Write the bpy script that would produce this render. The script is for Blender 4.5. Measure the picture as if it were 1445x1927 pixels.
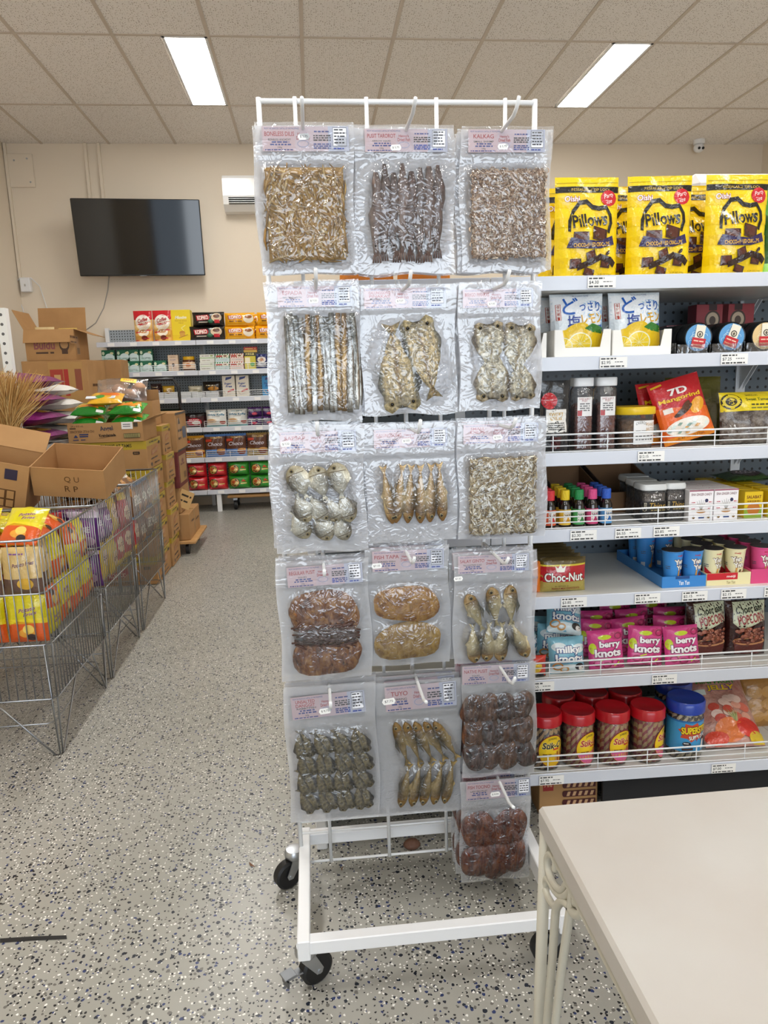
import bpy, bmesh, math, random
import numpy as np
from mathutils import Vector, Matrix
from mathutils.geometry import tessellate_polygon
for _o in list(bpy.data.objects): bpy.data.objects.remove(_o)
SC = bpy.context.scene
COL = SC.collection
# ------------------------------------------------------------------ camera
FPX = 1340.0                     # focal length in pixels of the 1445 x 1927 frame
CAMH = 1.25
_ya, _pi, _ro = (math.radians(a) for a in (5.44, 10.865, -1.684))
_f = np.array([math.sin(_ya)*math.cos(_pi), math.cos(_ya)*math.cos(_pi), -math.sin(_pi)])
_r0 = np.array([math.cos(_ya), -math.sin(_ya), 0.0]); _u0 = np.cross(_r0, _f)
_r = math.cos(_ro)*_r0 + math.sin(_ro)*_u0; _u = -math.sin(_ro)*_r0 + math.cos(_ro)*_u0
CAMP = np.array([0.0, 0.0, CAMH])
cam = bpy.data.cameras.new('camera'); cam.sensor_fit = 'HORIZONTAL'; cam.sensor_width = 36.0
cam.lens = FPX/1445*36; cam.clip_start = 0.02
camo = bpy.data.objects.new('camera', cam); COL.objects.link(camo)
camo.matrix_world = Matrix(((_r[0], _u[0], -_f[0], 0), (_r[1], _u[1], -_f[1], 0), (_r[2], _u[2], -_f[2], CAMH), (0, 0, 0, 1)))
SC.camera = camo
def ray(px, py): return (px-722.5)/FPX*_r - (py-963.5)/FPX*_u + _f
def onY(px, py, Y): d = ray(px, py); return CAMP + d*(Y/d[1])
def onZ(px, py, Z): d = ray(px, py); return CAMP + d*((Z-CAMH)/d[2])
def onX(px, py, X): d = ray(px, py); return CAMP + d*(X/d[0])
# ------------------------------------------------------------------ light
SC.view_settings.view_transform = 'Standard'; SC.view_settings.look = 'None'
SC.view_settings.gamma = 1.0; SC.view_settings.use_curve_mapping = False
SC.view_settings.exposure = 0.66
SC.cycles.use_denoising = True
SC.cycles.transparent_max_bounces = 16
SC.cycles.max_bounces = 9; SC.cycles.diffuse_bounces = 4; SC.cycles.glossy_bounces = 4; SC.cycles.transmission_bounces = 4
SC.cycles.caustics_reflective = False; SC.cycles.caustics_refractive = False
SC.cycles.sample_clamp_indirect = 6.0
PANEL = 20.0                      # emission of the ceiling light panels
W = bpy.data.worlds.new('world'); SC.world = W; W.use_nodes = True
W.node_tree.nodes['Background'].inputs[0].default_value = (0.72, 0.85, 1.0, 1)
W.node_tree.nodes['Background'].inputs[1].default_value = 1.0
# daylight entering by the shop window in the front wall, behind the photographer
_l = bpy.data.lights.new('daylight', 'AREA'); _l.shape = 'RECTANGLE'; _l.size = 3.6; _l.size_y = 2.0
_l.energy = 62; _l.color = (0.86, 0.93, 1.0)
_lo = bpy.data.objects.new('daylight', _l); COL.objects.link(_lo); _lo.location = (0.6, -3.45, 1.5); _lo.rotation_euler = (math.radians(112), 0, 0)
# ------------------------------------------------------------------ helpers
def lin(c):
    if isinstance(c, str):
        c = c.lstrip('#'); c = [int(c[i:i+2], 16)/255 for i in (0, 2, 4)]
    return tuple(x/12.92 if x <= .04045 else ((x+.055)/1.055)**2.4 for x in c[:3]) + (1,)
_MC = {}
def mat(name, col='#cccccc', rough=.5, metal=0, spec=.5, bump=None, var=None, emit=0, coat=0):
    """principled material; bump=(scale,strength,detail), var=(scale,colour2,amount): noise-mixed second colour"""
    if name in _MC: return _MC[name]
    m = bpy.data.materials.new(name); m.use_nodes = True; nt = m.node_tree; b = nt.nodes['Principled BSDF']
    b.inputs['Base Color'].default_value = lin(col); b.inputs['Roughness'].default_value = rough
    b.inputs['Metallic'].default_value = metal; b.inputs['Specular IOR Level'].default_value = spec
    if coat: b.inputs['Coat Weight'].default_value = coat; b.inputs['Coat Roughness'].default_value = .08
    if emit: b.inputs['Emission Color'].default_value = lin(col); b.inputs['Emission Strength'].default_value = emit
    if bump or var:
        tc = nt.nodes.new('ShaderNodeTexCoord')
    if var:
        n = nt.nodes.new('ShaderNodeTexNoise'); n.inputs['Scale'].default_value = var[0]; n.inputs['Detail'].default_value = 4
        nt.links.new(tc.outputs['Object'], n.inputs['Vector'])
        rp = nt.nodes.new('ShaderNodeValToRGB'); rp.color_ramp.elements[0].position = .5-var[2]/2; rp.color_ramp.elements[1].position = .5+var[2]/2
        rp.color_ramp.elements[0].color = lin(col); rp.color_ramp.elements[1].color = lin(var[1])
        nt.links.new(n.outputs['Fac'], rp.inputs[0]); nt.links.new(rp.outputs[0], b.inputs['Base Color'])
    if bump:
        n = nt.nodes.new('ShaderNodeTexNoise'); n.inputs['Scale'].default_value = bump[0]; n.inputs['Detail'].default_value = bump[2] if len(bump) > 2 else 3
        nt.links.new(tc.outputs['Object'], n.inputs['Vector'])
        bp = nt.nodes.new('ShaderNodeBump'); bp.inputs['Strength'].default_value = bump[1]; bp.inputs['Distance'].default_value = .01
        nt.links.new(n.outputs['Fac'], bp.inputs['Height']); nt.links.new(bp.outputs[0], b.inputs['Normal'])
    _MC[name] = m; return m
def ink(col): return mat('ink '+col, col, .38)                 # flat print on card or paper
def foil(col): return mat('foil '+col, col, .22, bump=(55, .35), coat=.3)   # print on shiny crinkled plastic film
def paint(col, r=.4): return mat('paint %s %.2f' % (col, r), col, r)

class MB:
    """collects shapes and links them as ONE mesh object"""
    def __init__(s): s.v = []; s.f = []; s.mi = []; s.mats = []; s.T = None
    def idx(s, m):
        if m not in s.mats: s.mats.append(m)
        return s.mats.index(m)
    def add(s, vs, fs, m):
        o = len(s.v); i = s.idx(m)
        if s.T is not None: vs = [tuple(s.T @ Vector(v)) for v in vs]
        s.v.extend([tuple(float(c) for c in v) for v in vs]); s.f.extend([tuple(o+k for k in f) for f in fs]); s.mi.extend([i]*len(fs)); return s
    def box(s, x0, y0, z0, x1, y1, z1, m, bev=0):
        if x0 > x1: x0, x1 = x1, x0
        if y0 > y1: y0, y1 = y1, y0
        if z0 > z1: z0, z1 = z1, z0
        if not bev:
            vs = [(x, y, z) for z in (z0, z1) for y in (y0, y1) for x in (x0, x1)]
            return s.add(vs, [(0, 2, 3, 1), (4, 5, 7, 6), (0, 1, 5, 4), (2, 6, 7, 3), (0, 4, 6, 2), (1, 3, 7, 5)], m)
        b = min(bev, (x1-x0)/2.01, (y1-y0)/2.01, (z1-z0)/2.01); X = (x0, x1); Y = (y0, y1); Z = (z0, z1); vs = []; ix = {}
        for i in (0, 1):
            for j in (0, 1):
                for k in (0, 1):
                    sx, sy, sz = (1, -1)[i], (1, -1)[j], (1, -1)[k]
                    for a in range(3):
                        ix[i, j, k, a] = len(vs)
                        vs.append((X[i]+(b*sx if a != 0 else 0), Y[j]+(b*sy if a != 1 else 0), Z[k]+(b*sz if a != 2 else 0)))
        F = []
        for a in range(3):
            o1, o2 = [(1, 2), (2, 0), (0, 1)][a]
            for e in (0, 1):
                q = []
                for p, r in ((0, 0), (1, 0), (1, 1), (0, 1)):
                    c = [0, 0, 0]; c[a] = e; c[o1] = p; c[o2] = r; q.append(ix[c[0], c[1], c[2], a])
                F.append(tuple(q if e else q[::-1]))
        for a in range(3):
            o1, o2 = [(1, 2), (2, 0), (0, 1)][a]
            for p in (0, 1):
                for r in (0, 1):
                    def g(e, w):
                        c = [0, 0, 0]; c[a] = e; c[o1] = p; c[o2] = r; return ix[c[0], c[1], c[2], w]
                    q = (g(0, o1), g(1, o1), g(1, o2), g(0, o2)); F.append(q if p == r else q[::-1])
        for i in (0, 1):
            for j in (0, 1):
                for k in (0, 1):
                    t = tuple(ix[i, j, k, a] for a in range(3)); F.append(t if (i+j+k) % 2 else t[::-1])
        return s.add(vs, F, m)
    def tube(s, pts, r, m, n=8, closed=False, caps=True, rs=None, flat=1.0):
        P = [Vector(p) for p in pts]; N = len(P); vs = []; up = None
        for i, p in enumerate(P):
            if closed: t = (P[(i+1) % N]-P[i-1])
            else: t = P[min(i+1, N-1)]-P[max(i-1, 0)]
            t.normalize()
            if up is None: up = Vector((0, 0, 1)) if abs(t.z) < .9 else Vector((1, 0, 0))
            a = t.cross(up)
            if a.length < 1e-6: a = t.orthogonal()
            a.normalize(); b = a.cross(t); up = b
            q = rs[i] if rs else r
            for k in range(n):
                w = 2*math.pi*k/n; vs.append(tuple(p + a*(q*math.cos(w)) + b*(q*flat*math.sin(w))))
        F = []
        for i in range(N if closed else N-1):
            j = (i+1) % N
            for k in range(n): F.append((i*n+k, i*n+(k+1) % n, j*n+(k+1) % n, j*n+k))
        if caps and not closed: F.append(tuple(range(n))[::-1]); F.append(tuple((N-1)*n+k for k in range(n)))
        return s.add(vs, F, m)
    def lathe(s, prof, m, n=24, c=(0, 0, 0), sx=1, sy=1, pw=2.0):
        """profile (r,z) turned about z; pw>2 gives a squarer plan"""
        vs = []; F = []; L = len(prof)
        for r, z in prof:
            for k in range(n):
                w = 2*math.pi*k/n; cw, sw = math.cos(w), math.sin(w)
                q = r/((abs(cw)**pw+abs(sw)**pw)**(1/pw)); vs.append((c[0]+q*cw*sx, c[1]+q*sw*sy, c[2]+z))
        for i in range(L-1):
            for k in range(n): F.append((i*n+k, i*n+(k+1) % n, (i+1)*n+(k+1) % n, (i+1)*n+k))
        if prof[0][0] > 1e-6: F.append(tuple(range(n))[::-1])
        if prof[-1][0] > 1e-6: F.append(tuple((L-1)*n+k for k in range(n)))
        return s.add(vs, F, m)
    def prism(s, poly, y0, y1, m):
        """outline in (x,z) given a thickness along y"""
        n = len(poly); vs = [(x, y0, z) for x, z in poly]+[(x, y1, z) for x, z in poly]
        T = tessellate_polygon([[Vector((x, z, 0)) for x, z in poly]]); F = []
        ar = sum(poly[i][0]*poly[(i+1) % n][1]-poly[(i+1) % n][0]*poly[i][1] for i in range(n))
        for t in T:
            a = [Vector(poly[k]) for k in t]; cr = (a[1]-a[0]).cross(a[2]-a[0]); t = tuple(t) if cr > 0 else tuple(t)[::-1]
            F.append(t); F.append(tuple(n+k for k in t[::-1]))
        for i in range(n):
            j = (i+1) % n; q = (i, n+i, n+j, j); F.append(q if ar > 0 else q[::-1])
        return s.add(vs, F, m)
    def grid(s, P, m, flip=False, mask=None):
        """P: array (nv,nu,3)"""
        nv, nu = P.shape[:2]; F = []
        for j in range(nv-1):
            for i in range(nu-1):
                if mask is not None and not mask[j, i]: continue
                q = (j*nu+i, j*nu+i+1, (j+1)*nu+i+1, (j+1)*nu+i); F.append(q[::-1] if flip else q)
        return s.add(P.reshape(-1, 3).tolist(), F, m)
    def build(s, name, parent=None, smooth=False, loc=None, attr=None):
        me = bpy.data.meshes.new(name); me.from_pydata(s.v, [], s.f)
        for m in s.mats: me.materials.append(m)
        if len(s.mats) > 1: me.polygons.foreach_set('material_index', s.mi)
        if smooth:
            if smooth is True: me.polygons.foreach_set('use_smooth', [True]*len(me.polygons))
            else: me.shade_smooth() if hasattr(me, 'shade_smooth') else None; me.set_sharp_from_angle(angle=math.radians(smooth))
        if attr is not None:
            a = me.attributes.new('haze', 'FLOAT', 'POINT'); a.data.foreach_set('value', np.asarray(attr, dtype=np.float32))
        me.update(); o = bpy.data.objects.new(name, me); COL.objects.link(o)
        if parent is not None: o.parent = parent
        if loc is not None: o.location = loc
        return o
def tag(o, label=None, cat=None, group=None, kind=None):
    if label: o['label'] = label
    if cat: o['category'] = cat
    if group: o['group'] = group
    if kind: o['kind'] = kind
    return o
def thing(name, label, cat, loc=(0, 0, 0), rz=0, group=None, rot=None):
    o = bpy.data.objects.new(name, None); COL.objects.link(o); o.empty_display_size = .05
    o.location = loc; o.rotation_euler = rot if rot else (0, 0, rz)
    return tag(o, label, cat, group)
_CH = {}
def copy_tree(o, loc=None, rot=None, label=None, group=None, parent=None, skip=()):
    c = o.copy(); COL.objects.link(c); c.parent = parent
    if loc is not None: c.location = loc
    if rot is not None: c.rotation_euler = rot
    if label: c['label'] = label
    if group: c['group'] = group
    for ch in o.children:
        if ch.name.split('.')[0] in skip: continue
        copy_tree(ch, parent=c, skip=skip)
    return c
# ---- lettering and print
_TX = {}
def glyphs(t, bold=0.0, shear=0.0):
    k = (t, bold, shear)
    if k in _TX: return _TX[k]
    cu = bpy.data.curves.new('t', 'FONT'); cu.body = t; cu.offset = bold; cu.shear = shear; cu.resolution_u = 3
    ob = bpy.data.objects.new('t', cu)
    me = ob.to_mesh(); n = len(me.vertices)
    if n == 0: V = np.zeros((0, 2)); T = np.zeros((0, 3), int)
    else:
        V = np.zeros(n*3); me.vertices.foreach_get('co', V); V = V.reshape(-1, 3)[:, :2]
        me.calc_loop_triangles(); T = np.zeros(len(me.loop_triangles)*3, int); me.loop_triangles.foreach_get('vertices', T); T = T.reshape(-1, 3)
        lo, hi = V.min(0), V.max(0); V = (V-lo)/(hi-lo)
    ob.to_mesh_clear(); bpy.data.objects.remove(ob); bpy.data.curves.remove(cu)
    asp = 1 if n == 0 else (hi[0]-lo[0])/(hi[1]-lo[1])
    _TX[k] = (V, T, asp); return _TX[k]
class Art:
    """flat print: shapes in the (u,v) plane of a face, later laid on its surface layer by layer"""
    def __init__(s, step=None, ink=ink, base=.0004, dl=.00012): s.L = []; s.step = step; s.ink = ink; s.e = base; s.dl = dl; s.sc = (1, 1)
    def tri(s, V, T, col):
        V = np.asarray(V, float)*np.array(s.sc); T = np.asarray(T, int)
        if len(T) == 0: return s
        P = V[T]
        a = (P[:, 1, 0]-P[:, 0, 0])*(P[:, 2, 1]-P[:, 0, 1])-(P[:, 1, 1]-P[:, 0, 1])*(P[:, 2, 0]-P[:, 0, 0])
        P[a < 0] = P[a < 0][:, ::-1]
        if s.step:
            for _ in range(9):
                d = np.stack([np.linalg.norm(P[:, (i+1) % 3]-P[:, i], axis=1) for i in range(3)], 1); k = d.argmax(1); big = d.max(1) > s.step
                if not big.any(): break
                Q = P[big]; kk = k[big]; r = np.arange(len(Q)); A, B, C = Q[r, kk], Q[r, (kk+1) % 3], Q[r, (kk+2) % 3]; M = (A+B)/2
                P = np.concatenate([P[~big], np.stack([A, M, C], 1), np.stack([M, B, C], 1)])
        s.L.append((P, s.ink(col) if isinstance(col, str) else col, s.e)); s.e += s.dl; return s
    def rect(s, u0, v0, u1, v1, col): return s.tri([(u0, v0), (u1, v0), (u1, v1), (u0, v1)], [(0, 1, 2), (0, 2, 3)], col)
    def poly(s, pts, col):
        T = tessellate_polygon([[Vector((p[0], p[1], 0)) for p in pts]]); return s.tri(pts, T, col)
    def ell(s, cx, cy, rx, ry, col, n=24, rot=0):
        c, q = math.cos(rot), math.sin(rot)
        P = [(0, 0)]+[(rx*math.cos(2*math.pi*k/n), ry*math.sin(2*math.pi*k/n)) for k in range(n)]
        P = [(cx+c*x-q*y, cy+q*x+c*y) for x, y in P]
        return s.tri(P, [(0, 1+k, 1+(k+1) % n) for k in range(n)], col)
    def line(s, pts, w, col):
        for (a, b), (c, d) in zip(pts[:-1], pts[1:]):
            L = math.hypot(c-a, d-b) or 1e-9; nx, ny = -(d-b)/L*w/2, (c-a)/L*w/2; ex, ey = (c-a)/L*w*.3, (d-b)/L*w*.3
            e = s.e; s.tri([(a-nx-ex, b-ny-ey), (c-nx+ex, d-ny+ey), (c+nx+ex, d+ny+ey), (a+nx-ex, b+ny-ey)], [(0, 1, 2), (0, 2, 3)], col); s.e = e+s.dl*.05
        s.e += s.dl; return s
    def ring(s, cx, cy, rx, ry, w, col, a0=0, a1=2*math.pi, n=24):
        return s.line([(cx+rx*math.cos(a0+(a1-a0)*k/n), cy+ry*math.sin(a0+(a1-a0)*k/n)) for k in range(n+1)], w, col)
    def text(s, t, cx, cy, w, h, col, rot=0, bold=.0, shear=0, arc=0):
        V, T, a = glyphs(t, bold, shear)
        if h is None: h = w/a
        if w is None: w = h*a
        P = np.stack([(V[:, 0]-.5)*w, (V[:, 1]-.5)*h], 1)
        if arc: P[:, 1] += arc*(1-(2*V[:, 0]-1)**2)
        c, q = math.cos(rot), math.sin(rot); P = np.stack([cx+c*P[:, 0]-q*P[:, 1], cy+q*P[:, 0]+c*P[:, 1]], 1)
        return s.tri(P, T, col)
    def otext(s, t, cx, cy, w, h, col, out, o=.03, **k):
        k2 = dict(k); k2['bold'] = k.get('bold', 0)+o
        V, T, a = glyphs(t, k.get('bold', 0)); g = o*h*1.3
        s.text(t, cx, cy, w+2*g, h+2*g, out, **k2); return s.text(t, cx, cy, w, h, col, **k)
    def words(s, u0, v, w, h, col, seed=0, fill=1.0):
        """a line of print too small to read"""
        R = random.Random(seed); x = u0; e = s.e
        while x < u0+w*fill:
            l = min(R.uniform(1.2, 4.2)*h, u0+w-x)
            if l < h*.5: break
            s.rect(x, v, x+l, v+h, col); s.e = e; x += l+h*.7
        s.e = e+s.dl; return s
    def clip(s, u0, v0, u1, v1):
        L = []
        for P, m, e in s.L:
            P = P.copy(); P[..., 0] = P[..., 0].clip(u0, u1); P[..., 1] = P[..., 1].clip(v0, v1)
            a = (P[:, 1, 0]-P[:, 0, 0])*(P[:, 2, 1]-P[:, 0, 1])-(P[:, 1, 1]-P[:, 0, 1])*(P[:, 2, 0]-P[:, 0, 0])
            if (abs(a) > 1e-10).any(): L.append((P[abs(a) > 1e-10], m, e))
        s.L = L; return s
    def build(s, name, parent, S):
        mb = MB()
        for P, m, e in s.L:
            q = S(P[..., 0].ravel(), P[..., 1].ravel(), e); n = len(q); o = len(mb.v); i = mb.idx(m)
            mb.v.extend(map(tuple, q.tolist())); mb.f.extend([(o+k, o+k+1, o+k+2) for k in range(0, n, 3)]); mb.mi.extend([i]*(n//3))
        return mb.build(name, parent, smooth=True)
def S_front(y=0.0, x0=0.0, z0=0.0):
    return lambda u, v, e: np.stack([x0+u, np.full_like(u, y-e), z0+v], 1)
def S_right(x=0.0, y0=0.0, z0=0.0):            # u runs away from the viewer along +y
    return lambda u, v, e: np.stack([np.full_like(u, x+e), y0+u, z0+v], 1)
def S_top(z=0.0, x0=0.0, y0=0.0):
    return lambda u, v, e: np.stack([x0+u, y0+v, np.full_like(u, z+e)], 1)
def S_cyl(r, z0=0.0, sx=1, sy=1, pw=2.0):
    def f(u, v, e):
        a = u/r-math.pi/2; cw, sw = np.cos(a), np.sin(a); q = (r+e)/((abs(cw)**pw+abs(sw)**pw)**(1/pw)); return np.stack([q*cw*sx, q*sw*sy, z0+v], 1)
    return f
class Pouch:
    """sealed film bag standing at z=0, front towards -y.  kind: pillow / stand"""
    def __init__(s, W, H, D, kind='pillow', seed=0, wr=.002, n=(22, 28), waist=.03, bend=0):
        s.W, s.H, s.D, s.kind, s.wr, s.n, s.waist, s.bend = W, H, D, kind, wr, n, waist, bend
        R = np.random.RandomState(seed); s.k = R.randn(7, 2)*np.array([35., 28.])*(.2/max(W, .05)); s.p = R.rand(7)*6.28; s.a = R.rand(7)*.6+.4
    def bulge(s, u, v):
        x = np.clip(2*u/s.W, -1, 1); t = np.clip(v/s.H, 0, 1)
        if s.kind == 'pillow': b = (1-abs(x)**2.6)**.62*(1-abs(2*t-1)**3.2)**.7
        else: b = (1-abs(x)**3.4)**.6*np.clip(1-t**1.7, 0, 1)**.8*(.72+.28*np.clip(t*5, 0, 1))
        w = sum(a*np.sin(k[0]*u+k[1]*v+p) for a, k, p in zip(s.a, s.k, s.p))
        w = w+1.2*np.abs(np.sin(s.k[0, 0]*.8*u-s.k[1, 1]*v+s.p[2]))
        return s.D/2*b+s.wr*w*(.25+.75*np.minimum(1, b*1.4))*np.minimum(1, (1-abs(x))*8)
    def S(s, u, v, e=0, side=-1):
        b = s.bulge(u, v); t = v/s.H; x = u*(1-s.waist*np.sin(np.pi*np.clip(t, 0, 1))*(1 if s.kind == 'pillow' else .6))
        return np.stack([x, side*(b+e)+s.bend*np.sin(np.pi*t), v+0*u], -1)
    def mesh(s, m, back=None, edge=None):
        nu, nv = s.n; U, V = np.meshgrid(np.linspace(-s.W/2, s.W/2, nu), np.linspace(0, s.H, nv)); mb = MB()
        A = s.S(U.ravel(), V.ravel()).reshape(nv, nu, 3); B = s.S(U.ravel(), V.ravel(), 0, .85).reshape(nv, nu, 3)
        A[:, [0, -1], 1] = B[:, [0, -1], 1]
        mb.grid(A, m); mb.grid(B, back or m, flip=True)
        if s.kind != 'pillow':
            q = [tuple(p) for p in A[0]]+[tuple(p) for p in B[0][::-1]]; mb.add(q, [tuple(range(len(q)))[::-1]], back or m)
        return mb
def jag(W, n, h, v, up=1):
    return None
# ------------------------------------------------------------------ room
CEIL = CAMH+2.178; YB = 7.33; XL = -2.70; XR = 4.65; YF = -3.6
def nt_mat(name):
    m = bpy.data.materials.new(name); m.use_nodes = True; return m, m.node_tree, m.node_tree.nodes['Principled BSDF']
def N(nt, t, **k):
    n = nt.nodes.new(t)
    for a, b in k.items():
        if a.startswith('i_'): n.inputs[int(a[2:]) if a[2:].isdigit() else a[2:]].default_value = b
        else: setattr(n, a, b)
    return n
def floor_material():
    m, nt, b = nt_mat('flake epoxy floor'); tc = N(nt, 'ShaderNodeTexCoord'); last = None
    n1 = N(nt, 'ShaderNodeTexNoise'); n1.inputs['Scale'].default_value = 1.3; n1.inputs['Detail'].default_value = 5
    nt.links.new(tc.outputs['Object'], n1.inputs['Vector'])
    rp = N(nt, 'ShaderNodeValToRGB'); rp.color_ramp.elements[0].position = .3; rp.color_ramp.elements[1].position = .7
    rp.color_ramp.elements[0].color = lin('#9a988f'); rp.color_ramp.elements[1].color = lin('#a8a59d')
    nt.links.new(n1.outputs['Fac'], rp.inputs[0]); last = rp.outputs[0]
    wob = N(nt, 'ShaderNodeTexNoise'); wob.inputs['Scale'].default_value = 160; nt.links.new(tc.outputs['Object'], wob.inputs['Vector'])
    wm = N(nt, 'ShaderNodeVectorMath', operation='SCALE'); wm.inputs['Scale'].default_value = .006; nt.links.new(wob.outputs['Color'], wm.inputs[0])
    wa = N(nt, 'ShaderNodeVectorMath', operation='ADD'); nt.links.new(tc.outputs['Object'], wa.inputs[0]); nt.links.new(wm.outputs[0], wa.inputs[1])
    for sc, col, den, rad, off in ((115, '#17181b', .26, .30, 0), (80, '#1f2430', .10, .34, 7), (120, '#e9e8e2', .20, .27, 3), (95, '#2d3a66', .10, .30, 11), (85, '#6f6c66', .12, .30, 23)):
        ad = N(nt, 'ShaderNodeVectorMath', operation='ADD'); ad.inputs[1].default_value = (off, off*1.7, 0); nt.links.new(wa.outputs[0], ad.inputs[0])
        v = N(nt, 'ShaderNodeTexVoronoi'); v.voronoi_dimensions = '2D'; v.inputs['Scale'].default_value = sc; nt.links.new(ad.outputs[0], v.inputs['Vector'])
        sp = N(nt, 'ShaderNodeSeparateColor'); nt.links.new(v.outputs['Color'], sp.inputs[0])
        a = N(nt, 'ShaderNodeMath', operation='LESS_THAN'); a.inputs[1].default_value = den; nt.links.new(sp.outputs[0], a.inputs[0])
        rr = N(nt, 'ShaderNodeMath', operation='MULTIPLY_ADD'); rr.inputs[1].default_value = rad*.8; rr.inputs[2].default_value = rad*.45; nt.links.new(sp.outputs[1], rr.inputs[0])
        c = N(nt, 'ShaderNodeMath', operation='LESS_THAN'); nt.links.new(v.outputs['Distance'], c.inputs[0]); nt.links.new(rr.outputs[0], c.inputs[1])
        mu = N(nt, 'ShaderNodeMath', operation='MULTIPLY'); nt.links.new(a.outputs[0], mu.inputs[0]); nt.links.new(c.outputs[0], mu.inputs[1])
        mx = N(nt, 'ShaderNodeMix', data_type='RGBA'); nt.links.new(mu.outputs[0], mx.inputs[0]); nt.links.new(last, mx.inputs[6]); mx.inputs[7].default_value = lin(col); last = mx.outputs[2]
    nt.links.new(last, b.inputs['Base Color'])
    n2 = N(nt, 'ShaderNodeTexNoise'); n2.inputs['Scale'].default_value = 45; nt.links.new(tc.outputs['Object'], n2.inputs['Vector'])
    bp = N(nt, 'ShaderNodeBump'); bp.inputs['Strength'].default_value = .12; bp.inputs['Distance'].default_value = .004
    nt.links.new(n2.outputs[0], bp.inputs['Height']); nt.links.new(bp.outputs[0], b.inputs['Normal'])
    b.inputs['Roughness'].default_value = .3; return m
def tile_material():
    m, nt, b = nt_mat('mineral fibre tile'); tc = N(nt, 'ShaderNodeTexCoord')
    v = N(nt, 'ShaderNodeTexVoronoi'); v.voronoi_dimensions = '2D'; v.inputs['Scale'].default_value = 70; nt.links.new(tc.outputs['Object'], v.inputs['Vector'])
    sp = N(nt, 'ShaderNodeSeparateColor'); nt.links.new(v.outputs['Color'], sp.inputs[0])
    a = N(nt, 'ShaderNodeMath', operation='MULTIPLY'); a.inputs[1].default_value = .28; nt.links.new(sp.outputs[0], a.inputs[0])
    c = N(nt, 'ShaderNodeMath', operation='LESS_THAN'); nt.links.new(v.outputs['Distance'], c.inputs[0]); nt.links.new(a.outputs[0], c.inputs[1])
    n = N(nt, 'ShaderNodeTexNoise'); n.inputs['Scale'].default_value = 90; n.inputs['Detail'].default_value = 4; nt.links.new(tc.outputs['Object'], n.inputs['Vector'])
    rp = N(nt, 'ShaderNodeValToRGB'); rp.color_ramp.elements[0].color = lin('#ece7e3'); rp.color_ramp.elements[1].color = lin('#f5f1ed'); nt.links.new(n.outputs[0], rp.inputs[0])
    mx = N(nt, 'ShaderNodeMix', data_type='RGBA'); nt.links.new(c.outputs[0], mx.inputs[0]); nt.links.new(rp.outputs[0], mx.inputs[6]); mx.inputs[7].default_value = lin('#a89c90')
    nt.links.new(mx.outputs[2], b.inputs['Base Color']); b.inputs['Roughness'].default_value = .9; return m
def peg_material(name, col, pitch, rad, dark='#0d0f11', rough=.35):
    m, nt, b = nt_mat(name); tc = N(nt, 'ShaderNodeTexCoord'); sx = N(nt, 'ShaderNodeSeparateXYZ'); nt.links.new(tc.outputs['Object'], sx.inputs[0]); sq = []
    for k in (0, 2):
        a = N(nt, 'ShaderNodeMath', operation='MULTIPLY'); a.inputs[1].default_value = 1/pitch; nt.links.new(sx.outputs[k], a.inputs[0])
        f = N(nt, 'ShaderNodeMath', operation='FRACT'); nt.links.new(a.outputs[0], f.inputs[0])
        d = N(nt, 'ShaderNodeMath', operation='SUBTRACT'); d.inputs[1].default_value = .5; nt.links.new(f.outputs[0], d.inputs[0])
        q = N(nt, 'ShaderNodeMath', operation='POWER'); q.inputs[1].default_value = 2; nt.links.new(d.outputs[0], q.inputs[0]); sq.append(q)
    s = N(nt, 'ShaderNodeMath', operation='ADD'); nt.links.new(sq[0].outputs[0], s.inputs[0]); nt.links.new(sq[1].outputs[0], s.inputs[1])
    l = N(nt, 'ShaderNodeMath', operation='LESS_THAN'); l.inputs[1].default_value = (rad/pitch)**2; nt.links.new(s.outputs[0], l.inputs[0])
    mx = N(nt, 'ShaderNodeMix', data_type='RGBA'); nt.links.new(l.outputs[0], mx.inputs[0]); mx.inputs[6].default_value = lin(col); mx.inputs[7].default_value = lin(dark)
    nt.links.new(mx.outputs[2], b.inputs['Base Color']); b.inputs['Roughness'].default_value = rough; return m
M_wall = mat('painted plaster wall', '#e6d9c6', .75, bump=(220, .08, 2))
M_white = mat('white powder coat', '#e9eaec', .35)
M_wire = mat('white coated wire', '#eceef0', .3)
M_chrome = mat('zinc plated wire', '#c9ccd0', .22, metal=1)
M_chrome2 = mat('zinc steel', '#b9bdc2', .3, metal=1)
M_black = mat('black rubber', '#101012', .5)
M_blackp = mat('black plastic', '#0b0b0d', .25)
M_dark = mat('dark void', '#1b1b1d', .8)
fl = MB().box(XL-.1, YF-.1, -.06, XR+.1, YB+.1, 0, floor_material()).build('floor'); tag(fl, kind='structure')
MB_ = MB().box(XL-.12, YB, 0, XR+.12, YB+.1, CEIL+.04, M_wall).build('wall_back'); tag(MB_, kind='structure')
tag(MB().box(XL-.12, YF, 0, XL, YB, CEIL+.04, M_wall).build('wall_left'), kind='structure')
tag(MB().box(XR, YF, 0, XR+.12, YB, CEIL+.04, M_wall).build('wall_right'), kind='structure')
wf = MB(); wf.box(XL, YF-.1, 0, XR, YF, .3, M_wall); wf.box(XL, YF-.1, 2.7, XR, YF, CEIL, M_wall); wf.box(XL, YF-.1, .3, -1.95, YF, 2.7, M_wall); wf.box(3.15, YF-.1, .3, XR, YF, 2.7, M_wall)
tag(wf.build('wall_front'), kind='structure')
w1 = MB()
for x in (-1.95, -.3, 1.4, 3.1): w1.box(x, YF-.07, .3, x+.05, YF-.03, 2.7, M_chrome2)
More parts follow.
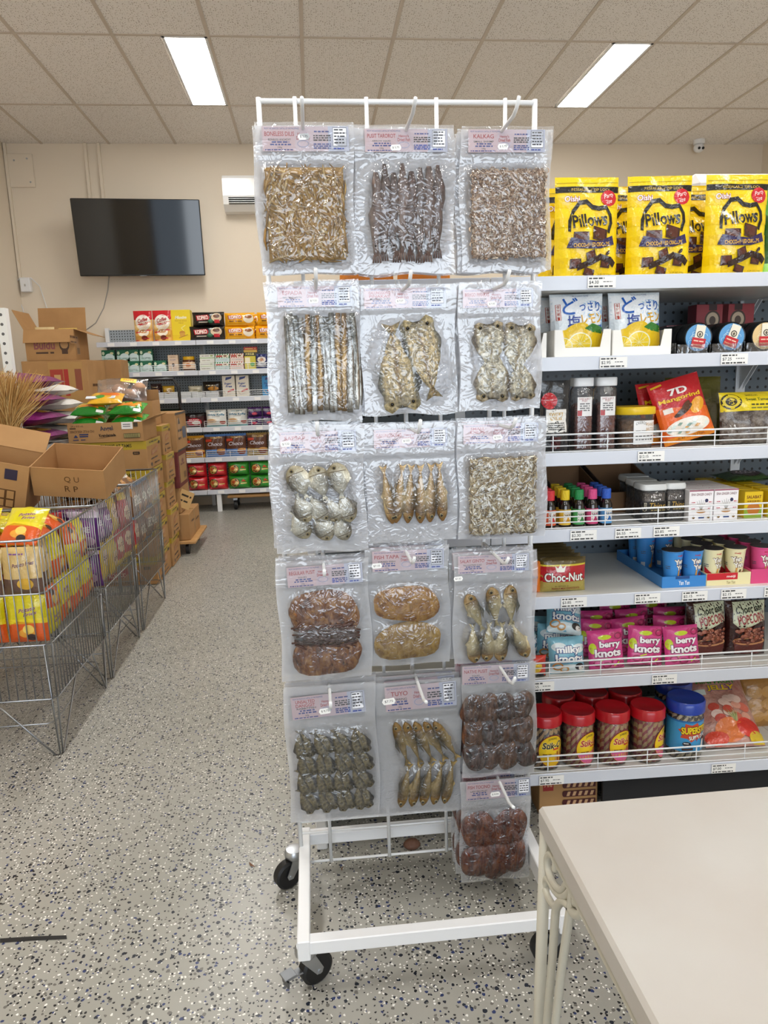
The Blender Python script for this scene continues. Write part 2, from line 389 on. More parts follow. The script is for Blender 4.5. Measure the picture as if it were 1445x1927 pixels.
w1.box(-1.95, YF-.07, .3, 3.15, YF-.03, .36, M_chrome2); w1.box(-1.95, YF-.07, 2.64, 3.15, YF-.03, 2.7, M_chrome2)
tag(w1.build('window_1'), kind='structure')
ce = MB().box(XL, YF, CEIL+.03, XR, YB, CEIL+.09, mat('ceiling void', '#cfc6bc', .9)).build('ceiling'); tag(ce, kind='structure')
M_tile = tile_material(); M_tbar = mat('ceiling grid bar', '#cbbfb2', .5)
tb = MB(); xs = [.045+.6*k for k in range(-5, 9)]; ys = [5.16+1.2*k for k in range(-8, 3)]
for x in xs:
    if XL < x < XR: tb.box(x-.012, YF, CEIL-.004, x+.012, YB, CEIL+.012, M_tbar)
for y in ys:
    if YF < y < YB: tb.box(XL, y-.012, CEIL-.0035, XR, y+.012, CEIL+.0115, M_tbar)
tb.build('ceiling_grid', ce)
_tm = {}
LIGHTS = [(-.558, 5.16), (2.445, 5.16)]+[(x, y) for y in (2.76, .36, -2.04) for x in (-.558, 2.445)]      # right edge x, near edge y; rows after the first: unseen, added to brighten
for x in [xs[0]-.6]+xs:
    for y in [ys[0]-1.2]+ys:
        x0, x1, y0, y1 = max(x+.006, XL), min(x+.594, XR), max(y+.006, YF), min(y+1.194, YB)
        if x1-x0 < .02 or y1-y0 < .02: continue
        if any(abs(x+.6-lx) < .01 and abs(y-ly) < .01 for lx, ly in LIGHTS): x1 = x+.294
        k = (round(x1-x0, 3), round(y1-y0, 3))
        if k not in _tm:
            o = MB().box(0, 0, 0, k[0], k[1], .014, M_tile, .003).build('ceiling_tile', ce); _tm[k] = o.data
        else:
            o = bpy.data.objects.new('ceiling_tile', _tm[k]); COL.objects.link(o); o.parent = ce
        o.location = (x0, y0, CEIL+.001)
M_glow = mat('light diffuser', '#fffdf8', .5, emit=PANEL)
LL = ['recessed LED ceiling panel above the wall television and far shelves', 'recessed LED ceiling panel on the dome camera side of the back of the shop']
for i, (lx, ly) in enumerate(LIGHTS):
    t = thing('ceiling_light', LL[i] if i < 2 else 'unseen LED ceiling panel added for light %s, on the %s side' % (('above the wire bins', 'above the fish rack', 'by the shop window')[(i-2)//2], ('television', 'dome camera')[i % 2]), 'ceiling light', (lx-.15, ly+.6, CEIL), group='LED ceiling panels')
    fr = MB(); a, b = .145, .594
    for q in ((-a, -b, a, -b+.018), (-a, b-.018, a, b), (-a, -b, -a+.018, b), (a-.018, -b, a, b)): fr.box(q[0], q[1], -.006, q[2], q[3], .02, M_white)
    fr.build('frame', t); MB().box(-a+.016, -b+.016, -.002, a-.016, b-.016, .004, M_glow).build('diffuser', t)
# wall fittings ------------------------------------------------------
tv = thing('television', 'flat black wall-mounted television tilted forward, switched off', 'television', tuple(onY(263, 448, 7.08)), rot=(math.radians(8), 0, math.radians(4)))
b = MB(); b.box(-.56, -.02, -.33, .56, .03, .33, M_blackp, .006); b.build('casing', tv)
MB().box(-.552, -.0225, -.317, .552, -.0195, .323, mat('tv glass', '#050507', .06, spec=.6)).build('screen', tv)
MB().box(-.03, -.0235, -.331, .03, -.0205, -.326, ink('#8a8d92')).build('maker_mark', tv)
MB().box(-.1, .03, -.05, .1, .237, .05, M_blackp).build('wall_bracket', tv)
ac = thing('air_conditioner', 'white split air conditioner high on the back wall', 'air conditioner', (-.33, 7.33, 2.80))
sec = [(0, 0), (0, .30), (-.19, .30), (-.215, .27), (-.225, .12), (-.2, .05), (-.12, 0)]
mb = MB(); vs = [(x, y, z) for x in (-.4, .4) for y, z in sec]; n = len(sec)
mb.add(vs, [tuple(range(n)), tuple(range(2*n-1, n-1, -1))]+[(i, n+i, n+(i+1) % n, (i+1) % n) for i in range(n)], mat('ac shell', '#f1f0ee', .22)); mb.build('body', ac)
mb = MB(); mb.add([(-.35, -.2255, .105), (.35, -.2255, .105), (.35, -.203, .048), (-.35, -.203, .048)], [(0, 3, 2, 1)], M_blackp); mb.build('outlet', ac)
for k in range(3): MB().box(-.35, -.228, .055+.018*k, .35, -.205, .059+.018*k, M_white).build('louvre', ac)
Art(base=.001).text('FUJITSU', -.28, 0, .06, .011, '#6b6d70').build('lettering', ac, lambda u, v, e: np.stack([u, np.full_like(u, -.2225-e), .16+v], 1))
for px, w in ((165, .03), (190, .03)):
    p = onY(px, 330, 7.31); c = MB(); c.box(-w/2, -.012, 0, w/2, .02, CEIL-2.6, M_wall, .004)
    o = c.build('cable_conduit', loc=(p[0], 7.312, 2.6)); tag(o, 'cream cable conduit above the television, '+('nearer the room corner' if px < 180 else 'nearer the air conditioner'), 'conduit', 'conduits above the television')
p0 = onY(37, 523, 7.3)
o = MB().box(-.012, -.012, 0, .012, .018, CEIL-p0[2], M_wall).build('cable_conduit', loc=(XL+.02, 7.314, p0[2])); tag(o, 'thin conduit in the wall corner above the small outlet box', 'conduit')
ob = thing('outlet_box', 'small white outlet box in the room corner with two thin cables', 'outlet', (XL+.07, 7.31, p0[2]-.13))
MB().box(-.045, -.04, 0, .045, .02, .13, M_white, .006).build('cover', ob); MB().box(-.006, -.046, .05, .006, -.038, .07, ink('#b8b4ae')).build('switch', ob)
for s in (-1, 1):
    mb = MB(); mb.tube([(s*.02, 0, .12), (s*.05, -.01, .13), (s*.12, 0, .05), (s*.16 if s > 0 else -.06, .005, -.15), (s*.3 if s > 0 else -.06, .005, -.5)], .004, M_white, 5); mb.build('cable', ob)
ph = MB()
q0 = onY(20, 290, 7.33); q1 = onY(68, 353, 7.33)
ph.box(q0[0]-.06, -.012, q1[2], q1[0], .002, q0[2], M_wall, .003)
o = ph.build('access_panel', loc=(0, 7.325, 0)); tag(o, 'square painted access panel below the ceiling in the corner', 'panel')
for qx, qz in ((.15, .8), (.75, .85), (.8, .15)):
    MB().lathe([(0, 0), (.008, .0), (.008, .004), (0, .005)], M_chrome2, 8).build('screw', o, loc=(q0[0]+(q1[0]-q0[0])*qx, -.013, q1[2]+(q0[2]-q1[2])*qz)).rotation_euler = (math.pi/2, 0, 0)
cb = MB(); cb.tube([tuple(onY(x, y, 7.325)) for x, y in ((205, 519), (203, 545), (195, 580), (180, 608), (160, 622), (140, 622))], .0045, mat('grey cable', '#a9a39b', .5), 6)
tag(cb.build('television_cable'), 'thin grey cable hanging in a curve from the television to the cartons', 'cable')
cc = thing('security_camera', 'small white dome security camera at the ceiling line', 'camera', (3.9, 7.2, CEIL))
MB().lathe([(0, 0), (.055, 0), (.055, -.03), (.05, -.04)][::-1], M_white, 20).build('base', cc, 40)
mb = MB(); mb.lathe([(.001, -.115)]+[(.05*math.cos(a), -.07+.045*math.sin(a)) for a in np.linspace(-1.2, 1.2, 9)]+[(.001, -.02)], M_white, 20); mb.build('dome', cc, True)
mb = MB(); mb.T = Matrix.Translation((-.02, -.045, -.085)) @ Matrix.Rotation(math.radians(100), 4, 'X'); mb.lathe([(0, .008), (.012, .006), (.013, 0)][::-1], M_blackp, 12); mb.build('lens', cc, True)
mb = MB(); mb.T = Matrix.Translation((.02, -.045, -.085)) @ Matrix.Rotation(math.radians(100), 4, 'X'); mb.lathe([(0, .008), (.012, .006), (.013, 0)][::-1], M_blackp, 12); mb.build('lens', cc, True)
# pale cabinet standing behind the near shelving, seen over the yellow pouches
c0 = onY(1300, 322, 3.4); 
cab = thing('fridge_cabinet', 'white rounded cabinet top rising behind the yellow cracker pouches', 'cabinet', (c0[0], 3.4, 0))
MB().box(0, 0, .08, 1.4, .13, c0[2], paint('#dcd6d0', .4), .05).build('body', cab)
MB().box(.03, .02, 0, 1.37, .11, .08, M_dark).build('plinth', cab)
# marks on the floor
tag(MB().add([tuple(onZ(x, y, .0012)) for x, y in ((0, 1774), (0, 1766), (60, 1762), (125, 1760), (126, 1767), (60, 1770))], [(0, 1, 2, 3, 4, 5)][0:1], M_black).build('floor_tape'), 'strip of black tape stuck on the grey floor', 'tape')

m = MB(); m.lathe([(.001, 0), (.016, .002), (.02, .009), (.014, .018), (.001, .022)], mat('brown skin', '#6b4a3a', .6, bump=(80, .4)), 14, sx=1.2); p = onZ(775, 1594, 0); tag(m.build('shallot', None, True, loc=(p[0], p[1], 0)), 'small brown shallot lying on the floor under the fish rack', 'shallot')
for x, y, r in ((645, 1636, .6), (475, 1628, 1.1)):
    p = onZ(x, y, 0); m = MB(); m.tube([(-.012*r, 0, .002), (0, .004*r, .0035), (.013*r, .001, .002)], .003*r, mat('dry leaf', '#7a5238', .7), 6, rs=[.0006, .003*r, .0006], flat=.4)
    o = m.build('leaf_scrap', None, True, loc=(p[0], p[1], 0)); o.rotation_euler = (0, 0, r*2); tag(o, 'tiny dry brown scrap on the floor '+('under the rack' if r < 1 else 'beside the rack wheel'), 'scrap')
# ------------------------------------------------------------------ hanging rack
RX0, RX1, PY = -.078, .487, 1.565
RACKTOP = 1.80
rk = thing('display_rack', 'white wheeled wire rack holding hanging vacuum packs of dried fish', 'rack', ((RX0+RX1)/2, 1.45, 0))
def rl(x, y, z): return (x-(RX0+RX1)/2, y-1.45, z)
def rbox(x0, y0, z0, x1, y1, z1, bev=.002):
    a = rl(x0, y0, z0); b = rl(x1, y1, z1); return MB().box(*a, *b, M_white, bev)
BZ0, BZ1, BY0, BY1 = .098, .128, 1.262, 1.635
rbox(RX0-.004, BY0, BZ0, RX1+.004, BY0+.026, BZ1).build('base_bar', rk)
rbox(RX0-.004, BY1-.026, BZ0, RX1+.004, BY1, BZ1).build('base_bar', rk)
for x in (RX0-.004, RX1-.022): rbox(x, BY0-.002, BZ0-.012, x+.026, BY1+.002, BZ1+.004).build('side_bar', rk)
for x in (RX0, RX1):
    m = MB(); m.tube([rl(x, PY, BZ1-.01), rl(x, PY, RACKTOP)], .0055, M_wire, 10); m.build('post', rk, True)
g = MB(); g.tube([rl(RX0, PY, RACKTOP-.006), rl(RX1, PY, RACKTOP-.006)], .005, M_wire, 10)
vx = [onY(x, 200, PY)[0] for x in (555, 689, 820, 949)]
for x in vx: g.tube([rl(x, PY-.006, .085), rl(x, PY-.006, RACKTOP)], .0042, M_wire, 8)
for z in (.085, .165, .195, .42, .70, .98, 1.26, 1.52): g.tube([rl(RX0, PY, z), rl(RX1, PY, z)], .0032, M_wire, 8)
g.build('wire_panel', rk, True)
M_brk = mat('brake steel', '#7d8084', .4, metal=1)
def caster(x, y, rz, brake):
    m = MB(); T = Matrix.Translation(rl(x, y, 0)) @ Matrix.Rotation(rz, 4, 'Z')
    c = bpy.data.objects.new('caster', None)
    w = MB(); w.T = T @ Matrix.Translation((0, .02, .036)) @ Matrix.Rotation(math.pi/2, 4, 'Y')
    w.lathe([(.012, -.012), (.03, -.013), (.036, -.009), (.036, .009), (.03, .013), (.012, .012)], M_black, 26)
    f = MB(); f.T = T; f.lathe([(.024, .085), (.024, .09), (.02, .097), (.012, .098)], M_chrome2, 16); f.lathe([(.02, .074), (.024, .08), (.024, .085)], M_chrome2, 16)
    for s in (-1, 1):
        f.T = T @ Matrix.Translation((s*.0165, 0, 0)) @ Matrix.Rotation(math.pi/2, 4, 'Z')
        f.prism([(-.02, .078), (.012, .078), (.03, .04), (.026, .03), (.014, .03)], -.0012, .0012, M_chrome2)
    f.T = T @ Matrix.Translation((0, .02, .036)); f.tube([(-.02, 0, 0), (.02, 0, 0)], .005, M_chrome2, 8)
    fo = f.build('caster', rk, 35); w.build('wheel', fo, 35)
    if brake:
        b = MB(); b.T = T; b.prism([(-.012, .03), (.012, .03), (.014, .045), (-.014, .045)], -.052, -.048, M_brk)
        b.box(-.010, -.05, .042, .010, -.01, .046, M_brk, .002); b.box(-.013, -.058, .05, .013, -.03, .053, M_brk, .001); b.build('brake_lever', fo)
caster(RX0+.012, BY0+.03, math.radians(-60), True); caster(RX0-.02, BY1-.03, math.radians(120), False)
caster(RX1-.02, BY0+.03, math.radians(95), False); caster(RX1-.012, BY1-.03, math.radians(60), False)
def hook(px, py, tip_up):
    """peg hook: px,py = where it leaves the front-most pack"""
    p = onY(px, py, BAGY); L = PY-BAGY
    m = MB(); x, z = p[0], p[2]
    m.tube([rl(x, PY+.006, z+.004), rl(x, BAGY, z), rl(x, BAGY-.085, z), rl(x, BAGY-.105, z+.006), rl(x, BAGY-.122, z+tip_up)], .0036, M_wire, 9)
    m.tube([rl(x, PY-.002, z-.025), rl(x, PY-.002, z+.03)], .005, M_wire, 8)
    return m.build('peg_hook', rk, True)
BAGY = 1.475
# ------------------------------------------------------------------ table in the foreground
tb_ = thing('table', 'white-topped table on scrolled cream iron legs', 'table', (.87, .2, 0))
def tl(p): return (p[0]-.87, p[1]-.2, p[2])
M_ttop = mat('pale laminate top', '#bcb9b4', .42, var=(5, '#b2aaa2', .45))
M_tleg = mat('cream painted iron', '#bfbbad', .45, bump=(300, .05))
MB().box(*tl((.240, -.42, .722)), *tl((1.5, .732, .752)), M_ttop, .004).build('table_top', tb_)
def tpath(pts, X=.252): return [tl(onX(1000+.308*x, 1460+.308*y, X)) for x, y in pts]
def smooth_path(p, n=6):
    P = [Vector(q) for q in p]; P = [P[0]*2-P[1]]+P+[P[-1]*2-P[-2]]; out = []
    for i in range(1, len(P)-2):
        for k in range(n):
            t = k/n; a, b, c, d = P[i-1:i+3]
            out.append(tuple(.5*((2*b)+(c-a)*t+(2*a-5*b+4*c-d)*t*t+(3*b-a-3*c+d)*t**3)))
    out.append(tuple(P[-2])); return out
def leg(flipx, flipy):
    def tr(P):
        return [((-p[0] if flipx else p[0])+(0 if not flipx else 0), (p[1] if not flipy else -(p[1])-.09), max(p[2], .0)) for p in P]
    a = tl(onX(1000+.308*88, 1460+.308*330, .252)); b = tl(onX(1000+.308*45, 1460+.308*1500, .252))
    m = MB(); m.tube(tr([(a[0], a[1], .724), (b[0], b[1], b[2]), (b[0], b[1]+.012, 0)]), .0072, M_tleg, 12)
    o = m.build('leg', tb_, True)
    for pts, r in (([(142, 575), (147, 520), (120, 480), (98, 500), (100, 570), (130, 650), (180, 700), (212, 660), (218, 590), (210, 540)], .0042),
                   ([(172, 575), (165, 530), (150, 500)], .0042),
                   ([(80, 668), (92, 632), (115, 650), (150, 712), (195, 738), (235, 700), (245, 640), (240, 560)], .0042),
                   ([(78, 672), (100, 740), (135, 792), (158, 796)], .0042)):
        q = MB(); q.tube(tr(smooth_path(tpath(pts))), r, M_tleg, 10); q.build('scroll', o, True)
    for pts in ([(95, 1500), (125, 1150), (142, 900), (152, 810), (185, 768), (222, 786), (262, 842), (300, 845), (316, 805), (300, 765), (268, 772)],
                [(148, 1500), (185, 1180), (225, 900), (250, 720), (252, 600)]):
        P = smooth_path(tpath(pts)); P = [(P[0][0], P[0][1]+.01, 0)]+P
        q = MB(); q.tube(tr(P), .005, M_tleg, 10); q.build('rod', o, True)
for fx in (0, 1):
    for fy in (0, 1): leg(fx, fy)
for fx in (-1, 1): MB().box(fx*.615-.008, -.55, .70, fx*.615+.008, .5, .723, M_tleg, .003).build('top_rail', tb_)
# ------------------------------------------------------------------ shelving
GA = math.radians(1.5); GO = np.array([0, 1.72, 0.0]); GEX = np.array([math.cos(GA), -math.sin(GA), 0]); GEY = np.array([math.sin(GA), math.cos(GA), 0])
def gp(px, py, gy): d = ray(px, py); t = ((GO-CAMP) @ GEY+gy)/(d @ GEY); p = CAMP+d*t-GO; return p @ GEX, p[2]
def gw(gx, gy, gz): p = GO+GEX*gx+GEY*gy; return (p[0], p[1], gz)
ZS = [1.466, 1.279, 1.047, .853, .677, .45, .178]
M_peg = peg_material('grey pegboard', '#59636b', .0254, .0042)
M_pegw = peg_material('pale pegboard', '#9aa3aa', .0254, .0052)
M_strip = mat('shelf ticket strip', '#d4d8e2', .25)
M_shelf = mat('shelf steel', '#e4e3de', .4)
def wire_fence(parent, x0, x1, z, y, h, n, posts, r=.0016):
    m = MB()
    for k in range(n): m.tube([(x0, y, z+.004+(h-.004)*k/(n-1)), (x1, y, z+.004+(h-.004)*k/(n-1))], r*(1.5 if k == n-1 else 1), M_wire, 6)
    for x in posts: m.tube([(x, y+.001, z), (x, y+.001, z+h)], r, M_wire, 6)
    return m.build('wire_fence', parent, True)
def price_tag(parent, cx, zc, price, w=.068, h=.026, sub=True):
    m = MB().box(cx-w/2, -.0042, zc-h/2, cx+w/2, -.003, zc+h/2, ink('#f4f2ee')).build('price_tag', parent)
    a = Art(base=.0001, dl=.00005)
    a.words(-w*.46, h*.28, w*.55, h*.13, '#3a3a3a', int(cx*999)); a.text(price, -w*.28, -.01*h, w*.34, h*.32, '#1c1c1c', bold=.01); a.words(w*.05, 0, w*.32, h*.08, '#6a6a6a', int(cx*777)); a.words(-w*.46, -h*.42, w*.85, h*.13, '#3a3a3a', int(cx*555))
    a.build('lettering', m, S_front(-.0042, cx, zc)); return m
near = thing('shop_shelving', 'grey pegboard shop shelving with sweets and snacks behind the fish rack', 'shelving', tuple(GO), -GA)
GX0, GX1, GD = -.03, 2.2, .42
bays = [GX0, .43, 1.30, GX1]
for a, b in zip(bays[:-1], bays[1:]):
    MB().box(a+.015, GD, .1, b-.015, GD+.02, 1.50, M_peg).build('back_panel', near)
for x in bays:
    MB().box(x-.015, GD-.005, 0, x+.015, GD+.045, 1.50, M_white).build('upright', near)
    MB().box(x-.015, .0, .0, x+.015, GD, .09, M_white, .004).build('base_foot', near)
    m = MB(); m.lathe([(.018, 0), (.018, .006), (.008, .01), (.008, .03)], M_chrome2, 12, (x, .03, 0)); m.build('foot_glide', near)
NSH = []
for i, z in enumerate(ZS):
    row = []
    for a, b in zip(bays[:-1], bays[1:]):
        m = MB(); m.box(a+.001, .004, z-.028, b-.001, GD, z, M_shelf); o = m.build('shelf', near)
        MB().box(a+.001, 0, z-.031, b-.001, .0045, z+.002, M_strip, .001).build('ticket_strip', o)
        for xx in (a+.006, b-.006):
            if i < 6: MB().prism([(0, 0), (0, -.028), (.33, -.028), (.40, -.10), (.40, 0)], -.001, .001, M_white).build('bracket', o, loc=(xx, .01, z-.003)).rotation_euler = (0, 0, math.pi/2)
        row.append(o)
    NSH.append(row)
MB().box(GX0, .33, .0, GX1, .345, .14, M_dark).build('kick_shade_panel', near)  # dark kick sheet kept far back, also stands in for shade below
MB().box(.76, .05, .0, GX1, .06, .146, M_dark).build('kick_shade_panel', near)  # black fill put in for the shade beneath the lowest shelf
def GB(x0, y0, x1, y1, gy, zs):
    """pixel box of a face standing on shelf height zs, gy behind the shelf front -> centre x, width, height"""
    ym = (y0+y1)/2; l = gp(x0, ym, gy); r = gp(x1, ym, gy); t = gp((x0+x1)/2, y0, gy); return (l[0]+r[0])/2, r[0]-l[0], t[1]-zs
for sh, px, py, pr in ((0, 1131, 534, '$4.30'), (1, 1153, 686, '$2.95'), (1, 1380, 679, '$7.25'), (2, 1224, 859, '$12.15'), (3, 1097, 1005, '$2.30'), (3, 1181, 1000, '$6.55'), (3, 1253, 996, '$3.85'),
                       (4, 1079, 1132, '$3.85'), (4, 1217, 1127, '$2.15'), (4, 1306, 1121, '$2.15'), (4, 1379, 1119, '$2.15'), (4, 1460, 1113, '$2.15'), (5, 1249, 1278, '$1.55'), (5, 1018, 1290, '$1.55'), (6, 1037, 1467, '$7.95'), (6, 1360, 1447, '$7.00')):
    x, z = gp(px, py, 0); b = 1 if x < bays[2] else 2
    price_tag(NSH[sh][b], x, ZS[sh]-.0145, pr)
for sh, n in ((2, 4), (3, 4), (5, 4), (6, 4)):
    h = .046 if sh != 6 else .05
    for bi, (a, b) in enumerate(zip(bays[:-1], bays[1:])):
        wire_fence(NSH[sh][bi], a+.02, b-.02, ZS[sh], .008, h, n, [a+.02+(b-a-.04)*k/(6 if bi == 1 else 3) for k in range((6 if bi == 1 else 3)+1)])
# far shelving against the back wall
FY = 6.88; FZ = [1.616, 1.341, 1.091, .814, .527, .215]
far = thing('wall_shelving', 'pale pegboard shelving against the back wall with coffee and noodles', 'shelving', (0, FY, 0))
FX = [-1.93, -1.04, -.12]; FSH = []
for a, b in zip(FX[:-1], FX[1:]): MB().box(a+.015, .40, .1, b-.015, .415, 1.75, M_pegw).build('back_panel', far)
for x in FX:
    MB().box(x-.018, .395, 0, x+.018, .44, 1.77, M_white).build('upright', far); MB().box(x-.02, 0, 0, x+.02, .42, .19, M_white, .004).build('base_foot', far) if 0 else None
for x in (-.935, -1.88, -.16): MB().box(x-.022, .01, 0, x+.022, .06, .19, M_white, .003).build('leg', far)
for i, z in enumerate(FZ):
    row = []
    for bi, (a, b) in enumerate(zip(FX[:-1], FX[1:])):
        o = MB().box(a+.002, .006, z-.03, b-.002, .4, z, M_shelf).build('shelf', far)
        MB().box(a+.002, 0, z-.042, b-.002, .0065, z+.002, M_strip, .001).build('ticket_strip', o)
        for k in range(4): MB().box(a+.1+.2*k, -.0012, z-.036, a+.16+.2*k, 0, z-.006, ink('#f4f4f4')).build('price_tag', o)
        if i < 5:
            for xx in (a+.008, b-.008): MB().prism([(0, 0), (0, -.03), (.3, -.03), (.395, -.13), (.395, 0)], -.0015, .0015, M_white).build('bracket', o, loc=(xx, .004, z-.004)).rotation_euler = (0, 0, math.pi/2)
        if i in (1, 2, 3, 4): wire_fence(o, a+.02, b-.02, z, .012, .058, 4, [a+.02+(b-a-.04)*k/4 for k in range(5)], .0022)
        row.append(o)
    FSH.append(row)
fz0 = thing('flat_trolley', 'wooden flat-bed trolley parked under the wall shelving', 'trolley', (-.53, 7.1, 0))
MB().box(-.33, -.2, .125, .33, .17, .155, mat('plywood board', '#c79a63', .5, var=(12, '#b08450', .4)), .01).build('board', fz0)
for x in (-.26, .26):
    for y in (-.12, .11):
        m = MB(); m.T = Matrix.Translation((x, y, .05)) @ Matrix.Rotation(math.pi/2, 4, 'Y'); m.lathe([(.02, -.015), (.048, -.014), (.05, 0), (.048, .014), (.02, .015)], M_black, 20); m.lathe([(.0, -.016), (.02, -.016), (.02, .016), (0, .016)], M_chrome2, 12)
        o = m.build('wheel', fz0, 35); MB().box(x-.02, y-.02, .095, x+.02, y+.02, .127, M_chrome2).build('fork', o)
# ------------------------------------------------------------------ vacuum packs of dried fish
def film_material(name, lo, hi, bumpk=.5, rough=.1, sc=60):
    m = bpy.data.materials.new(name); m.use_nodes = True; nt = m.node_tree; nt.nodes.clear()
    out = N(nt, 'ShaderNodeOutputMaterial'); tr = N(nt, 'ShaderNodeBsdfTransparent'); tr.inputs[0].default_value = (.97, .97, .98, 1)
    df = N(nt, 'ShaderNodeBsdfDiffuse'); df.inputs[0].default_value = (.86, .87, .9, 1)
    tl_ = N(nt, 'ShaderNodeBsdfTranslucent'); tl_.inputs[0].default_value = (.86, .87, .9, 1)
    dm = N(nt, 'ShaderNodeMixShader'); dm.inputs[0].default_value = .35; nt.links.new(df.outputs[0], dm.inputs[1]); nt.links.new(tl_.outputs[0], dm.inputs[2])
    gl = N(nt, 'ShaderNodeBsdfGlossy'); gl.inputs['Roughness'].default_value = rough; gl.inputs[0].default_value = (1, 1, 1, 1)
    at = N(nt, 'ShaderNodeAttribute'); at.attribute_name = 'haze'
    mr = N(nt, 'ShaderNodeMapRange'); mr.inputs['To Min'].default_value = lo; mr.inputs['To Max'].default_value = hi; nt.links.new(at.outputs['Fac'], mr.inputs['Value'])
    m1 = N(nt, 'ShaderNodeMixShader'); nt.links.new(mr.outputs[0], m1.inputs[0]); nt.links.new(tr.outputs[0], m1.inputs[1]); nt.links.new(dm.outputs[0], m1.inputs[2])
    tc = N(nt, 'ShaderNodeTexCoord'); n1 = N(nt, 'ShaderNodeTexNoise'); n1.inputs['Scale'].default_value = sc; n1.inputs['Detail'].default_value = 1.5; n1.inputs['Distortion'].default_value = 1.2
    nt.links.new(tc.outputs['Object'], n1.inputs['Vector']); bp = N(nt, 'ShaderNodeBump'); bp.inputs['Strength'].default_value = bumpk; bp.inputs['Distance'].default_value = .012
    sb_ = N(nt, 'ShaderNodeMath', operation='SUBTRACT'); sb_.inputs[1].default_value = .5; nt.links.new(n1.outputs[0], sb_.inputs[0]); ab_ = N(nt, 'ShaderNodeMath', operation='ABSOLUTE'); nt.links.new(sb_.outputs[0], ab_.inputs[0])
    nt.links.new(ab_.outputs[0], bp.inputs['Height']); nt.links.new(bp.outputs[0], gl.inputs['Normal'])
    if lo < .1:
        br_ = N(nt, 'ShaderNodeValToRGB'); nt.links.new(at.outputs['Fac'], br_.inputs[0]); e_ = br_.color_ramp.elements
        e_[0].position = 0; e_[0].color = (bumpk,)*3+(1,); e_[1].position = 1; e_[1].color = (bumpk*.45,)*3+(1,)
        for q_, v_ in ((.07, 1), (.1, .22), (.15, .22), (.22, .6)): k_ = e_.new(q_); k_.color = (bumpk*v_,)*3+(1,)
        nt.links.new(br_.outputs[0], bp.inputs['Strength'])
    fr = N(nt, 'ShaderNodeFresnel'); fr.inputs[0].default_value = 1.42; nt.links.new(bp.outputs[0], fr.inputs['Normal'])
    fm = N(nt, 'ShaderNodeMath', operation='MULTIPLY_ADD'); fm.inputs[1].default_value = 1.0; fm.inputs[2].default_value = .045; nt.links.new(fr.outputs[0], fm.inputs[0])
    m2 = N(nt, 'ShaderNodeMixShader'); nt.links.new(fm.outputs[0], m2.inputs[0]); nt.links.new(m1.outputs[0], m2.inputs[1]); nt.links.new(gl.outputs[0], m2.inputs[2])
    nt.links.new(m2.outputs[0], out.inputs[0]); return m
M_film = film_material('clear vacuum film', .012, .27, .7, .05, 36)
M_filmb = film_material('cloudy vacuum film', .30, .46, .25, .2)
M_clear = film_material('clear cello film', .03, .12, .35, .07, 45)
def fish_mat(name, back, side, belly, rough=.35, metal=.25, nz=(60, .7), headc='#6d5230'):
    if name in _MC: return _MC[name]
    m, nt, b = nt_mat(name); tc = N(nt, 'ShaderNodeTexCoord'); sx = N(nt, 'ShaderNodeSeparateXYZ'); nt.links.new(tc.outputs['Generated'], sx.inputs[0])
    n = N(nt, 'ShaderNodeTexNoise'); n.inputs['Scale'].default_value = nz[0]; n.inputs['Detail'].default_value = 4; nt.links.new(tc.outputs['Object'], n.inputs['Vector'])
    a = N(nt, 'ShaderNodeMath', operation='MULTIPLY_ADD'); a.inputs[1].default_value = nz[1]; nt.links.new(n.outputs[0], a.inputs[0]); nt.links.new(sx.outputs[2], a.inputs[2])
    sb = N(nt, 'ShaderNodeMath', operation='SUBTRACT'); sb.inputs[1].default_value = nz[1]/2; nt.links.new(a.outputs[0], sb.inputs[0])
    rp = N(nt, 'ShaderNodeValToRGB'); e = rp.color_ramp.elements; e[0].position = .12; e[0].color = lin(belly); e[1].position = .88; e[1].color = lin(back); k = e.new(.5); k.color = lin(side)
    nt.links.new(sb.outputs[0], rp.inputs[0])
    n3 = N(nt, 'ShaderNodeTexNoise'); n3.inputs['Scale'].default_value = 45; n3.inputs['Detail'].default_value = 5; nt.links.new(tc.outputs['Object'], n3.inputs['Vector'])
    hx = N(nt, 'ShaderNodeMath', operation='MULTIPLY_ADD'); hx.inputs[1].default_value = .5; nt.links.new(n3.outputs[0], hx.inputs[0]); nt.links.new(sx.outputs[0], hx.inputs[2])
    hr = N(nt, 'ShaderNodeMapRange'); hr.inputs['From Min'].default_value = .86; hr.inputs['From Max'].default_value = 1.12; hr.inputs['To Max'].default_value = .85; nt.links.new(hx.outputs[0], hr.inputs['Value'])
    hm = N(nt, 'ShaderNodeMix', data_type='RGBA'); nt.links.new(hr.outputs[0], hm.inputs[0]); nt.links.new(rp.outputs[0], hm.inputs[6]); hm.inputs[7].default_value = lin(headc)
    nt.links.new(hm.outputs[2], b.inputs['Base Color'])
    b.inputs['Roughness'].default_value = rough; b.inputs['Metallic'].default_value = metal
    bp = N(nt, 'ShaderNodeBump'); bp.inputs['Strength'].default_value = .5; bp.inputs['Distance'].default_value = .003
    n2 = N(nt, 'ShaderNodeTexNoise'); n2.inputs['Scale'].default_value = 260; nt.links.new(tc.outputs['Object'], n2.inputs['Vector']); nt.links.new(n2.outputs[0], bp.inputs['Height']); nt.links.new(bp.outputs[0], b.inputs['Normal'])
    _MC[name] = m; return m
M_eye = mat('fish eye ring', '#7a6e50', .2); M_pupil = mat('fish pupil', '#14120f', .1)
_FISH = {}
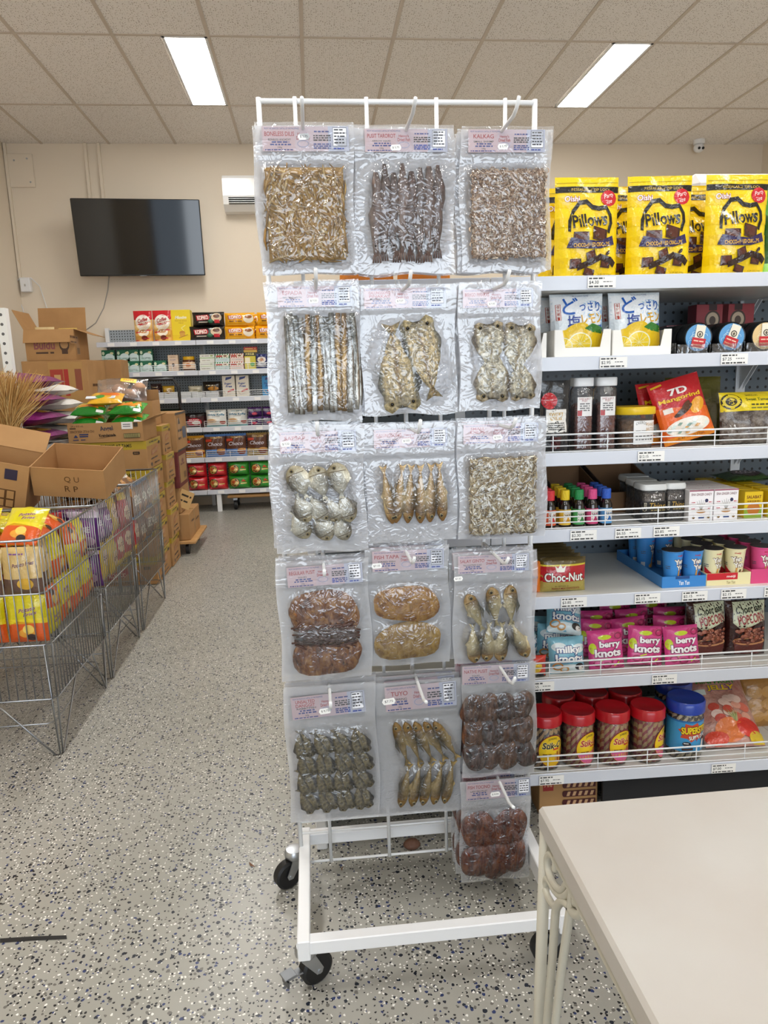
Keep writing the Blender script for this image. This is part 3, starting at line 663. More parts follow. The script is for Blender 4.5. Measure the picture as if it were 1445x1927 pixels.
def split_mat(name, skin, edge, flesh, seam, head):
    if name in _MC: return _MC[name]
    m, nt, b = nt_mat(name); tc = N(nt, 'ShaderNodeTexCoord'); sx = N(nt, 'ShaderNodeSeparateXYZ'); nt.links.new(tc.outputs['Generated'], sx.inputs[0])
    n = N(nt, 'ShaderNodeTexNoise'); n.inputs['Scale'].default_value = 55; n.inputs['Detail'].default_value = 5; nt.links.new(tc.outputs['Object'], n.inputs['Vector'])
    a = N(nt, 'ShaderNodeMath', operation='MULTIPLY_ADD'); a.inputs[1].default_value = .16; nt.links.new(n.outputs[0], a.inputs[0]); nt.links.new(sx.outputs[2], a.inputs[2])
    rp = N(nt, 'ShaderNodeValToRGB'); e = rp.color_ramp.elements; e[0].position = .10; e[0].color = lin(skin); e[1].position = .98; e[1].color = lin(skin)
    for q, c in ((.17, edge), (.27, flesh), (.5, flesh), (.575, seam), (.64, flesh), (.86, flesh), (.92, edge)): k = e.new(q); k.color = lin(c)
    nt.links.new(a.outputs[0], rp.inputs[0])
    hx = N(nt, 'ShaderNodeMath', operation='MULTIPLY_ADD'); hx.inputs[1].default_value = .35; nt.links.new(n.outputs[0], hx.inputs[0]); nt.links.new(sx.outputs[0], hx.inputs[2])
    hr = N(nt, 'ShaderNodeMapRange'); hr.inputs['From Min'].default_value = .92; hr.inputs['From Max'].default_value = 1.08; hr.inputs['To Max'].default_value = .8; nt.links.new(hx.outputs[0], hr.inputs['Value'])
    hm = N(nt, 'ShaderNodeMix', data_type='RGBA'); nt.links.new(hr.outputs[0], hm.inputs[0]); nt.links.new(rp.outputs[0], hm.inputs[6]); hm.inputs[7].default_value = lin(head)
    v = N(nt, 'ShaderNodeTexNoise'); v.inputs['Scale'].default_value = 150; v.inputs['Detail'].default_value = 4; nt.links.new(tc.outputs['Object'], v.inputs['Vector'])
    vr = N(nt, 'ShaderNodeMapRange'); vr.inputs['From Min'].default_value = .34; vr.inputs['From Max'].default_value = .66; vr.inputs['To Min'].default_value = .38; vr.inputs['To Max'].default_value = 1.3; nt.links.new(v.outputs[0], vr.inputs['Value'])
    mm = N(nt, 'ShaderNodeMix', data_type='RGBA', blend_type='MULTIPLY'); mm.inputs[0].default_value = 1; nt.links.new(hm.outputs[2], mm.inputs[6]); nt.links.new(vr.outputs[0], mm.inputs[7])
    nt.links.new(mm.outputs[2], b.inputs['Base Color']); b.inputs['Roughness'].default_value = .32; b.inputs['Metallic'].default_value = .12
    bp = N(nt, 'ShaderNodeBump'); bp.inputs['Strength'].default_value = .6; bp.inputs['Distance'].default_value = .004; nt.links.new(v.outputs[0], bp.inputs['Height']); nt.links.new(bp.outputs[0], b.inputs['Normal'])
    _MC[name] = m; return m
def fish_obj(key, L, Hh, T, m, deep=0, head=.24, fin=True, name='dried_fish'):
    if key in _FISH: return _FISH[key]
    mb = MB(); ns, nr = 15, 12; vs = []
    for i in range(ns):
        s = i/(ns-1); x = L*(.5-.86*s)
        if s < head: h = math.sin(math.pi/2*min(1, (s+.02)/head))**.75*(.86 if not deep else .82)
        else: h = (.86+.14*math.sin(math.pi*min(1, (s-head)/.5)))*(1-((s-head)/(1-head))**(1.7 if not deep else 2.4))*.98+.13*s
        for k in range(nr):
            w = 2*math.pi*k/nr; vs.append((x, T/2*math.sin(w)*h**.8, Hh/2*math.cos(w)*h))
    F = [(i*nr+k, i*nr+(k+1) % nr, (i+1)*nr+(k+1) % nr, (i+1)*nr+k) for i in range(ns-1) for k in range(nr)]
    F += [tuple(range(nr))[::-1], tuple((ns-1)*nr+k for k in range(nr))]; mb.add(vs, F, m)
    x0 = -L*.35; t = T*.12; a = .62*min(Hh, L*.25)
    mb.prism([(x0, .06*Hh), (-L*.5, a*.5), (-L*.455, 0), (-L*.5, -a*.5), (x0, -.06*Hh)], -t, t, m)
    if fin: mb.prism([(L*.18, .42*Hh), (-L*.02, .58*Hh), (-L*.2, .34*Hh)], -t, t, m); mb.prism([(L*.16, -.3*Hh), (L*.02, -.54*Hh), (-L*.06, -.36*Hh)], -t, t, m)
    g = [(L*(.5-.86*head)+.02*L*math.sin(q), -T*.45*math.sin(q)**.5, Hh*.38*math.cos(q)) for q in np.linspace(.35, 2.8, 6)]
    mb.tube(g, T*.06, mat('gill edge', '#5a452c', .5), 5)
    e = MB(); r = min(Hh*.15, L*.05); e.T = Matrix.Translation((L*(.5-.86*head*.5), -T*.40, Hh*.10)) @ Matrix.Rotation(math.pi/2, 4, 'X')
    e.lathe([(r*1.25, -r*.3), (r, r*.35)], M_eye, 10); e.lathe([(r*.62, r*.36), (r*.3, r*.55), (.0001, r*.6)], M_pupil, 10)
    ob = mb.build(name, None, 50); me = ob.data; bpy.data.objects.remove(ob); eo = e.build('eye', None, True); em = eo.data; bpy.data.objects.remove(eo)
    _FISH[key] = (me, em, L, Hh, T); return _FISH[key]
def put(me, name, parent, loc, ry=0, rx=0, rz=0, sc=1):
    o = bpy.data.objects.new(name, me); COL.objects.link(o); o.parent = parent; o.location = loc; o.rotation_mode = 'XYZ'
    o.matrix_basis = Matrix.Translation(loc) @ Matrix.Rotation(ry, 4, 'Y') @ Matrix.Rotation(rx, 4, 'X') @ Matrix.Rotation(rz, 4, 'Z') @ (Matrix.Diagonal((*((sc, sc, sc) if not isinstance(sc, tuple) else sc), 1)))
    return o
def put_fish(fk, root, x, z, ang, flip, sc=1, y=0, name='dried_fish'):
    """ang: direction the head points (degrees, 0 = right, 90 = up)"""
    me, em, L, Hh, T = fk
    o = put(me, name, root, (x, -T*sc/2-y, z), ry=-math.radians(ang), sc=(sc, sc, -sc if flip else sc))
    e = bpy.data.objects.new('eye', em); COL.objects.link(e); e.parent = o
    return (x, z, math.radians(ang), L*sc, Hh*sc, T*sc+y)
def meat_mat(name, c1, c2, c3, sc=30, st=.35, rough=.25):
    if name in _MC: return _MC[name]
    m, nt, b = nt_mat(name); tc = N(nt, 'ShaderNodeTexCoord'); mp = N(nt, 'ShaderNodeMapping'); mp.inputs['Scale'].default_value = (1, 1, st); mp.inputs['Rotation'].default_value = (0, .3, 0); nt.links.new(tc.outputs['Object'], mp.inputs[0])
    n = N(nt, 'ShaderNodeTexNoise'); n.inputs['Scale'].default_value = sc*3; n.inputs['Detail'].default_value = 5; n.inputs['Distortion'].default_value = .8; nt.links.new(mp.outputs[0], n.inputs['Vector'])
    n2 = N(nt, 'ShaderNodeTexNoise'); n2.inputs['Scale'].default_value = sc; n2.inputs['Detail'].default_value = 3; nt.links.new(tc.outputs['Object'], n2.inputs['Vector'])
    ad = N(nt, 'ShaderNodeMath', operation='MULTIPLY_ADD'); ad.inputs[1].default_value = .6; nt.links.new(n2.outputs[0], ad.inputs[0]); nt.links.new(n.outputs[0], ad.inputs[2])
    rp = N(nt, 'ShaderNodeValToRGB'); e = rp.color_ramp.elements; e[0].position = .55; e[0].color = lin(c1); e[1].position = 1.0; e[1].color = lin(c3); k = e.new(.76); k.color = lin(c2); nt.links.new(ad.outputs[0], rp.inputs[0]); nt.links.new(rp.outputs[0], b.inputs['Base Color'])
    b.inputs['Roughness'].default_value = rough; bp = N(nt, 'ShaderNodeBump'); bp.inputs['Strength'].default_value = .7; bp.inputs['Distance'].default_value = .006; nt.links.new(n.outputs[0], bp.inputs['Height']); nt.links.new(bp.outputs[0], b.inputs['Normal'])
    _MC[name] = m; return m
def dome_mesh(name, pts, T, m, rings=6, ridge=0, seed=0, m2=None):
    P = np.array(pts); c = P.mean(0); n = len(P); vs = []; R = np.random.RandomState(seed); ph = R.rand(6)*6
    for i in range(rings+1):
        s = 1-i/(rings+.3)
        for k in range(n):
            q = c+(P[k]-c)*s; h = T*(1-s**6)
            if i: h += ridge*(math.sin(q[0]*240+ph[0]+2.5*math.sin(q[1]*70+ph[2]))*.7+math.sin(q[1]*170+q[0]*120+ph[1])*.6)
            vs.append((q[0], -max(h, .0003), q[1]))
    F = [(i*n+k, i*n+(k+1) % n, (i+1)*n+(k+1) % n, (i+1)*n+k) for i in range(rings) for k in range(n)]
    F.append(tuple(rings*n+k for k in range(n)))
    ar = sum(P[i][0]*P[(i+1) % n][1]-P[(i+1) % n][0]*P[i][1] for i in range(n))
    if ar < 0: F = [f[::-1] for f in F]
    mb = MB(); mb.add(vs, F, m)
    if m2: mb.idx(m2); mb.mi = [1 if f < n*2 else 0 for f in range(len(F))]
    o = mb.build(name, None, True); me = o.data; bpy.data.objects.remove(o); return me
def ellipse(cx, cz, rx, rz, n=22, wob=.05, seed=0, rot=0, pw=2.7):
    R = np.random.RandomState(seed); a = R.rand(4)*6; out = []
    for k in range(n):
        w = 2*math.pi*k/n; f = 1+wob*(math.sin(2*w+a[0])+.7*math.sin(3*w+a[1])+.5*math.sin(5*w+a[2])); q = (abs(math.cos(w))**pw+abs(math.sin(w))**pw)**(-1/pw); x, z = rx*f*q*math.cos(w), rz*f*q*math.sin(w)
        out.append((cx+x*math.cos(rot)-z*math.sin(rot), cz+x*math.sin(rot)+z*math.cos(rot)))
    return out
def butterfly_mesh(key, L, Wd, T, skin, flesh):
    """split-open fish lying flat: two halves joined at the back, heads towards +x"""
    if key in _FISH: return _FISH[key]
    ns, nc = 18, 11; vs = []
    for i in range(ns):
        s = i/(ns-1); x = L*(.5-.88*s)
        w = (math.sin(math.pi/2*min(1, (s+.05)/.16))**.6)*(.86 if s < .22 else .86+.14*math.sin(math.pi*min(1, (s-.22)/.35)))*(1-max(0, (s-.45)/.55)**1.5*.92)
        w *= 1+.05*math.sin(s*23)
        for k in range(nc):
            q = k/(nc-1)*2-1; notch = (1-.16*(1-abs(q))) if s < .04 else 1
            h = (.25+.75*(1-abs(q)**4))*(1-.55*math.exp(-(q/.14)**2))+(.35*math.exp(-((abs(q)-.55)/.22)**2) if s < .25 else 0)
            vs.append((x*notch, -T*h*(1-s*.6), Wd/2*w*q))
    F = []; mi = []
    for i in range(ns-1):
        for k in range(nc-1):
            F.append((i*nc+k, i*nc+k+1, (i+1)*nc+k+1, (i+1)*nc+k)[::-1]); mi.append(0)
    mb = MB(); mb.add(vs, F, skin); mb.mi = mi
    t = T*.2; mb.prism([(-L*.36, .05*Wd), (-L*.5, .22*Wd), (-L*.46, 0), (-L*.5, -.22*Wd), (-L*.36, -.05*Wd)], -t*2, 0, skin)
    e = MB(); r = Wd*.062
    for s in (-1, 1):
        e.T = Matrix.Translation((L*.395, -T*1.0, s*Wd*.25)) @ Matrix.Rotation(math.pi/2, 4, 'X')
        e.lathe([(r*1.25, -r*.4), (r, r*.3)], M_eye, 12); e.lathe([(r*.66, r*.31), (r*.3, r*.5), (.0001, r*.55)], M_pupil, 12)
    ob = mb.build('split_fish', None, True); me = ob.data; bpy.data.objects.remove(ob); eo = e.build('eye', None, True); em = eo.data; bpy.data.objects.remove(eo)
    _FISH[key] = (me, em, L, Wd, T*2.2); return _FISH[key]
def bits_mesh(name, x0, z0, x1, z1, T, n, ln, r, mats, seed, curl=.3, ang=None, wob=.004):
    """a slab of small dried pieces, too many to count"""
    R = random.Random(seed); mb = MB()
    mb.box(x0+.004, -T*.45, z0+.004, x1-.004, -.0005, z1-.004, mats[0])
    for i in range(n):
        a = R.uniform(0, math.pi) if ang is None else R.gauss(*ang); l = R.uniform(*ln)/2; ax, az = abs(math.cos(a))*l*.85, abs(math.sin(a))*l*.85; x = R.uniform(x0+ax, x1-ax); z = R.uniform(z0+az, z1-az); y = -T*R.uniform(.45, 1.0); c = R.uniform(-curl, curl)*l
        dx, dz = math.cos(a)*l, math.sin(a)*l; nx, nz = -dz/l, dx/l; q = R.uniform(*r)
        pts = [(x-dx, y+.001, z-dz), (x-dx*.35+nx*c, y, z-dz*.35+nz*c), (x+dx*.35+nx*c, y, z+dz*.35+nz*c), (x+dx, y+.001, z+dz)]
        mb.tube(pts, q, R.choice(mats), 5, rs=[q*.35, q, q*.9, q*.3])
    o = mb.build(name, None, True); me = o.data; bpy.data.objects.remove(o); return me

def blob_height(X, Z, blobs):
    H = np.zeros_like(X)
    for b in blobs:
        if b[0] == 'box':
            _, x0, z0, x1, z1, T = b; d = np.minimum(np.minimum(X-x0, x1-X), np.minimum(Z-z0, z1-Z)); H = np.maximum(H, T*np.clip((d+.004)/.008, 0, 1))
        else:
            x, z, a, L, Hh, T = b; u = (X-x)*math.cos(a)+(Z-z)*math.sin(a); w = -(X-x)*math.sin(a)+(Z-z)*math.cos(a)
            q = (np.abs(u)/(L*.5))**2.4+(np.abs(w)/(Hh*.55))**2; H = np.maximum(H, T*np.clip(1-q, 0, 1)**.5)
    return H
def blur(H, k):
    for _ in range(k):
        P = np.pad(H, 1, mode='edge'); H = (P[1:-1, :-2]+P[1:-1, 2:]+P[:-2, 1:-1]+P[2:, 1:-1]+2*P[1:-1, 1:-1])/6
    return H
HENNY = "Henny's"
def fish_label(root, x0, z0, x1, z1, title, sub, price, pp, seed, rot=0, y=-.0036):
    """paper insert with the print of the packer, price sticker on top"""
    w, h = x1-x0, z1-z0; cx, cz = (x0+x1)/2, (z0+z1)/2
    lab = MB().box(-w/2, -.0003, -h/2, w/2, .0003, h/2, ink('#e9dbe2')).build('label', root, loc=(cx, y, cz)); lab.rotation_euler = (0, -rot, 0)
    a = Art(base=.0004, dl=.00006)
    a.rect(-w/2, -h/2, w*-.12, h/2, '#f0d3d6'); a.rect(-w*.12, -h/2, w*.26, h/2, '#ecd6dc'); a.rect(w*.26, -h/2, w/2, h/2, '#dcdff0')
    bl, rd, bk = '#3b4d9c', '#c23b40', '#26242a'
    a.text('FROM THE SEAFOOD CAPITAL OF THE PHILIPPINES', -w*.27, h*.41, w*.40, h*.07, bl)
    if '\n' in title:
        t1, t2 = title.split('\n'); a.text(t1, -w*.31, h*.27, min(w*.26, .2*h*len(t1)*.75), h*.14, rd, bold=.012); a.text(t2, -w*.31, h*.10, min(w*.26, .2*h*len(t2)*.75), h*.14, rd, bold=.012)
    else: a.text(title, -w*.30, h*.20, min(w*.34, .19*h*len(title)*.85), h*.18, rd, bold=.012)
    a.text(sub, -w*.30, -h*.03, min(w*.26, .1*h*len(sub)*.8), h*.085, bk, bold=.01)
    a.words(-w*.39, -h*.16, w*.2, h*.06, bl, seed); a.words(-w*.41, -h*.26, w*.24, h*.06, bl, seed+1); a.text('100g', -w*.30, -h*.35, w*.05, h*.08, bk)
    a.words(-w*.47, -h*.46, w*.32, h*.045, bl, seed+2)
    a.text(HENNY, -w*.03, h*.18, w*.12, h*.15, rd, bold=.012); a.text('Dried Fish', -w*.03, h*.03, w*.15, h*.14, rd, bold=.012)
    a.ring(-w*.03, -h*.2, w*.065, h*.13, h*.018, '#a9b6dd', n=16)
    a.words(w*.10, h*.26, w*.17, h*.055, bl, seed+3)
    for k in range(3): a.words(w*.09, h*(.10-.09*k), w*.2, h*.05, bk, seed+4+k)
    for k in range(3): a.words(w*.09, h*(-.24-.08*k), w*.2, h*.05, bl, seed+9+k)
    a.rect(w*.315, -h*.3, w*.475, h*.44, '#2a2a30'); a.rect(w*.318, -h*.285, w*.472, h*.425, '#e9ebf3')
    for k in range(5): a.words(w*.33, h*(.33-.13*k), w*.13, h*.05, bk, seed+20+k, .8)
    a.rect(w*.318, h*.22, w*.472, h*.232, bk); a.words(w*.32, -h*.42, w*.12, h*.05, bl, seed+31)
    a.build('lettering', lab, S_front())
    if price:
        px, pz = pp; s = h*.21
        m = MB(); m.prism([(-s*1.25, 0), (-s*.95, s*.6), (s*.95, s*.6), (s*1.25, 0), (s*.95, -s*.6), (-s*.95, -s*.6)], -.0004, .0001, ink('#f6f6f4'))
        o = m.build('price_sticker', root, loc=(cx+px*w, y-.0016, cz+pz*h)); o.rotation_euler = (0, -rot-.05, 0)
        Art(base=.0006, dl=.0001).text(price, 0, 0, s*1.5, s*.5, '#2b2b2b').build('lettering', o, S_front())
def vac_bag(key, label, hk, box, con, title, sub, price, pp, fill, nback=2, lab=None, rot=0, hz=1.0, tall=.022):
    """box / con / lab: pixel boxes of the front pack, its contents and its label; hk: pixel of the hanging point"""
    h0 = onY(*hk, BAGY)+np.array([0, .009 if key[2] == '2' else 0, 0]); R = random.Random(key)
    def lc(px, py): p = onY(px, py, h0[1]); return p[0]-h0[0], p[2]-h0[2]
    x0 = (lc(box[0], (box[1]+box[3])/2))[0]; x1 = lc(box[2], (box[1]+box[3])/2)[0]; zt = lc((box[0]+box[2])/2, box[1])[1]; zb = lc((box[0]+box[2])/2, box[3])[1]
    c0 = lc(con[0], (con[1]+con[3])/2)[0]; c1 = lc(con[2], (con[1]+con[3])/2)[0]; d1 = lc((con[0]+con[2])/2, con[1])[1]; d0 = lc((con[0]+con[2])/2, con[3])[1]
    root = thing('vacuum_pack', label, 'food pack', tuple(h0), group='hanging vacuum packs of dried seafood')
    blobs = fill(root, c0, d0, c1, d1)
    if lab is None:
        lab_ = (x0+(x1-x0)*.06, zt-(zt-zb)*.20, x1-(x1-x0)*.06, zt-(zt-zb)*.045)
    else: a = lc(lab[0], (lab[1]+lab[3])/2); b = lc(lab[2], (lab[1]+lab[3])/2); lab_ = (a[0], lc((lab[0]+lab[2])/2, lab[3])[1], b[0], lc((lab[0]+lab[2])/2, lab[1])[1])
    nx, nz = 46, 62; X, Z = np.meshgrid(np.linspace(x0, x1, nx), np.linspace(zb, zt, nz))
    Hh = blob_height(X, Z, blobs); T = max(b[-1] for b in blobs); cov = blur((Hh > .001).astype(float), 3); near_ = blur((Hh > .001).astype(float), 14)
    Rn = np.random.RandomState(abs(hash(key)) % 9999 if 0 else sum(map(ord, key))*7 % 9999)
    K = Rn.randn(9, 2)*110; ph = Rn.rand(9)*6.3; w = sum(np.abs(np.sin((k[0]*X+k[1]*Z)*.5+p)) for k, p in zip(K[:5], ph))/5+sum(np.sin(k[0]*X+k[1]*Z+p) for k, p in zip(K[5:], ph[5:]))/14
    edge = np.clip(np.minimum(np.minimum(X-x0, x1-X), np.minimum(Z-zb, zt-Z))/.012, 0, 1)
    H = np.maximum(Hh, blur(Hh, 2))+.0012+(.0035*w*(.25+.75*np.clip(near_*2, 0, 1))*np.clip(edge, 0, 1))*(1-.55*cov)
    zl = d1+.012; H = np.where(Z > zl, .0046+.0012*w*edge, H); H = np.maximum(blur(H, 1), .0008+Hh*.98)
    warp = .004*np.sin(3*(X-x0)/(x1-x0)*math.pi+ph[0])+.003*np.sin(5*(X-x0)/(x1-x0)*2+ph[1])
    Zw = Z+warp*np.where(Z < (zt+zb)/2, (zt+zb-2*Z)/(zt-zb), .25*(2*Z-zt-zb)/(zt-zb)); Xw = X+.003*np.sin((Z-zb)/(zt-zb)*7+ph[2])*(np.abs(X-(x0+x1)/2)/(x1-x0)*2)
    A = np.stack([Xw, -H, Zw], -1); B = np.stack([Xw, .0012+0*H, Zw], -1)
    hazeF = np.clip(1-cov*1.15, 0, 1)*hz
    hazeF = np.where((X > lab_[0]-.002) & (X < lab_[2]+.002) & (Z > lab_[1]-.002) & (Z < lab_[3]+.002), .12, hazeF)
    m = MB(); m.grid(A, M_film); m.build('film_front', root, True, attr=hazeF.ravel())
    m = MB(); m.grid(B[::6, ::5], M_filmb, flip=True); m.build('film_back', root, True, attr=np.ones(B[::6, ::5].shape[:2]).ravel())
    fish_label(root, *lab_, title, sub, price, pp, sum(map(ord, key)), rot)
    for k in range(nback):
        ox, oz = R.uniform(-.009, .006), R.uniform(-.004, .009)
        if key == 'b61': ox = -abs(ox)
        copy_tree(root, (h0[0]+ox, h0[1]+(k+1)*min(.022, (PY-h0[1]-.014)/(nback+.4)), h0[2]+oz*.5+.002), (0, R.uniform(-.02, .02), 0), label='%s pack, %s on its hook' % (title.replace(chr(10), ' ').title(), ('second', 'third', 'fourth', 'fifth')[k]), skip=('price_sticker', 'eye') if 1 else ())
    hook(hk[0], hk[1], R.choice((.012, .02, .026)))
    return root
# --- contents
def F_galung(): return fish_obj('galung', .1, .024, .012, fish_mat('scad skin', '#5c5a4e', '#c8b78c', '#e6dcc0'))
def slab(fn, T): return lambda r, a, b, c, d: fn(r, a, b, c, d, T)
def fill_boneless(r, a, b, c, d):
    ms = [mat('boneless anchovy %d' % i, q, .3, var=(60, '#a07c3c', .5)) for i, q in enumerate(('#c49a52', '#b48438', '#d8b878', '#94692c'))]
    me = bits_mesh('anchovy_fillets', a, b, c, d, .009, 420, (.03, .06), (.0018, .0036), ms, 4, .25, (1.75, .7)); tag(put(me, 'anchovy_fillets', r, (0, 0, 0)), kind='stuff'); return [('box', a, b, c, d, .011)]
def fill_kalkag(r, a, b, c, d):
    ms = [mat('tiny shrimp %d' % i, q, .35) for i, q in enumerate(('#c9a98c', '#d8bfa6', '#b08f74', '#e2d0bb', '#8d6f58'))]
    me = bits_mesh('tiny_shrimps', a, b, c, d, .010, 2600, (.005, .011), (.0011, .0019), ms, 5, .6); tag(put(me, 'tiny_shrimps', r, (0, 0, 0)), kind='stuff'); return [('box', a, b, c, d, .0115)]
def fill_dilis(r, a, b, c, d):
    ms = [mat('small anchovy %d' % i, q, .35) for i, q in enumerate(('#cdb78c', '#e3d6b6', '#a88f63', '#f0e8d4', '#7d6a48'))]
    me = bits_mesh('small_anchovies', a, b, c, d, .010, 1300, (.012, .022), (.0012, .0021), ms, 6, .25); tag(put(me, 'small_anchovies', r, (0, 0, 0)), kind='stuff'); return [('box', a, b, c, d, .0115)]
def squid_tube(r, x, z0, z1, w, m, R):
    n = 9; pts = []; rs = []
    for i in range(n):
        t = i/(n-1); pts.append((x+.006*math.sin(t*5+R.random()*2)*(t), -.0045-.002*math.sin(t*9), z1+(z0-z1)*t)); rs.append(w*(.14+.86*math.sin(math.pi*min(.93, t*.95+.05))**.8)*(1+.22*math.sin(t*13+x*900)))
    mb = MB(); mb.tube(pts, w, m, 10, rs=[q*.5 for q in rs], flat=2.0)
    for k in range(4): mb.tube([(pts[-1][0]+(k-1.5)*.002, -.004, z0+.012), (pts[-1][0]+(k-1.5)*.004, -.006, z0), (pts[-1][0]+(k-1.5)*.005, -.004, z0-.012)], .0016, m, 5)
    o = mb.build('dried_squid', r, True); e = MB(); e.lathe([(.0022, 0), (.0001, .0012)], M_pupil, 8); eo = e.build('eye', o, True, loc=(pts[-2][0], -.0095, pts[-2][2])); eo.rotation_euler = (math.pi/2, 0, 0)
    return (x, (z0+z1)/2, math.pi/2, abs(z1-z0)*1.1, w*2.2, .011)
def fill_tarorot(r, a, b, c, d):
    R = random.Random(8); ms = [mat('arrow squid %d' % i, q, .3, var=(55, v, .5)) for i, (q, v) in enumerate((('#5c4640', '#8f7a70'), ('#43302c', '#75605a'), ('#7a665e', '#382826')))]; out = []
    for i in range(8):
        x = a+(c-a)*(i+.5)/8; out.append(squid_tube(r, x, b+.008+R.uniform(-.004, .01), d-R.uniform(0, .02), .0125, ms[i % 3], R))
    return out
def fill_espada(r, a, b, c, d):
    R = random.Random(9); ms = [fish_mat('hairtail %d' % i, *q, rough=.28, metal=.5, nz=(90, 1.2)) for i, q in enumerate((('#6f716e', '#c4c6c2', '#9a968a'), ('#7d5f34', '#b8965c', '#8f6f40'), ('#5a5d58', '#b4b7b3', '#d6d6cf')))]; out = []
    n = 14
    for i in range(n):
        x = a+(c-a)*(i+.5)/n; w = (c-a)/n*.62; m = ms[(0, 0, 2, 0, 1, 2, 1, 0, 0, 2, 1, 1, 0, 2)[i]]; mb = MB()
        t0, t1 = R.uniform(-.004, .006), R.uniform(-.006, .004); P = [(x+.003*math.sin(q*3+i), -.006-.0015*math.sin(q*7+i*2), b+t0+(d+t1-b-t0)*q) for q in np.linspace(0, 1, 8)]
        mb.tube(P, w*.36, m, 8, rs=[w*q*.36 for q in (.75, 1, 1, 1.05, 1, 1, .95, .7)], flat=3.1); mb.build('hairtail_strip', r, True)
    return [('box', a, b, c, d, .0125)]
def fill_split(key, L, Wd, items, skin, flesh, name='split_fish'):
    def f(r, a, b, c, d):
        k = butterfly_mesh(key, 1.0*L*(d-b), Wd*(c-a), .006, skin, flesh); out = []
        for fx, fz, ang, sc in items:
            x, z = a+(c-a)*fx, b+(d-b)*fz; o = put(k[0], name, r, (x, -.001, z), ry=-math.radians(ang), sc=(sc, 1, sc)); e = bpy.data.objects.new('eye', k[1]); COL.objects.link(e); e.parent = o
            out.append((x, z, math.radians(ang), k[2]*sc, k[3]*sc, .0115))
        return out
    return f
def fill_fish(key, L, Hh, T, m, items, deep=0, head=.24):
    def f(r, a, b, c, d):
        k = fish_obj(key, L*(d-b), Hh*(c-a), T, m, deep, head); out = []
        for it in items:
            fx, fz, ang, fl = it[:4]; out.append(put_fish(k, r, a+(c-a)*fx, b+(d-b)*fz, ang, fl, it[4] if len(it) > 4 else 1, it[5] if len(it) > 5 else 0))
        return out
    return f
def fill_slabs(items, T, mats, name, ridge=.0008):
    def f(r, a, b, c, d):
        out = []
        for i, (fx, fz, rx, rz, rot, mi) in enumerate(items):
            x, z = a+(c-a)*fx, b+(d-b)*fz; me = dome_mesh(name, ellipse(0, 0, rx*(c-a), rz*(d-b), 24, .05, i+3, math.radians(rot)), T, mats[mi], 6, ridge, i); put(me, name, r, (x, -.0008*(i % 3)-.0004, z))
            out.append((x, z, math.radians(rot), rx*(c-a)*2.1, rz*(d-b)*2.1, T+.0025))
        return out
    return f
def fill_pusit(r, a, b, c, d):
    mb1 = meat_mat('dried squid amber', '#2e170a', '#744020', '#a8743c', 22, .6); mk = mat('squid tentacle', '#3b2722', .3, var=(80, '#5d4038', .5))
    out = fill_slabs([(.5, .74, .5, .27, 0, 0), (.5, .25, .5, .26, 0, 0), (.3, .78, .3, .2, 20, 0), (.72, .24, .28, .22, -20, 0)], .006, [mb1], 'dried_squid', .0016)(r, a, b, c, d)
    R = random.Random(3); mb = MB()
    for i in range(150):
        x = a+(c-a)*R.uniform(.0, .86); z = b+(d-b)*R.uniform(.36, .60); q = R.uniform(-.4, .4); mb.tube([(x, -.006, z), (x+.012, -.0105, z+q*.01), (x+.024, -.008, z+q*.02+R.uniform(-.006, .006))], .0022, mk, 5)
    tag(mb.build('tentacles', r, True), kind='stuff'); return out+[('box', a+(c-a)*.05, b+(d-b)*.38, c-(c-a)*.05, b+(d-b)*.58, .0125)]
scad = fish_mat('scad skin', '#5a4a2c', '#b89560', '#d9c394', .3, .15, headc='#6a4a22'); salay = fish_mat('salay skin', '#46473f', '#b3a478', '#dccfa8', .3, .2, headc='#7a5c30')
tuyo = fish_mat('tuyo skin', '#332e1c', '#8c7440', '#b39a60', .3, .2, headc='#6a4e20'); sap = fish_mat('slipmouth skin', '#4f4b45', '#b9b4a2', '#e0dbc8', .3, .2, headc='#8f866c')
GS = GF = split_mat('split scad', '#3a3c38', '#7d7a66', '#cbb27c', '#8a6a3a', '#8f8464'); BS = BF = split_mat('split bream', '#5a4a36', '#9a8a6c', '#cfc5a8', '#a08c62', '#7c6c52')
DS = DF = split_mat('split danggit', '#0c0a07', '#221d14', '#7a6d4a', '#241f15', '#4f4529')
amber = meat_mat('fish tapa amber', '#6e3a0e', '#a06c28', '#c08e40', 26, .8); amber2 = meat_mat('fish tapa gold', '#7a5414', '#9a7430', '#b8944c', 26, .8)
toc = meat_mat('tocino red', '#2e0f08', '#5c2410', '#8a451c'); nat = [meat_mat('native squid %d' % i, *q) for i, q in enumerate((('#1f110d', '#4a2a1e', '#6e4428'), ('#2a170f', '#5a3520', '#7a4c2a'), ('#1b100f', '#3d2622', '#66463c')))]
HK = 'hanging'
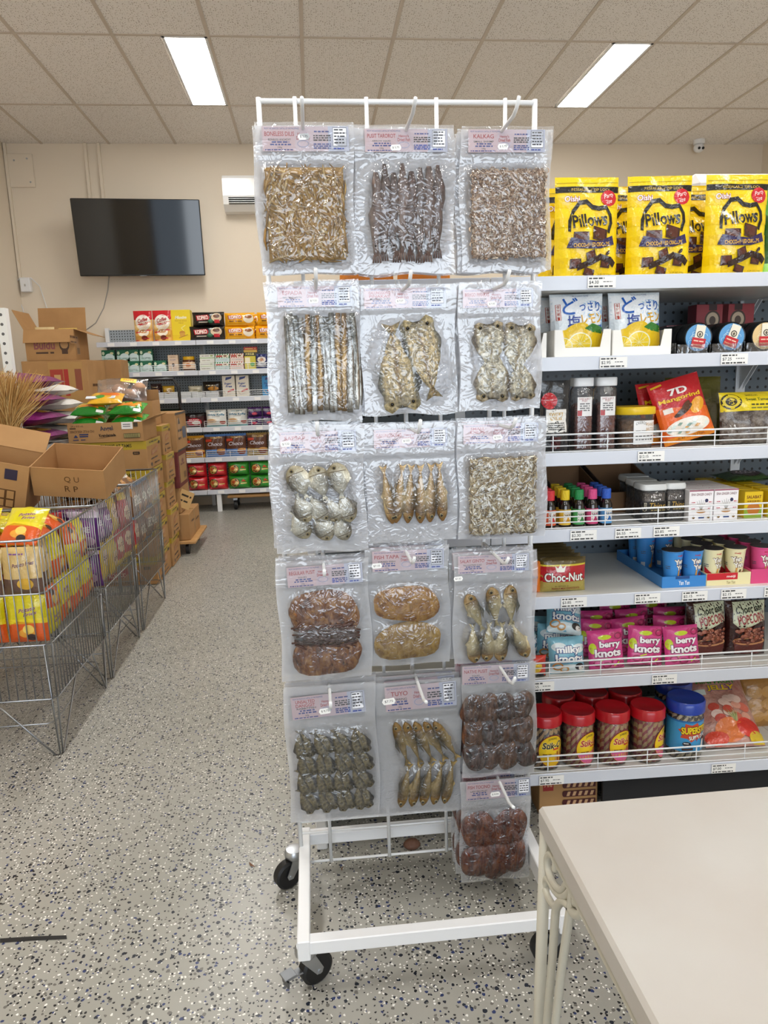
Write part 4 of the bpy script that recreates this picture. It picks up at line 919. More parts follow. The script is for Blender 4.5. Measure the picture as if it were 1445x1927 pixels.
BAGS = [
 ('b11', 'vacuum pack of golden boneless anchovy fillets hanging on the rack', (570, 243), (484, 231, 667, 514), (499, 312, 652, 494), 'BONELESS DILIS', 'BONELESS ANCHOVY', '$ 5,75', (-.02, .08), fill_boneless, 3, (493, 239, 656, 286)),
 ('b12', 'vacuum pack of long dark arrow squids, labelled Pusit Tarorot', (765, 243), (668, 236, 855, 514), (700, 306, 832, 490), 'PUSIT TAROROT', 'ARROW SQUID', '$ 5,75', (-.13, -.32), fill_tarorot, 3, (686, 244, 841, 287)),
 ('b13', 'vacuum pack of tiny pink-brown shrimps, labelled Kalkag', (943, 248), (866, 239, 1036, 510), (884, 318, 1026, 488), 'KALKAG', 'SMALL SHRIMP', '$ 5,75', (-.05, -.25), fill_kalkag, 4, (880, 245, 1024, 288)),
 ('b21', 'vacuum pack of silvery hairtail strips, labelled Espada', (594, 543), (503, 531, 677, 793), (538, 592, 671, 775), 'ESPADA', 'SMALL HEAD HAIRTAIL', '$ 7,32', (-.02, -.2), fill_espada, 2, (522, 539, 662, 578)),
 ('b22', 'vacuum pack of two large split mackerel scad, labelled Galunggong Pinakas', (758, 546), (680, 535, 858, 780), (708, 598, 838, 772), 'GALUNGGONG\nPINAKAS', 'MACKEREL SCAD', '$ 7,57', (-.06, -.15), fill_split('scadsplit', .98, .62, [(.3, .47, -83, 1.0), (.70, .56, 103, .93)], GS, GF), 2, (684, 542, 838, 580)),
 ('b23', 'vacuum pack of split threadfin bream, labelled Bisugo Pinakas', (928, 545), (864, 530, 1018, 772), (890, 606, 1003, 755), 'BISUGO PINAKAS', 'THREADFIN BREAM', '$ 7,32', (-.09, -.3), fill_split('breamsplit', .70, .60, [(.74, .64, 85, 1.0), (.28, .68, 95, .95), (.33, .36, -92, 1.05), (.80, .28, -84, .8)], BS, BF), 2, (870, 544, 1002, 579)),
 ('b31', 'vacuum pack of small round slipmouth fish, labelled Sapsap', (597, 812), (512, 800, 687, 1038), (540, 875, 668, 1022), 'SAPSAP', 'SLIPMOUTH FISH', '$ 7,32', (-.42, -.05), fill_fish('sapsap', .40, .31, .010, sap, [(.17, .26, -62, 0, 1, 0), (.50, .22, -60, 1, 1, 0), (.78, .2, -68, 0, .9, 0), (.22, .48, -70, 1, 1, .003), (.45, .46, -60, 0, 1, .003), (.66, .44, -64, 1, .9, .003), (.86, .46, -75, 0, 1, .003), (.20, .80, 112, 0, 1.12, .006), (.50, .78, 105, 1, 1.1, .006), (.77, .80, 98, 0, 1.15, .006)], 1, .28), 2, (526, 811, 670, 851)),
 ('b32', 'vacuum pack of six slender brown scad, labelled Galunggong', (775, 808), (688, 796, 858, 1020), (718, 868, 838, 984), 'GALUNGGONG', 'MACKEREL SCAD', '$ 7,32', (-.06, -.12), fill_fish('galung', .96, .20, .012, scad, [(.09, .49, -82, 0), (.27, .5, -98, 1), (.43, .49, -95, 0), (.60, .48, -91, 1), (.76, .49, -92, 0), (.92, .5, -87, 1)]), 2, (703, 807, 841, 842)),
 ('b33', 'vacuum pack of small whole anchovies, labelled Small Dilis', (940, 800), (862, 790, 1028, 1012), (881, 859, 1008, 1005), 'SMALL\nDILIS', 'ANCHOVY', '$ 7,32', (-.05, -.2), fill_dilis, 2, (871, 797, 1012, 833)),
 ('b41', 'vacuum pack of amber flattened squid with dark tentacles, labelled Regular Pusit', (609, 1062), (525, 1052, 697, 1278), (548, 1112, 678, 1268), 'REGULAR PUSIT', 'SQUID', None, (0, 0), fill_pusit, 2, (540, 1062, 682, 1100), .03),
 ('b42', 'vacuum pack of two golden rounded fish slabs, labelled Fish Tapa', (765, 1040), (690, 1027, 846, 1250), (702, 1101, 830, 1240), 'FISH TAPA', 'DRIED FISH', '$7.32', (-.44, -.2), fill_slabs([(.5, .75, .48, .235, 0, 0), (.5, .25, .5, .245, 0, 1)], .007, [amber, amber2], 'fish_slab', .0016), 2, (700, 1034, 835, 1072)),
 ('b43', 'vacuum pack of seven plump yellowstripe scad, labelled Salay Ginto', (928, 1041), (853, 1036, 1008, 1244), (874, 1104, 992, 1242), 'SALAY GINTO', 'YELLOWSTRIPE SCAD', '$7.32', (-.5, -.75), fill_fish('salay', .54, .245, .014, salay, [(.16, .68, 112, 1), (.46, .74, 98, 0), (.72, .75, 92, 1), (.13, .27, -87, 0), (.36, .28, -93, 1), (.57, .27, -93, 0), (.86, .28, -66, 1)]), 2, (861, 1043, 994, 1076)),
 ('b51', 'vacuum pack of rows of small dark split rabbitfish, labelled Unsalted Danggit', (620, 1296), (540, 1286, 711, 1543), (555, 1374, 693, 1522), 'UNSALTED\nDANGGIT', 'RABBITFISH', '$ 9,75', (-.05, -.25), fill_split('danggit', .36, .30, [(.13+.25*i+(.02 if j % 2 else 0), .86-.235*j, -80+7*((i*3+j*5) % 4), 1.0) for j in range(4) for i in range(4)], DS, DF), 2, (548, 1304, 687, 1346), .05),
 ('b52', 'vacuum pack of ten dried herring in two rows, labelled Tuyo', (786, 1285), (707, 1278, 868, 1530), (745, 1354, 854, 1510), 'TUYO', 'HERRING', '$7.75', (-.45, -.1), fill_fish('tuyo', .53, .2, .014, tuyo, [(.10+.19*i, .75, 104+4*i, i % 2) for i in range(5)]+[(.14+.19*i, .25, -102, 1-i % 2) for i in range(5)]), 2, (724, 1286, 858, 1332), .03),
 ('b53', 'vacuum pack of small dark brown squids in three rows, labelled Native Pusit', (940, 1254), (871, 1246, 1008, 1458), (872, 1310, 996, 1444), 'NATIVE PUSIT', 'SQUID', None, (0, 0), fill_slabs([(.13+.25*i+(.02*j), .84-.33*j, .165, .205, 20*((i+j) % 3-1), (i+j) % 3) for j in range(3) for i in range(4)], .0065, nat, 'dried_squid', .0018), 2, (869, 1250, 995, 1284), -.01),
 ('b61', 'vacuum pack of red-brown fish tocino slices, lowest pack on the rack', (939, 1470), (866, 1464, 996, 1655), (870, 1526, 988, 1645), 'FISH TOCINO', 'LADY FISH FILLET', '$ 8.50', (-.05, -.25), fill_slabs([(.27, .72, .28, .29, 15, 0), (.74, .73, .28, .29, -10, 0), (.22, .25, .24, .26, 0, 0), (.53, .23, .26, .28, 10, 0), (.82, .28, .19, .27, 0, 0)], .0065, [toc], 'fish_slice', .0016), 3, (876, 1466, 997, 1500)),
]
for B in BAGS: vac_bag(B[0], *B[1:11], lab=B[11], rot=B[12] if len(B) > 12 else 0)
# ------------------------------------------------------------------ goods on the near shelving
def gset(o, gx, gy, gz, rz=0, rx=0, ry=0): o.location = gw(gx, gy, gz); o.rotation_euler = (rx, ry, rz-GA); return o
def UA(W, H, step=.012, ink_=None): a = Art(step, ink_ or foil, .0007, .00015); a.sc = (W, H); return a
def pouch(name, label, cat, W, H, D, col, art, kind='stand', seed=0, wr=.002, group=None, extra=None, waist=.03, film=None, n=(22, 28)):
    t = thing(name, label, cat, group=group); p = Pouch(W, H, D, kind, seed, wr, n, waist)
    p.mesh(film or foil(col)).build('film', t, True)
    if art:
        a = UA(W, H); art(a); a.clip(-W*.496, H*.004, W*.496, H*.996); a.build('printed_design', t, lambda u, v, e: p.S(u, v, e))
    return t
R0 = random.Random(1)
# --- shelf 1: yellow cracker pouches
YE = '#f2cf12'
def choco(a, x, y, w, h, r, c='#3c1c14', c2='#56291c'):
    q = [(-w, -h*.8), (w*.9, -h), (w, h*.7), (-w*.8, h)]; P = [(x+u*math.cos(r)-v*math.sin(r)*.6, y+u*math.sin(r)*.6+v*math.cos(r)) for u, v in q]; a.poly(P, c)
    a.poly([(x+(p[0]-x)*.72, y+(p[1]-y)*.72+h*.12) for p in P], c2)
def art_pillows(a):
    for i in range(5):
        for j in range(8):
            if (i+j) % 2: a.rect(-.5+.2*i, .1*j, -.3+.2*i, .1*j+.1, '#eac40a'); a.e -= a.dl
    a.e += a.dl
    a.rect(-.5, .845, .5, .905, '#17120d'); a.text('RESEALABLE ZIP LOCK', .05, .875, .62, .026, '#d8b54a'); a.line([(-.48, .94), (.48, .945)], .004, '#8a7410')
    a.otext('Oishi', -.25, .785, .23, .055, '#f7f2ea', '#a01d22', .05, bold=.02)
    a.ell(.33, .79, .13, .08, '#c8202c', 14); a.text('Party\nSize', .34, .79, .17, .1, '#f5e7e2', rot=.2, shear=.2)
    a.line([(-.32, .47), (-.31, .56), (-.24, .66), (-.14, .745), (-.03, .755), (.06, .70), (.16, .685), (.28, .70), (.34, .62), (.35, .54), (.32, .46)], .045, '#15110c')
    a.otext('Pillows', .01, .57, .56, .135, '#17120d', '#f2cf12', .02, bold=.03, rot=.06)
    choco(a, -.15, .40, .13, .06, .1); choco(a, .16, .43, .13, .075, -.1)
    a.poly([(-.36, .30), (-.30, .40), (-.1, .37), (.15, .36), (.38, .42), (.40, .33), (.15, .285), (-.1, .285)], '#2d2350'); a.text('CHOCO-FILLED CRACKERS', .03, .33, .58, .04, '#e7b33a', rot=.03, bold=.015, arc=-.008)
    choco(a, -.24, .14, .1, .055, .2); choco(a, .0, .22, .09, .055, .6); choco(a, .23, .14, .08, .05, 0); choco(a, -.02, .055, .09, .045, -.2)
    a.line([(-.2, .1), (0, .15), (.15, .2), (.3, .17), (.36, .13)], .06, '#2b140d'); a.ell(.27, .24, .045, .018, '#2b140d', 10, .5)
    a.text('5.29 OZ (150g)', .24, .03, .22, .018, '#5a4a10')
cx, w, h = GB(1042, 334, 1162, 519, .06, ZS[0])
pl = pouch('cracker_pouch', 'yellow choco-filled cracker pouch standing beside the fish rack', 'snack pouch', w, h, .06, YE, art_pillows, seed=3, wr=.0025)
gset(pl, cx, .06, ZS[0], .03)
for (px0, px1, gy, rz, lb) in ((1176, 1300, .055, -.03, 'yellow choco-filled cracker pouch between two others in the front row'), (1320, 1444, .05, .02, 'yellow choco-filled cracker pouch beside the green bag'),
                               (1120, 1238, .15, .05, 'yellow cracker pouch in the second row, between the first two front pouches'), (1243, 1362, .15, -.02, 'yellow cracker pouch in the second row, behind the gap beside the green bag'),
                               (1010, 1130, .16, 0, 'yellow cracker pouch in the second row beside the fish rack'), (1135, 1250, .25, .04, 'yellow cracker pouch deep in the third row of the top shelf')):
    c = GB(px0, 334, px1, 519, gy, ZS[0])[0]; o = copy_tree(pl, label=lb); gset(o, c, gy, ZS[0], rz)
for o in [pl]+[x for x in bpy.data.objects if x.name.startswith('cracker_pouch')]: o['group'] = 'yellow cracker pouches on the top shelf'
def art_green(a):
    a.ell(-.2, .75, .35, .2, '#4d9a2a'); a.text('GREEN', -.1, .45, .5, .08, '#e8f0e0', bold=.02); a.text('BANANA', -.1, .34, .6, .08, '#e8f0e0', bold=.02); a.text('CHIPS', -.1, .22, .5, .08, '#e8f0e0', bold=.02); a.rect(-.5, 0, .5, .12, '#8fcf3a')
o = pouch('chip_pouch', 'dark green chip bag at the end of the yellow pouches', 'snack pouch', .19, .235, .06, '#1f5a22', art_green, seed=5); gset(o, 1.214, .07, ZS[0])
# --- shelf 2
def art_lemon(a):
    a.rect(-.5, .0, .5, 1, '#e6eef4'); a.poly([(-.5, .55), (-.1, .7), (.5, .55), (.5, .95), (-.5, .95)], '#f6f8fa'); a.ell(.25, .62, .32, .25, '#9fc4e6'); a.ell(.22, .64, .29, .22, '#f4f7fa'); a.poly([(.05, .42), (.5, .5), (.5, .36), (.2, .36)], '#1d4ba0')
    a.rect(-.42, .56, -.33, .82, '#c4402f'); a.rect(-.41, .565, -.34, .815, '#f6f2ee')
    for k, ch in enumerate('塩分補給'): a.text(ch, -.375, .785-.062*k, .05, .05, '#b23a2a', bold=.01)
    a.text('ど', -.15, .79, .3, .28, '#2160b8', bold=.012); a.text('っさり', .22, .78, .4, .16, '#2160b8', bold=.012)
    a.text('塩', -.09, .53, .25, .22, '#1c3f96', bold=.008); a.text('レモン', .26, .58, .42, .16, '#e0a90f', bold=.015, rot=.12)
    a.text('Salt & Lemon Candy', .05, .95, .3, .03, '#2a4a8c')
    for x, y, rx, ry in ((-.05, .36, .26, .14), (-.28, .25, .2, .15), (.32, .25, .22, .17)): a.ell(x, y, rx, ry, '#eac31e', 20, .3)
    a.poly([(.1, .42), (.25, .5), (.48, .44), (.45, .34), (.25, .36)], '#2f7a2c')
    for x, y, r in ((.02, .18, .23), (-.3, .14, .18)):
        a.ell(x, y, r, r*.78, '#f3efc8'); a.ell(x, y, r*.9, r*.7, '#f0d02a')
        for k in range(5): a.line([(x-r*.85*math.cos(k*.63), y-r*.66*math.sin(k*.63)), (x+r*.85*math.cos(k*.63), y+r*.66*math.sin(k*.63))], .008, '#f7eeb0')
def tray_front(t, W, H, D, cut, col='#f2efe9', th=.002, back=0):
    m = ink(col); mb = MB(); c = cut*W
    mb.prism([(-W/2, 0), (W/2, 0), (W/2, H), (W/2-c, H), (W/2-c-.008, H*.36), (-W/2+c+.008, H*.36), (-W/2+c, H), (-W/2, H)], 0, th, m)
    mb.build('front_wall', t)
    for s in (-1, 1): MB().box(s*(W/2)-th/2, th, 0, s*(W/2)+th/2, D, H, m).build('side_wall', t)
    MB().box(-W/2+th/2, th, 0, W/2-th/2, D, th, m).build('floor_card', t); MB().box(-W/2+th/2, D-th, th, W/2-th/2, D, H+back, m).build('back_wall', t)
lem = None
for k, (x0, x1) in enumerate(((1043, 1150), (1152, 1264))):
    c, w, h = GB(x0, 620, x1, 672, .02, ZS[1]); t = thing('display_carton', 'white open-front display carton holding lemon candy bags, '+('beside the fish rack' if k == 0 else 'beside the round tins'), 'carton', group='white candy display cartons'); tray_front(t, w-.003, h, .2, .13); gset(t, c, .02, ZS[1])
    H2 = .152
    if lem is None: lem = pouch('candy_bag', 'blue and white lemon candy bag in the display carton beside the fish rack', 'candy bag', w*.95, H2, .045, '#dfe8ef', art_lemon, 'pillow', 7, group='lemon candy bags'); o = lem
    else: o = copy_tree(lem, label='blue and white lemon candy bag in the display carton beside the round tins')
    gset(o, c, .065, ZS[1]+.004, .04 if k else -.02, -.1)
    o = copy_tree(lem, label='lemon candy bag at the back of the display carton '+('beside the tins' if k else 'beside the rack')); gset(o, c-.004, .14, ZS[1]+.004, .02, -.08)
def art_dk(a): a.ell(-.1, .72, .12, .07, '#8b8b8b'); a.text('BLACK', 0, .5, .6, .08, '#d8d4cc'); a.words(-.3, .4, .6, .03, '#a8a49c', 3); a.rect(-.2, .12, .2, .3, '#c7beb2')
o = pouch('dark_pouch', 'slim black snack pouch wedged between fish rack and candy carton', 'snack pouch', .056, .15, .03, '#1a1a1c', art_dk, seed=9); gset(o, .536, .06, ZS[1]+.003)
t = thing('display_carton', 'empty white display carton peeping out beside the fish rack', 'carton'); tray_front(t, .07, .06, .12, .1); gset(t, .535, .015, ZS[1])
# round tins
def tin(col, col2, label, group):
    t = thing('round_tin', label, 'tin', group=group); r = .036; mb = MB(); mb.T = Matrix.Translation((0, 0, r)) @ Matrix.Rotation(math.pi/2, 4, 'X')
    mb.lathe([(r*.97, -.022), (r, -.02), (r, .0), (r*1.02, .002), (r*1.02, .018), (r*.98, .0215), (r*.92, .0205), (.0001, .0205)], mat('tin side', '#23272b', .3, metal=.5), 32); mb.build('body', t, 40)
    a = Art(None, ink, .0004, .00012); a.ell(0, r, r*.9, r*.9, col, 36)
    R = random.Random(4)
    for k in range(16): q, d = R.uniform(0, 6.28), R.uniform(.3, .8)*r; a.ring(d*math.cos(q), r+d*math.sin(q), .006, .005, .001, col2, 0, 4, 8)
    a.rect(-.011, r-.026, .013, r+.03, '#efe9d6'); a.rect(-.016, r-.024, .019, r-.001, '#c3242c'); a.text('Herbal Candy', .0015, r-.018, .03, .004, '#f2d9a0'); a.words(-.012, r-.010, .026, .003, '#f0c9b0', 2); a.ell(.001, r+.008, .008, .008, '#4a4136', 18); a.ell(.001, r+.008, .0055, .0055, '#e9dfc8', 16); a.ell(.001, r+.0075, .003, .004, '#5c5244', 12)
    a.build('lid_print', t, S_front(-.0205)); return t
tb1 = tin('#5f9fd3', '#bfe0f2', 'round blue herbal candy tin standing on edge, front of the row beside the lemon cartons', 'round candy tins'); tb3 = tin('#e7c88f', '#f4e5bf', 'round cream herbal candy tin standing on edge, front of its row', 'round candy tins')
for k, (px, src, ry) in enumerate(((1306, tb1, -.16), (1368, tb1, -.35), (1430, tb3, .0))):
    gx = gp(px, 634, .05)[0]
    for j in range(4):
        nm = ('row beside the lemon cartons', 'middle row of tins', 'row of cream tins')[k]
        o = src if (k != 1 and j == 0) else copy_tree(src, label=('round blue candy tin with tilted red label, front of the middle row' if k == 1 and j == 0 else 'round candy tin, %s behind the front tin in the %s' % (('', 'first', 'second', 'third')[j], nm)))
        z = .036; o.matrix_world = Matrix.Translation(gw(gx, .05+.046*j, ZS[1]+.004)) @ Matrix.Rotation(-GA, 4, 'Z') @ Matrix.Translation((0, 0, z)) @ Matrix.Rotation(-ry, 4, 'Y') @ Matrix.Translation((0, 0, -z))
t = thing('acrylic_tray', 'clear plastic divider tray holding the round candy tins', 'tray'); acr = M_clear
gx0 = gp(1272, 640, .02)[0]; gx1 = gx0+.36
MB().box(0, 0, 0, gx1-gx0, .24, .002, acr).build('base', t)
for k in range(5): MB().box(.0885*k, 0, .002, .0885*k+.002, .24, .028, acr).build('divider', t)
for k in range(4): MB().box(.0885*k+.006, .0, .002, .0885*k+.0825, .002, .024, acr).build('front_lip', t)
gset(t, gx0, .022, ZS[1])
def boxpack(name, label, cat, W, D, H, col, art=None, group=None, side=None, artS=None, bev=.001):
    t = thing(name, label, cat, group=group); MB().box(-W/2, 0, 0, W/2, D, H, ink(col), bev).build('carton_body', t)
    if art: a = Art(None, ink, .0003, .0001); a.sc = (W, H); art(a); a.build('printed_front', t, S_front(0))
    if artS: a = Art(None, ink, .0003, .0001); a.sc = (D, H); artS(a); a.build('printed_side', t, S_right(W/2))
    return t
def art_red(a):
    a.rect(-.5, 0, .5, .18, '#6e1220'); a.rect(-.48, .2, .48, .98, '#8e2a33'); a.ell(0, .5, .24, .3, '#3c2a22', 20); a.ell(0, .5, .19, .24, '#b9a48a', 20); a.ell(0, .48, .1, .14, '#4a3a30', 14); a.rect(-.12, .8, .12, 1, '#2b0f12'); a.line([(-.45, .28), (-.3, .24), (.3, .24), (.45, .28)], .01, '#c9a56a')
bx0 = boxpack('candy_box', 'dark red candy box with round crest behind the blue tins', 'box', .095, .05, .085, '#7a1f2a', art_red, 'dark red boxes behind the tins')
gset(bx0, gp(1342, 600, .27)[0], .275, ZS[1]+.055)
t = thing('box_stand', 'dark card riser under the red candy boxes', 'riser'); MB().box(-.12, 0, 0, .16, .1, .055, ink('#2a1a1a')).build('card', t); MB().box(-.12, -.001, .004, .16, 0, .05, ink('#1c1112')).build('front_edge', t); gset(t, gp(1360, 600, .27)[0], .266, ZS[1])
o = copy_tree(bx0, label='dark red candy box with round crest behind the middle tins'); gset(o, gp(1390, 598, .27)[0], .275, ZS[1]+.055)
o = copy_tree(bx0, label='dark red candy box turned sideways behind the first row of tins'); gset(o, gp(1305, 606, .3)[0]-.035, .31, ZS[1], math.radians(80))
# --- shelf 3
def art_sd(a):
    a.rect(-.35, .28, .35, .60, '#efece6'); a.ell(-.22, .72, .26, .115, '#c3232e', 24); a.text('Henny Sweet\nFish', -.22, .72, .3, .05, '#f1d8d8')
    a.text('SWEET', 0, .53, .5, .05, '#c9a24e', bold=.02); a.text('DILIS', 0, .475, .4, .05, '#c9a24e', bold=.02); a.words(-.12, .43, .24, .018, '#333', 1) if 0 else None
    for k in range(4): a.words(-.28, .40-.028*k, .55, .014, '#444444', k)
    a.rect(-.2, .05, .1, .22, '#4a1a1c')
c, w, h = GB(1015, 716, 1072, 851, .05, ZS[2])
o = pouch('sweet_anchovy_pouch', 'black pouch with round red sticker and cream Sweet Dilis label', 'snack pouch', w, h, .035, '#2a2a2c', art_sd, seed=11); gset(o, c, .05, ZS[2], .05)
def square_jar(px0, py0, px1, gy, label):
    c, w, h = GB(px0, py0, px1, 849, gy, ZS[2]); t = thing('square_jar', label, 'jar', group='tall square jars with white lids'); r = w*.5
    prof = [(r*.92, 0), (r*.97, .004)]+[q for k in range(6) for q in ((r*.97, .01+.0145*k), (r*.90, .0165+.0145*k))]+[(r*.97, .1), (r*.97, h*.84), (r*.8, h*.87), (r*.8, h*.9)]
    mb = MB(); mb.lathe(prof, M_clear, 32, pw=5); mb.build('body', t, True, attr=np.full(len(mb.v), .3))
    mb = MB(); mb.lathe([(r*.9, .004), (r*.9, h*.62), (r*.5, h*.66), (.0001, h*.66)], mat('sweet dried fruit', '#5e241a', .35, bump=(170, .9), var=(110, '#8a4030', .5)), 28, pw=5); mb.build('contents', t, True)
    mb = MB(); mb.lathe([(r*.95, h*.885), (r*.98, h*.9), (r*.98, h*.99), (r*.93, h), (.0001, h)], M_white, 28, pw=5); mb.build('lid', t, 40)
    a = Art(.01, ink, .0006, .0001); W = r*1.25; a.rect(-W/2, h*.48, W/2, h*.74, '#efecea'); a.text('SWEET & SPICY', 0, h*.715, W*.8, .005, '#a03038'); a.text('PUSIT', 0, h*.69, W*.4, .006, '#a03038')
    for k in range(4): a.words(-W*.35, h*(.64-.03*k), W*.7, .003, '#777777', k)
    a.rect(-W*.48, h*.485, -W*.2, h*.56, '#b8474a'); a.build('label', t, S_cyl(r*.97, 0, pw=5)); gset(t, c, gy+r, ZS[2]); return t
square_jar(1081, 711, 1119, .04, 'tall square clear jar with white lid beside the black Sweet Dilis pouch'); square_jar(1124, 710, 1163, .04, 'tall square clear jar with white lid beside the yellow-lidded tub')
c, w, h = GB(1163, 766, 1240, 846, .03, ZS[2]); t = thing('brittle_tub', 'clear plastic tub of peanut brittle with yellow lid and white label', 'tub'); r = w/2
mb = MB(); mb.lathe([(r*.86, 0), (r*.88, .003), (r*.95, h*.82), (r*.96, h*.83)], M_clear, 32, pw=2.6); mb.build('body', t, True, attr=np.full(len(mb.v), .4))
mb = MB(); mb.lathe([(r*.82, .004), (r*.88, h*.66), (r*.6, h*.7), (.0001, h*.71)], mat('peanut brittle', '#9c6a30', .4, bump=(120, 1), var=(70, '#6b4018', .5)), 28, pw=2.6); mb.build('contents', t, True)
mb = MB(); mb.lathe([(r*.97, h*.82), (r, h*.84), (r, h*.97), (r*.95, h), (.0001, h*.995)], paint('#e8c21c', .35), 32, pw=2.6); mb.build('lid', t, 40)
a = Art(.01, ink, .0006, .0001); W = r*1.15; a.rect(-.3*r, h*.12, .85*r, h*.68, '#eceae8'); a.text('CASEROS', .05*r, h*.6, .5*r, .007, '#333333', arc=.004); a.text('PEANUT\nBRITTLE', .55*r, h*.53, .5*r, .02, '#b98a3a'); a.words(-.2*r, h*.42, .5*r, .003, '#777777', 2); a.words(-.2*r, h*.3, .9*r, .003, '#777777', 3); a.words(-.2*r, h*.22, .9*r, .003, '#777777', 4)
a.build('label', t, S_cyl(r*.93, 0, pw=2.6)); gset(t, c+.003, .03+r*.9, ZS[2])
def art_7d(a):
    a.poly([(-.5, 0), (.5, 0), (.5, .45), (-.5, .6)], '#e8641c'); a.rect(-.5, 0, .5, .1, '#e98f1e'); a.line([(-.45, .93), (-.25, .95)], .03, '#e5b52a')
    a.otext('7D', 0, .79, .36, .11, '#f2ece6', '#a0141c', .03, bold=.03); a.otext('Mangorind', 0, .67, .82, .085, '#f3c41c', '#a0141c', .03, bold=.03)
    a.ell(.28, .50, .17, .10, '#eda51c', 20, .5); a.ell(.0, .47, .2, .05, '#4a2a18', 18, .35); a.ell(.05, .52, .13, .05, '#5d3620', 16, .6); a.ell(-.1, .43, .12, .035, '#3c2012', 14, .2); a.rect(-.38, .48, -.2, .56, '#efe6dc')
    a.ell(0, .22, .43, .13, '#efe7da', 24); R = random.Random(2)
    for k in range(22): q = R.uniform(0, 6.28); d = R.uniform(0, 1); a.poly([(.36*d*math.cos(q)+u, .22+.1*d*math.sin(q)+v) for u, v in ((-.06, -.01), (0, -.025), (.06, .01), (0, .025))], R.choice(('#dfe9e4', '#c9d9d0', '#d8a05a', '#f4f2ec', '#8aa79a')))
    a.text('8.47 oz (175g)', 0, .06, .5, .035, '#6a3510')
m7 = pouch('mango_candy_bag', 'red and orange mango tamarind candy bag leaning in front of others', 'candy bag', .135, .165, .03, '#c4202a', art_7d, 'pillow', 13)
gx, gz = gp(1290, 848, .06); gset(m7, gx+.008, .055, ZS[2]+.0165, -.05, math.radians(-12), math.radians(-15))
o = copy_tree(m7, label='red mango candy bag half hidden behind the leaning one'); gset(o, gx-.022, .115, ZS[2]+.004, .1, math.radians(-14), math.radians(-4)); 
o = pouch('olive_candy_bag', 'dull olive candy bag standing behind the red mango bag', 'candy bag', .16, .175, .03, '#5a5520', lambda a: (a.rect(-.3, .5, .3, .8, '#6d6730'), a.words(-.25, .6, .5, .04, '#8a8448', 3)), 'pillow', 15); gset(o, gp(1310, 720, .2)[0], .2, ZS[2], 0, -.12)
def art_tam(a):
    a.rect(-.5, .62, .5, 1, '#ecd21f'); a.ell(-.36, .81, .13, .15, '#2a2410', 24); a.ell(-.36, .81, .105, .12, '#e8d040', 22); a.ell(-.36, .81, .07, .08, '#2a2410', 18); a.text('H', -.36, .81, .06, .08, '#e8d040')
    a.text('Sweet Tamarind Candy', .16, .83, .66, .07, '#2a4a1c', bold=.01); a.text('SAMPALOC', -.05, .92, .2, .03, '#3a3a18'); a.words(-.1, .72, .5, .03, '#4a4a20', 4); a.words(-.1, .66, .5, .025, '#7a7a30', 5)
tm = pouch('tamarind_bag', 'clear bag of dark tamarind candy with yellow header, in front', 'candy bag', .17, .135, .05, '#433730', art_tam, 'pillow', 17, .003, film=mat('clear bag of tamarind', '#3d2c22', .16, bump=(90, .9), var=(55, '#8b8178', .35), coat=.6))
gset(tm, gp(1412, 840, .06)[0], .06, ZS[2], 0, -.15); o = copy_tree(tm, label='clear bag of dark tamarind candy lying behind the yellow-headed one'); gset(o, gp(1425, 800, .16)[0]+.03, .17, ZS[2], .2, -.5)
# --- shelf 4
def bottle(cap, lab, lab2, label):
    t = thing('food_colour_bottle', label, 'bottle', group='small food colouring bottles'); r = .0152
    mb = MB(); mb.lathe([(r*.95, 0), (r, .003), (r, .056), (r*.8, .064), (r*.52, .070), (r*.52, .077)], mat('dark glass', '#1a1210', .12, coat=.5), 20); mb.build('body', t, True)
    mb = MB(); mb.lathe([(r*.78, .072), (r*.78, .094), (r*.7, .097), (.0001, .097)], mat('cap '+cap, cap, .35, bump=(500, .4)), 20); mb.build('cap', t, 40)
    a = Art(.006, ink, .0004, .0001); W = r*3.4; a.rect(-W/2, .008, W/2, .048, lab); a.rect(-W*.18, .014, W*.26, .042, '#ece6dc'); a.text('FOOD COLOR', W*.04, .037, W*.38, .003, '#444444'); a.poly([(-W*.12, .014), (W*.2, .014), (W*.05, .03)], lab2); a.words(-W*.12, .032, W*.3, .002, '#666666', 2); a.build('label', t, S_cyl(r)); return t
for k, (px, cap, lab, l2, nm) in enumerate(((1034, '#d8323c', '#e0603a', '#c23030', 'red'), (1062, '#e3c320', '#e7bb3c', '#d79a20', 'yellow'), (1088, '#1d8a4a', '#49a058', '#2c7a3c', 'green'), (1113, '#d84a86', '#d84a7c', '#b32a5c', 'pink'), (1139, '#2a5cc0', '#5aa0d8', '#2a6ab0', 'blue'))):
    src = None
    for j in range(4):
        gx = gp(px, 985, .035)[0]+.002*j; lb = '%s-capped food colouring bottle, %s of its row' % (nm, ('front', 'second', 'third', 'fourth')[j])
        if j == 0: src = bottle(cap, lab, l2, lb); o = src
        else: o = copy_tree(src, label=lb)
        gset(o, gx, .035+.034*j, ZS[3], .15)
def dark_carton(px, py, w, d, h, label):
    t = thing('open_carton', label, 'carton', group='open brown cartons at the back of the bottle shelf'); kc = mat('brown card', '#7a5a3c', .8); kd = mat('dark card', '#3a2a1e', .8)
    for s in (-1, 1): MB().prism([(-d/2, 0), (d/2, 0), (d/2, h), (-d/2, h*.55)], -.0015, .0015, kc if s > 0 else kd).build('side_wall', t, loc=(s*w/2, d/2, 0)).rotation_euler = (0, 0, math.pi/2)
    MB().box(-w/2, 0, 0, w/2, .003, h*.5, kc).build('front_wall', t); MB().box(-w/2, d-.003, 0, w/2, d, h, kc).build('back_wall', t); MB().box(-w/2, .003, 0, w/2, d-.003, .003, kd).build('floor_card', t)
    gset(t, gp(px, py, .2)[0], .19, ZS[3]); return t
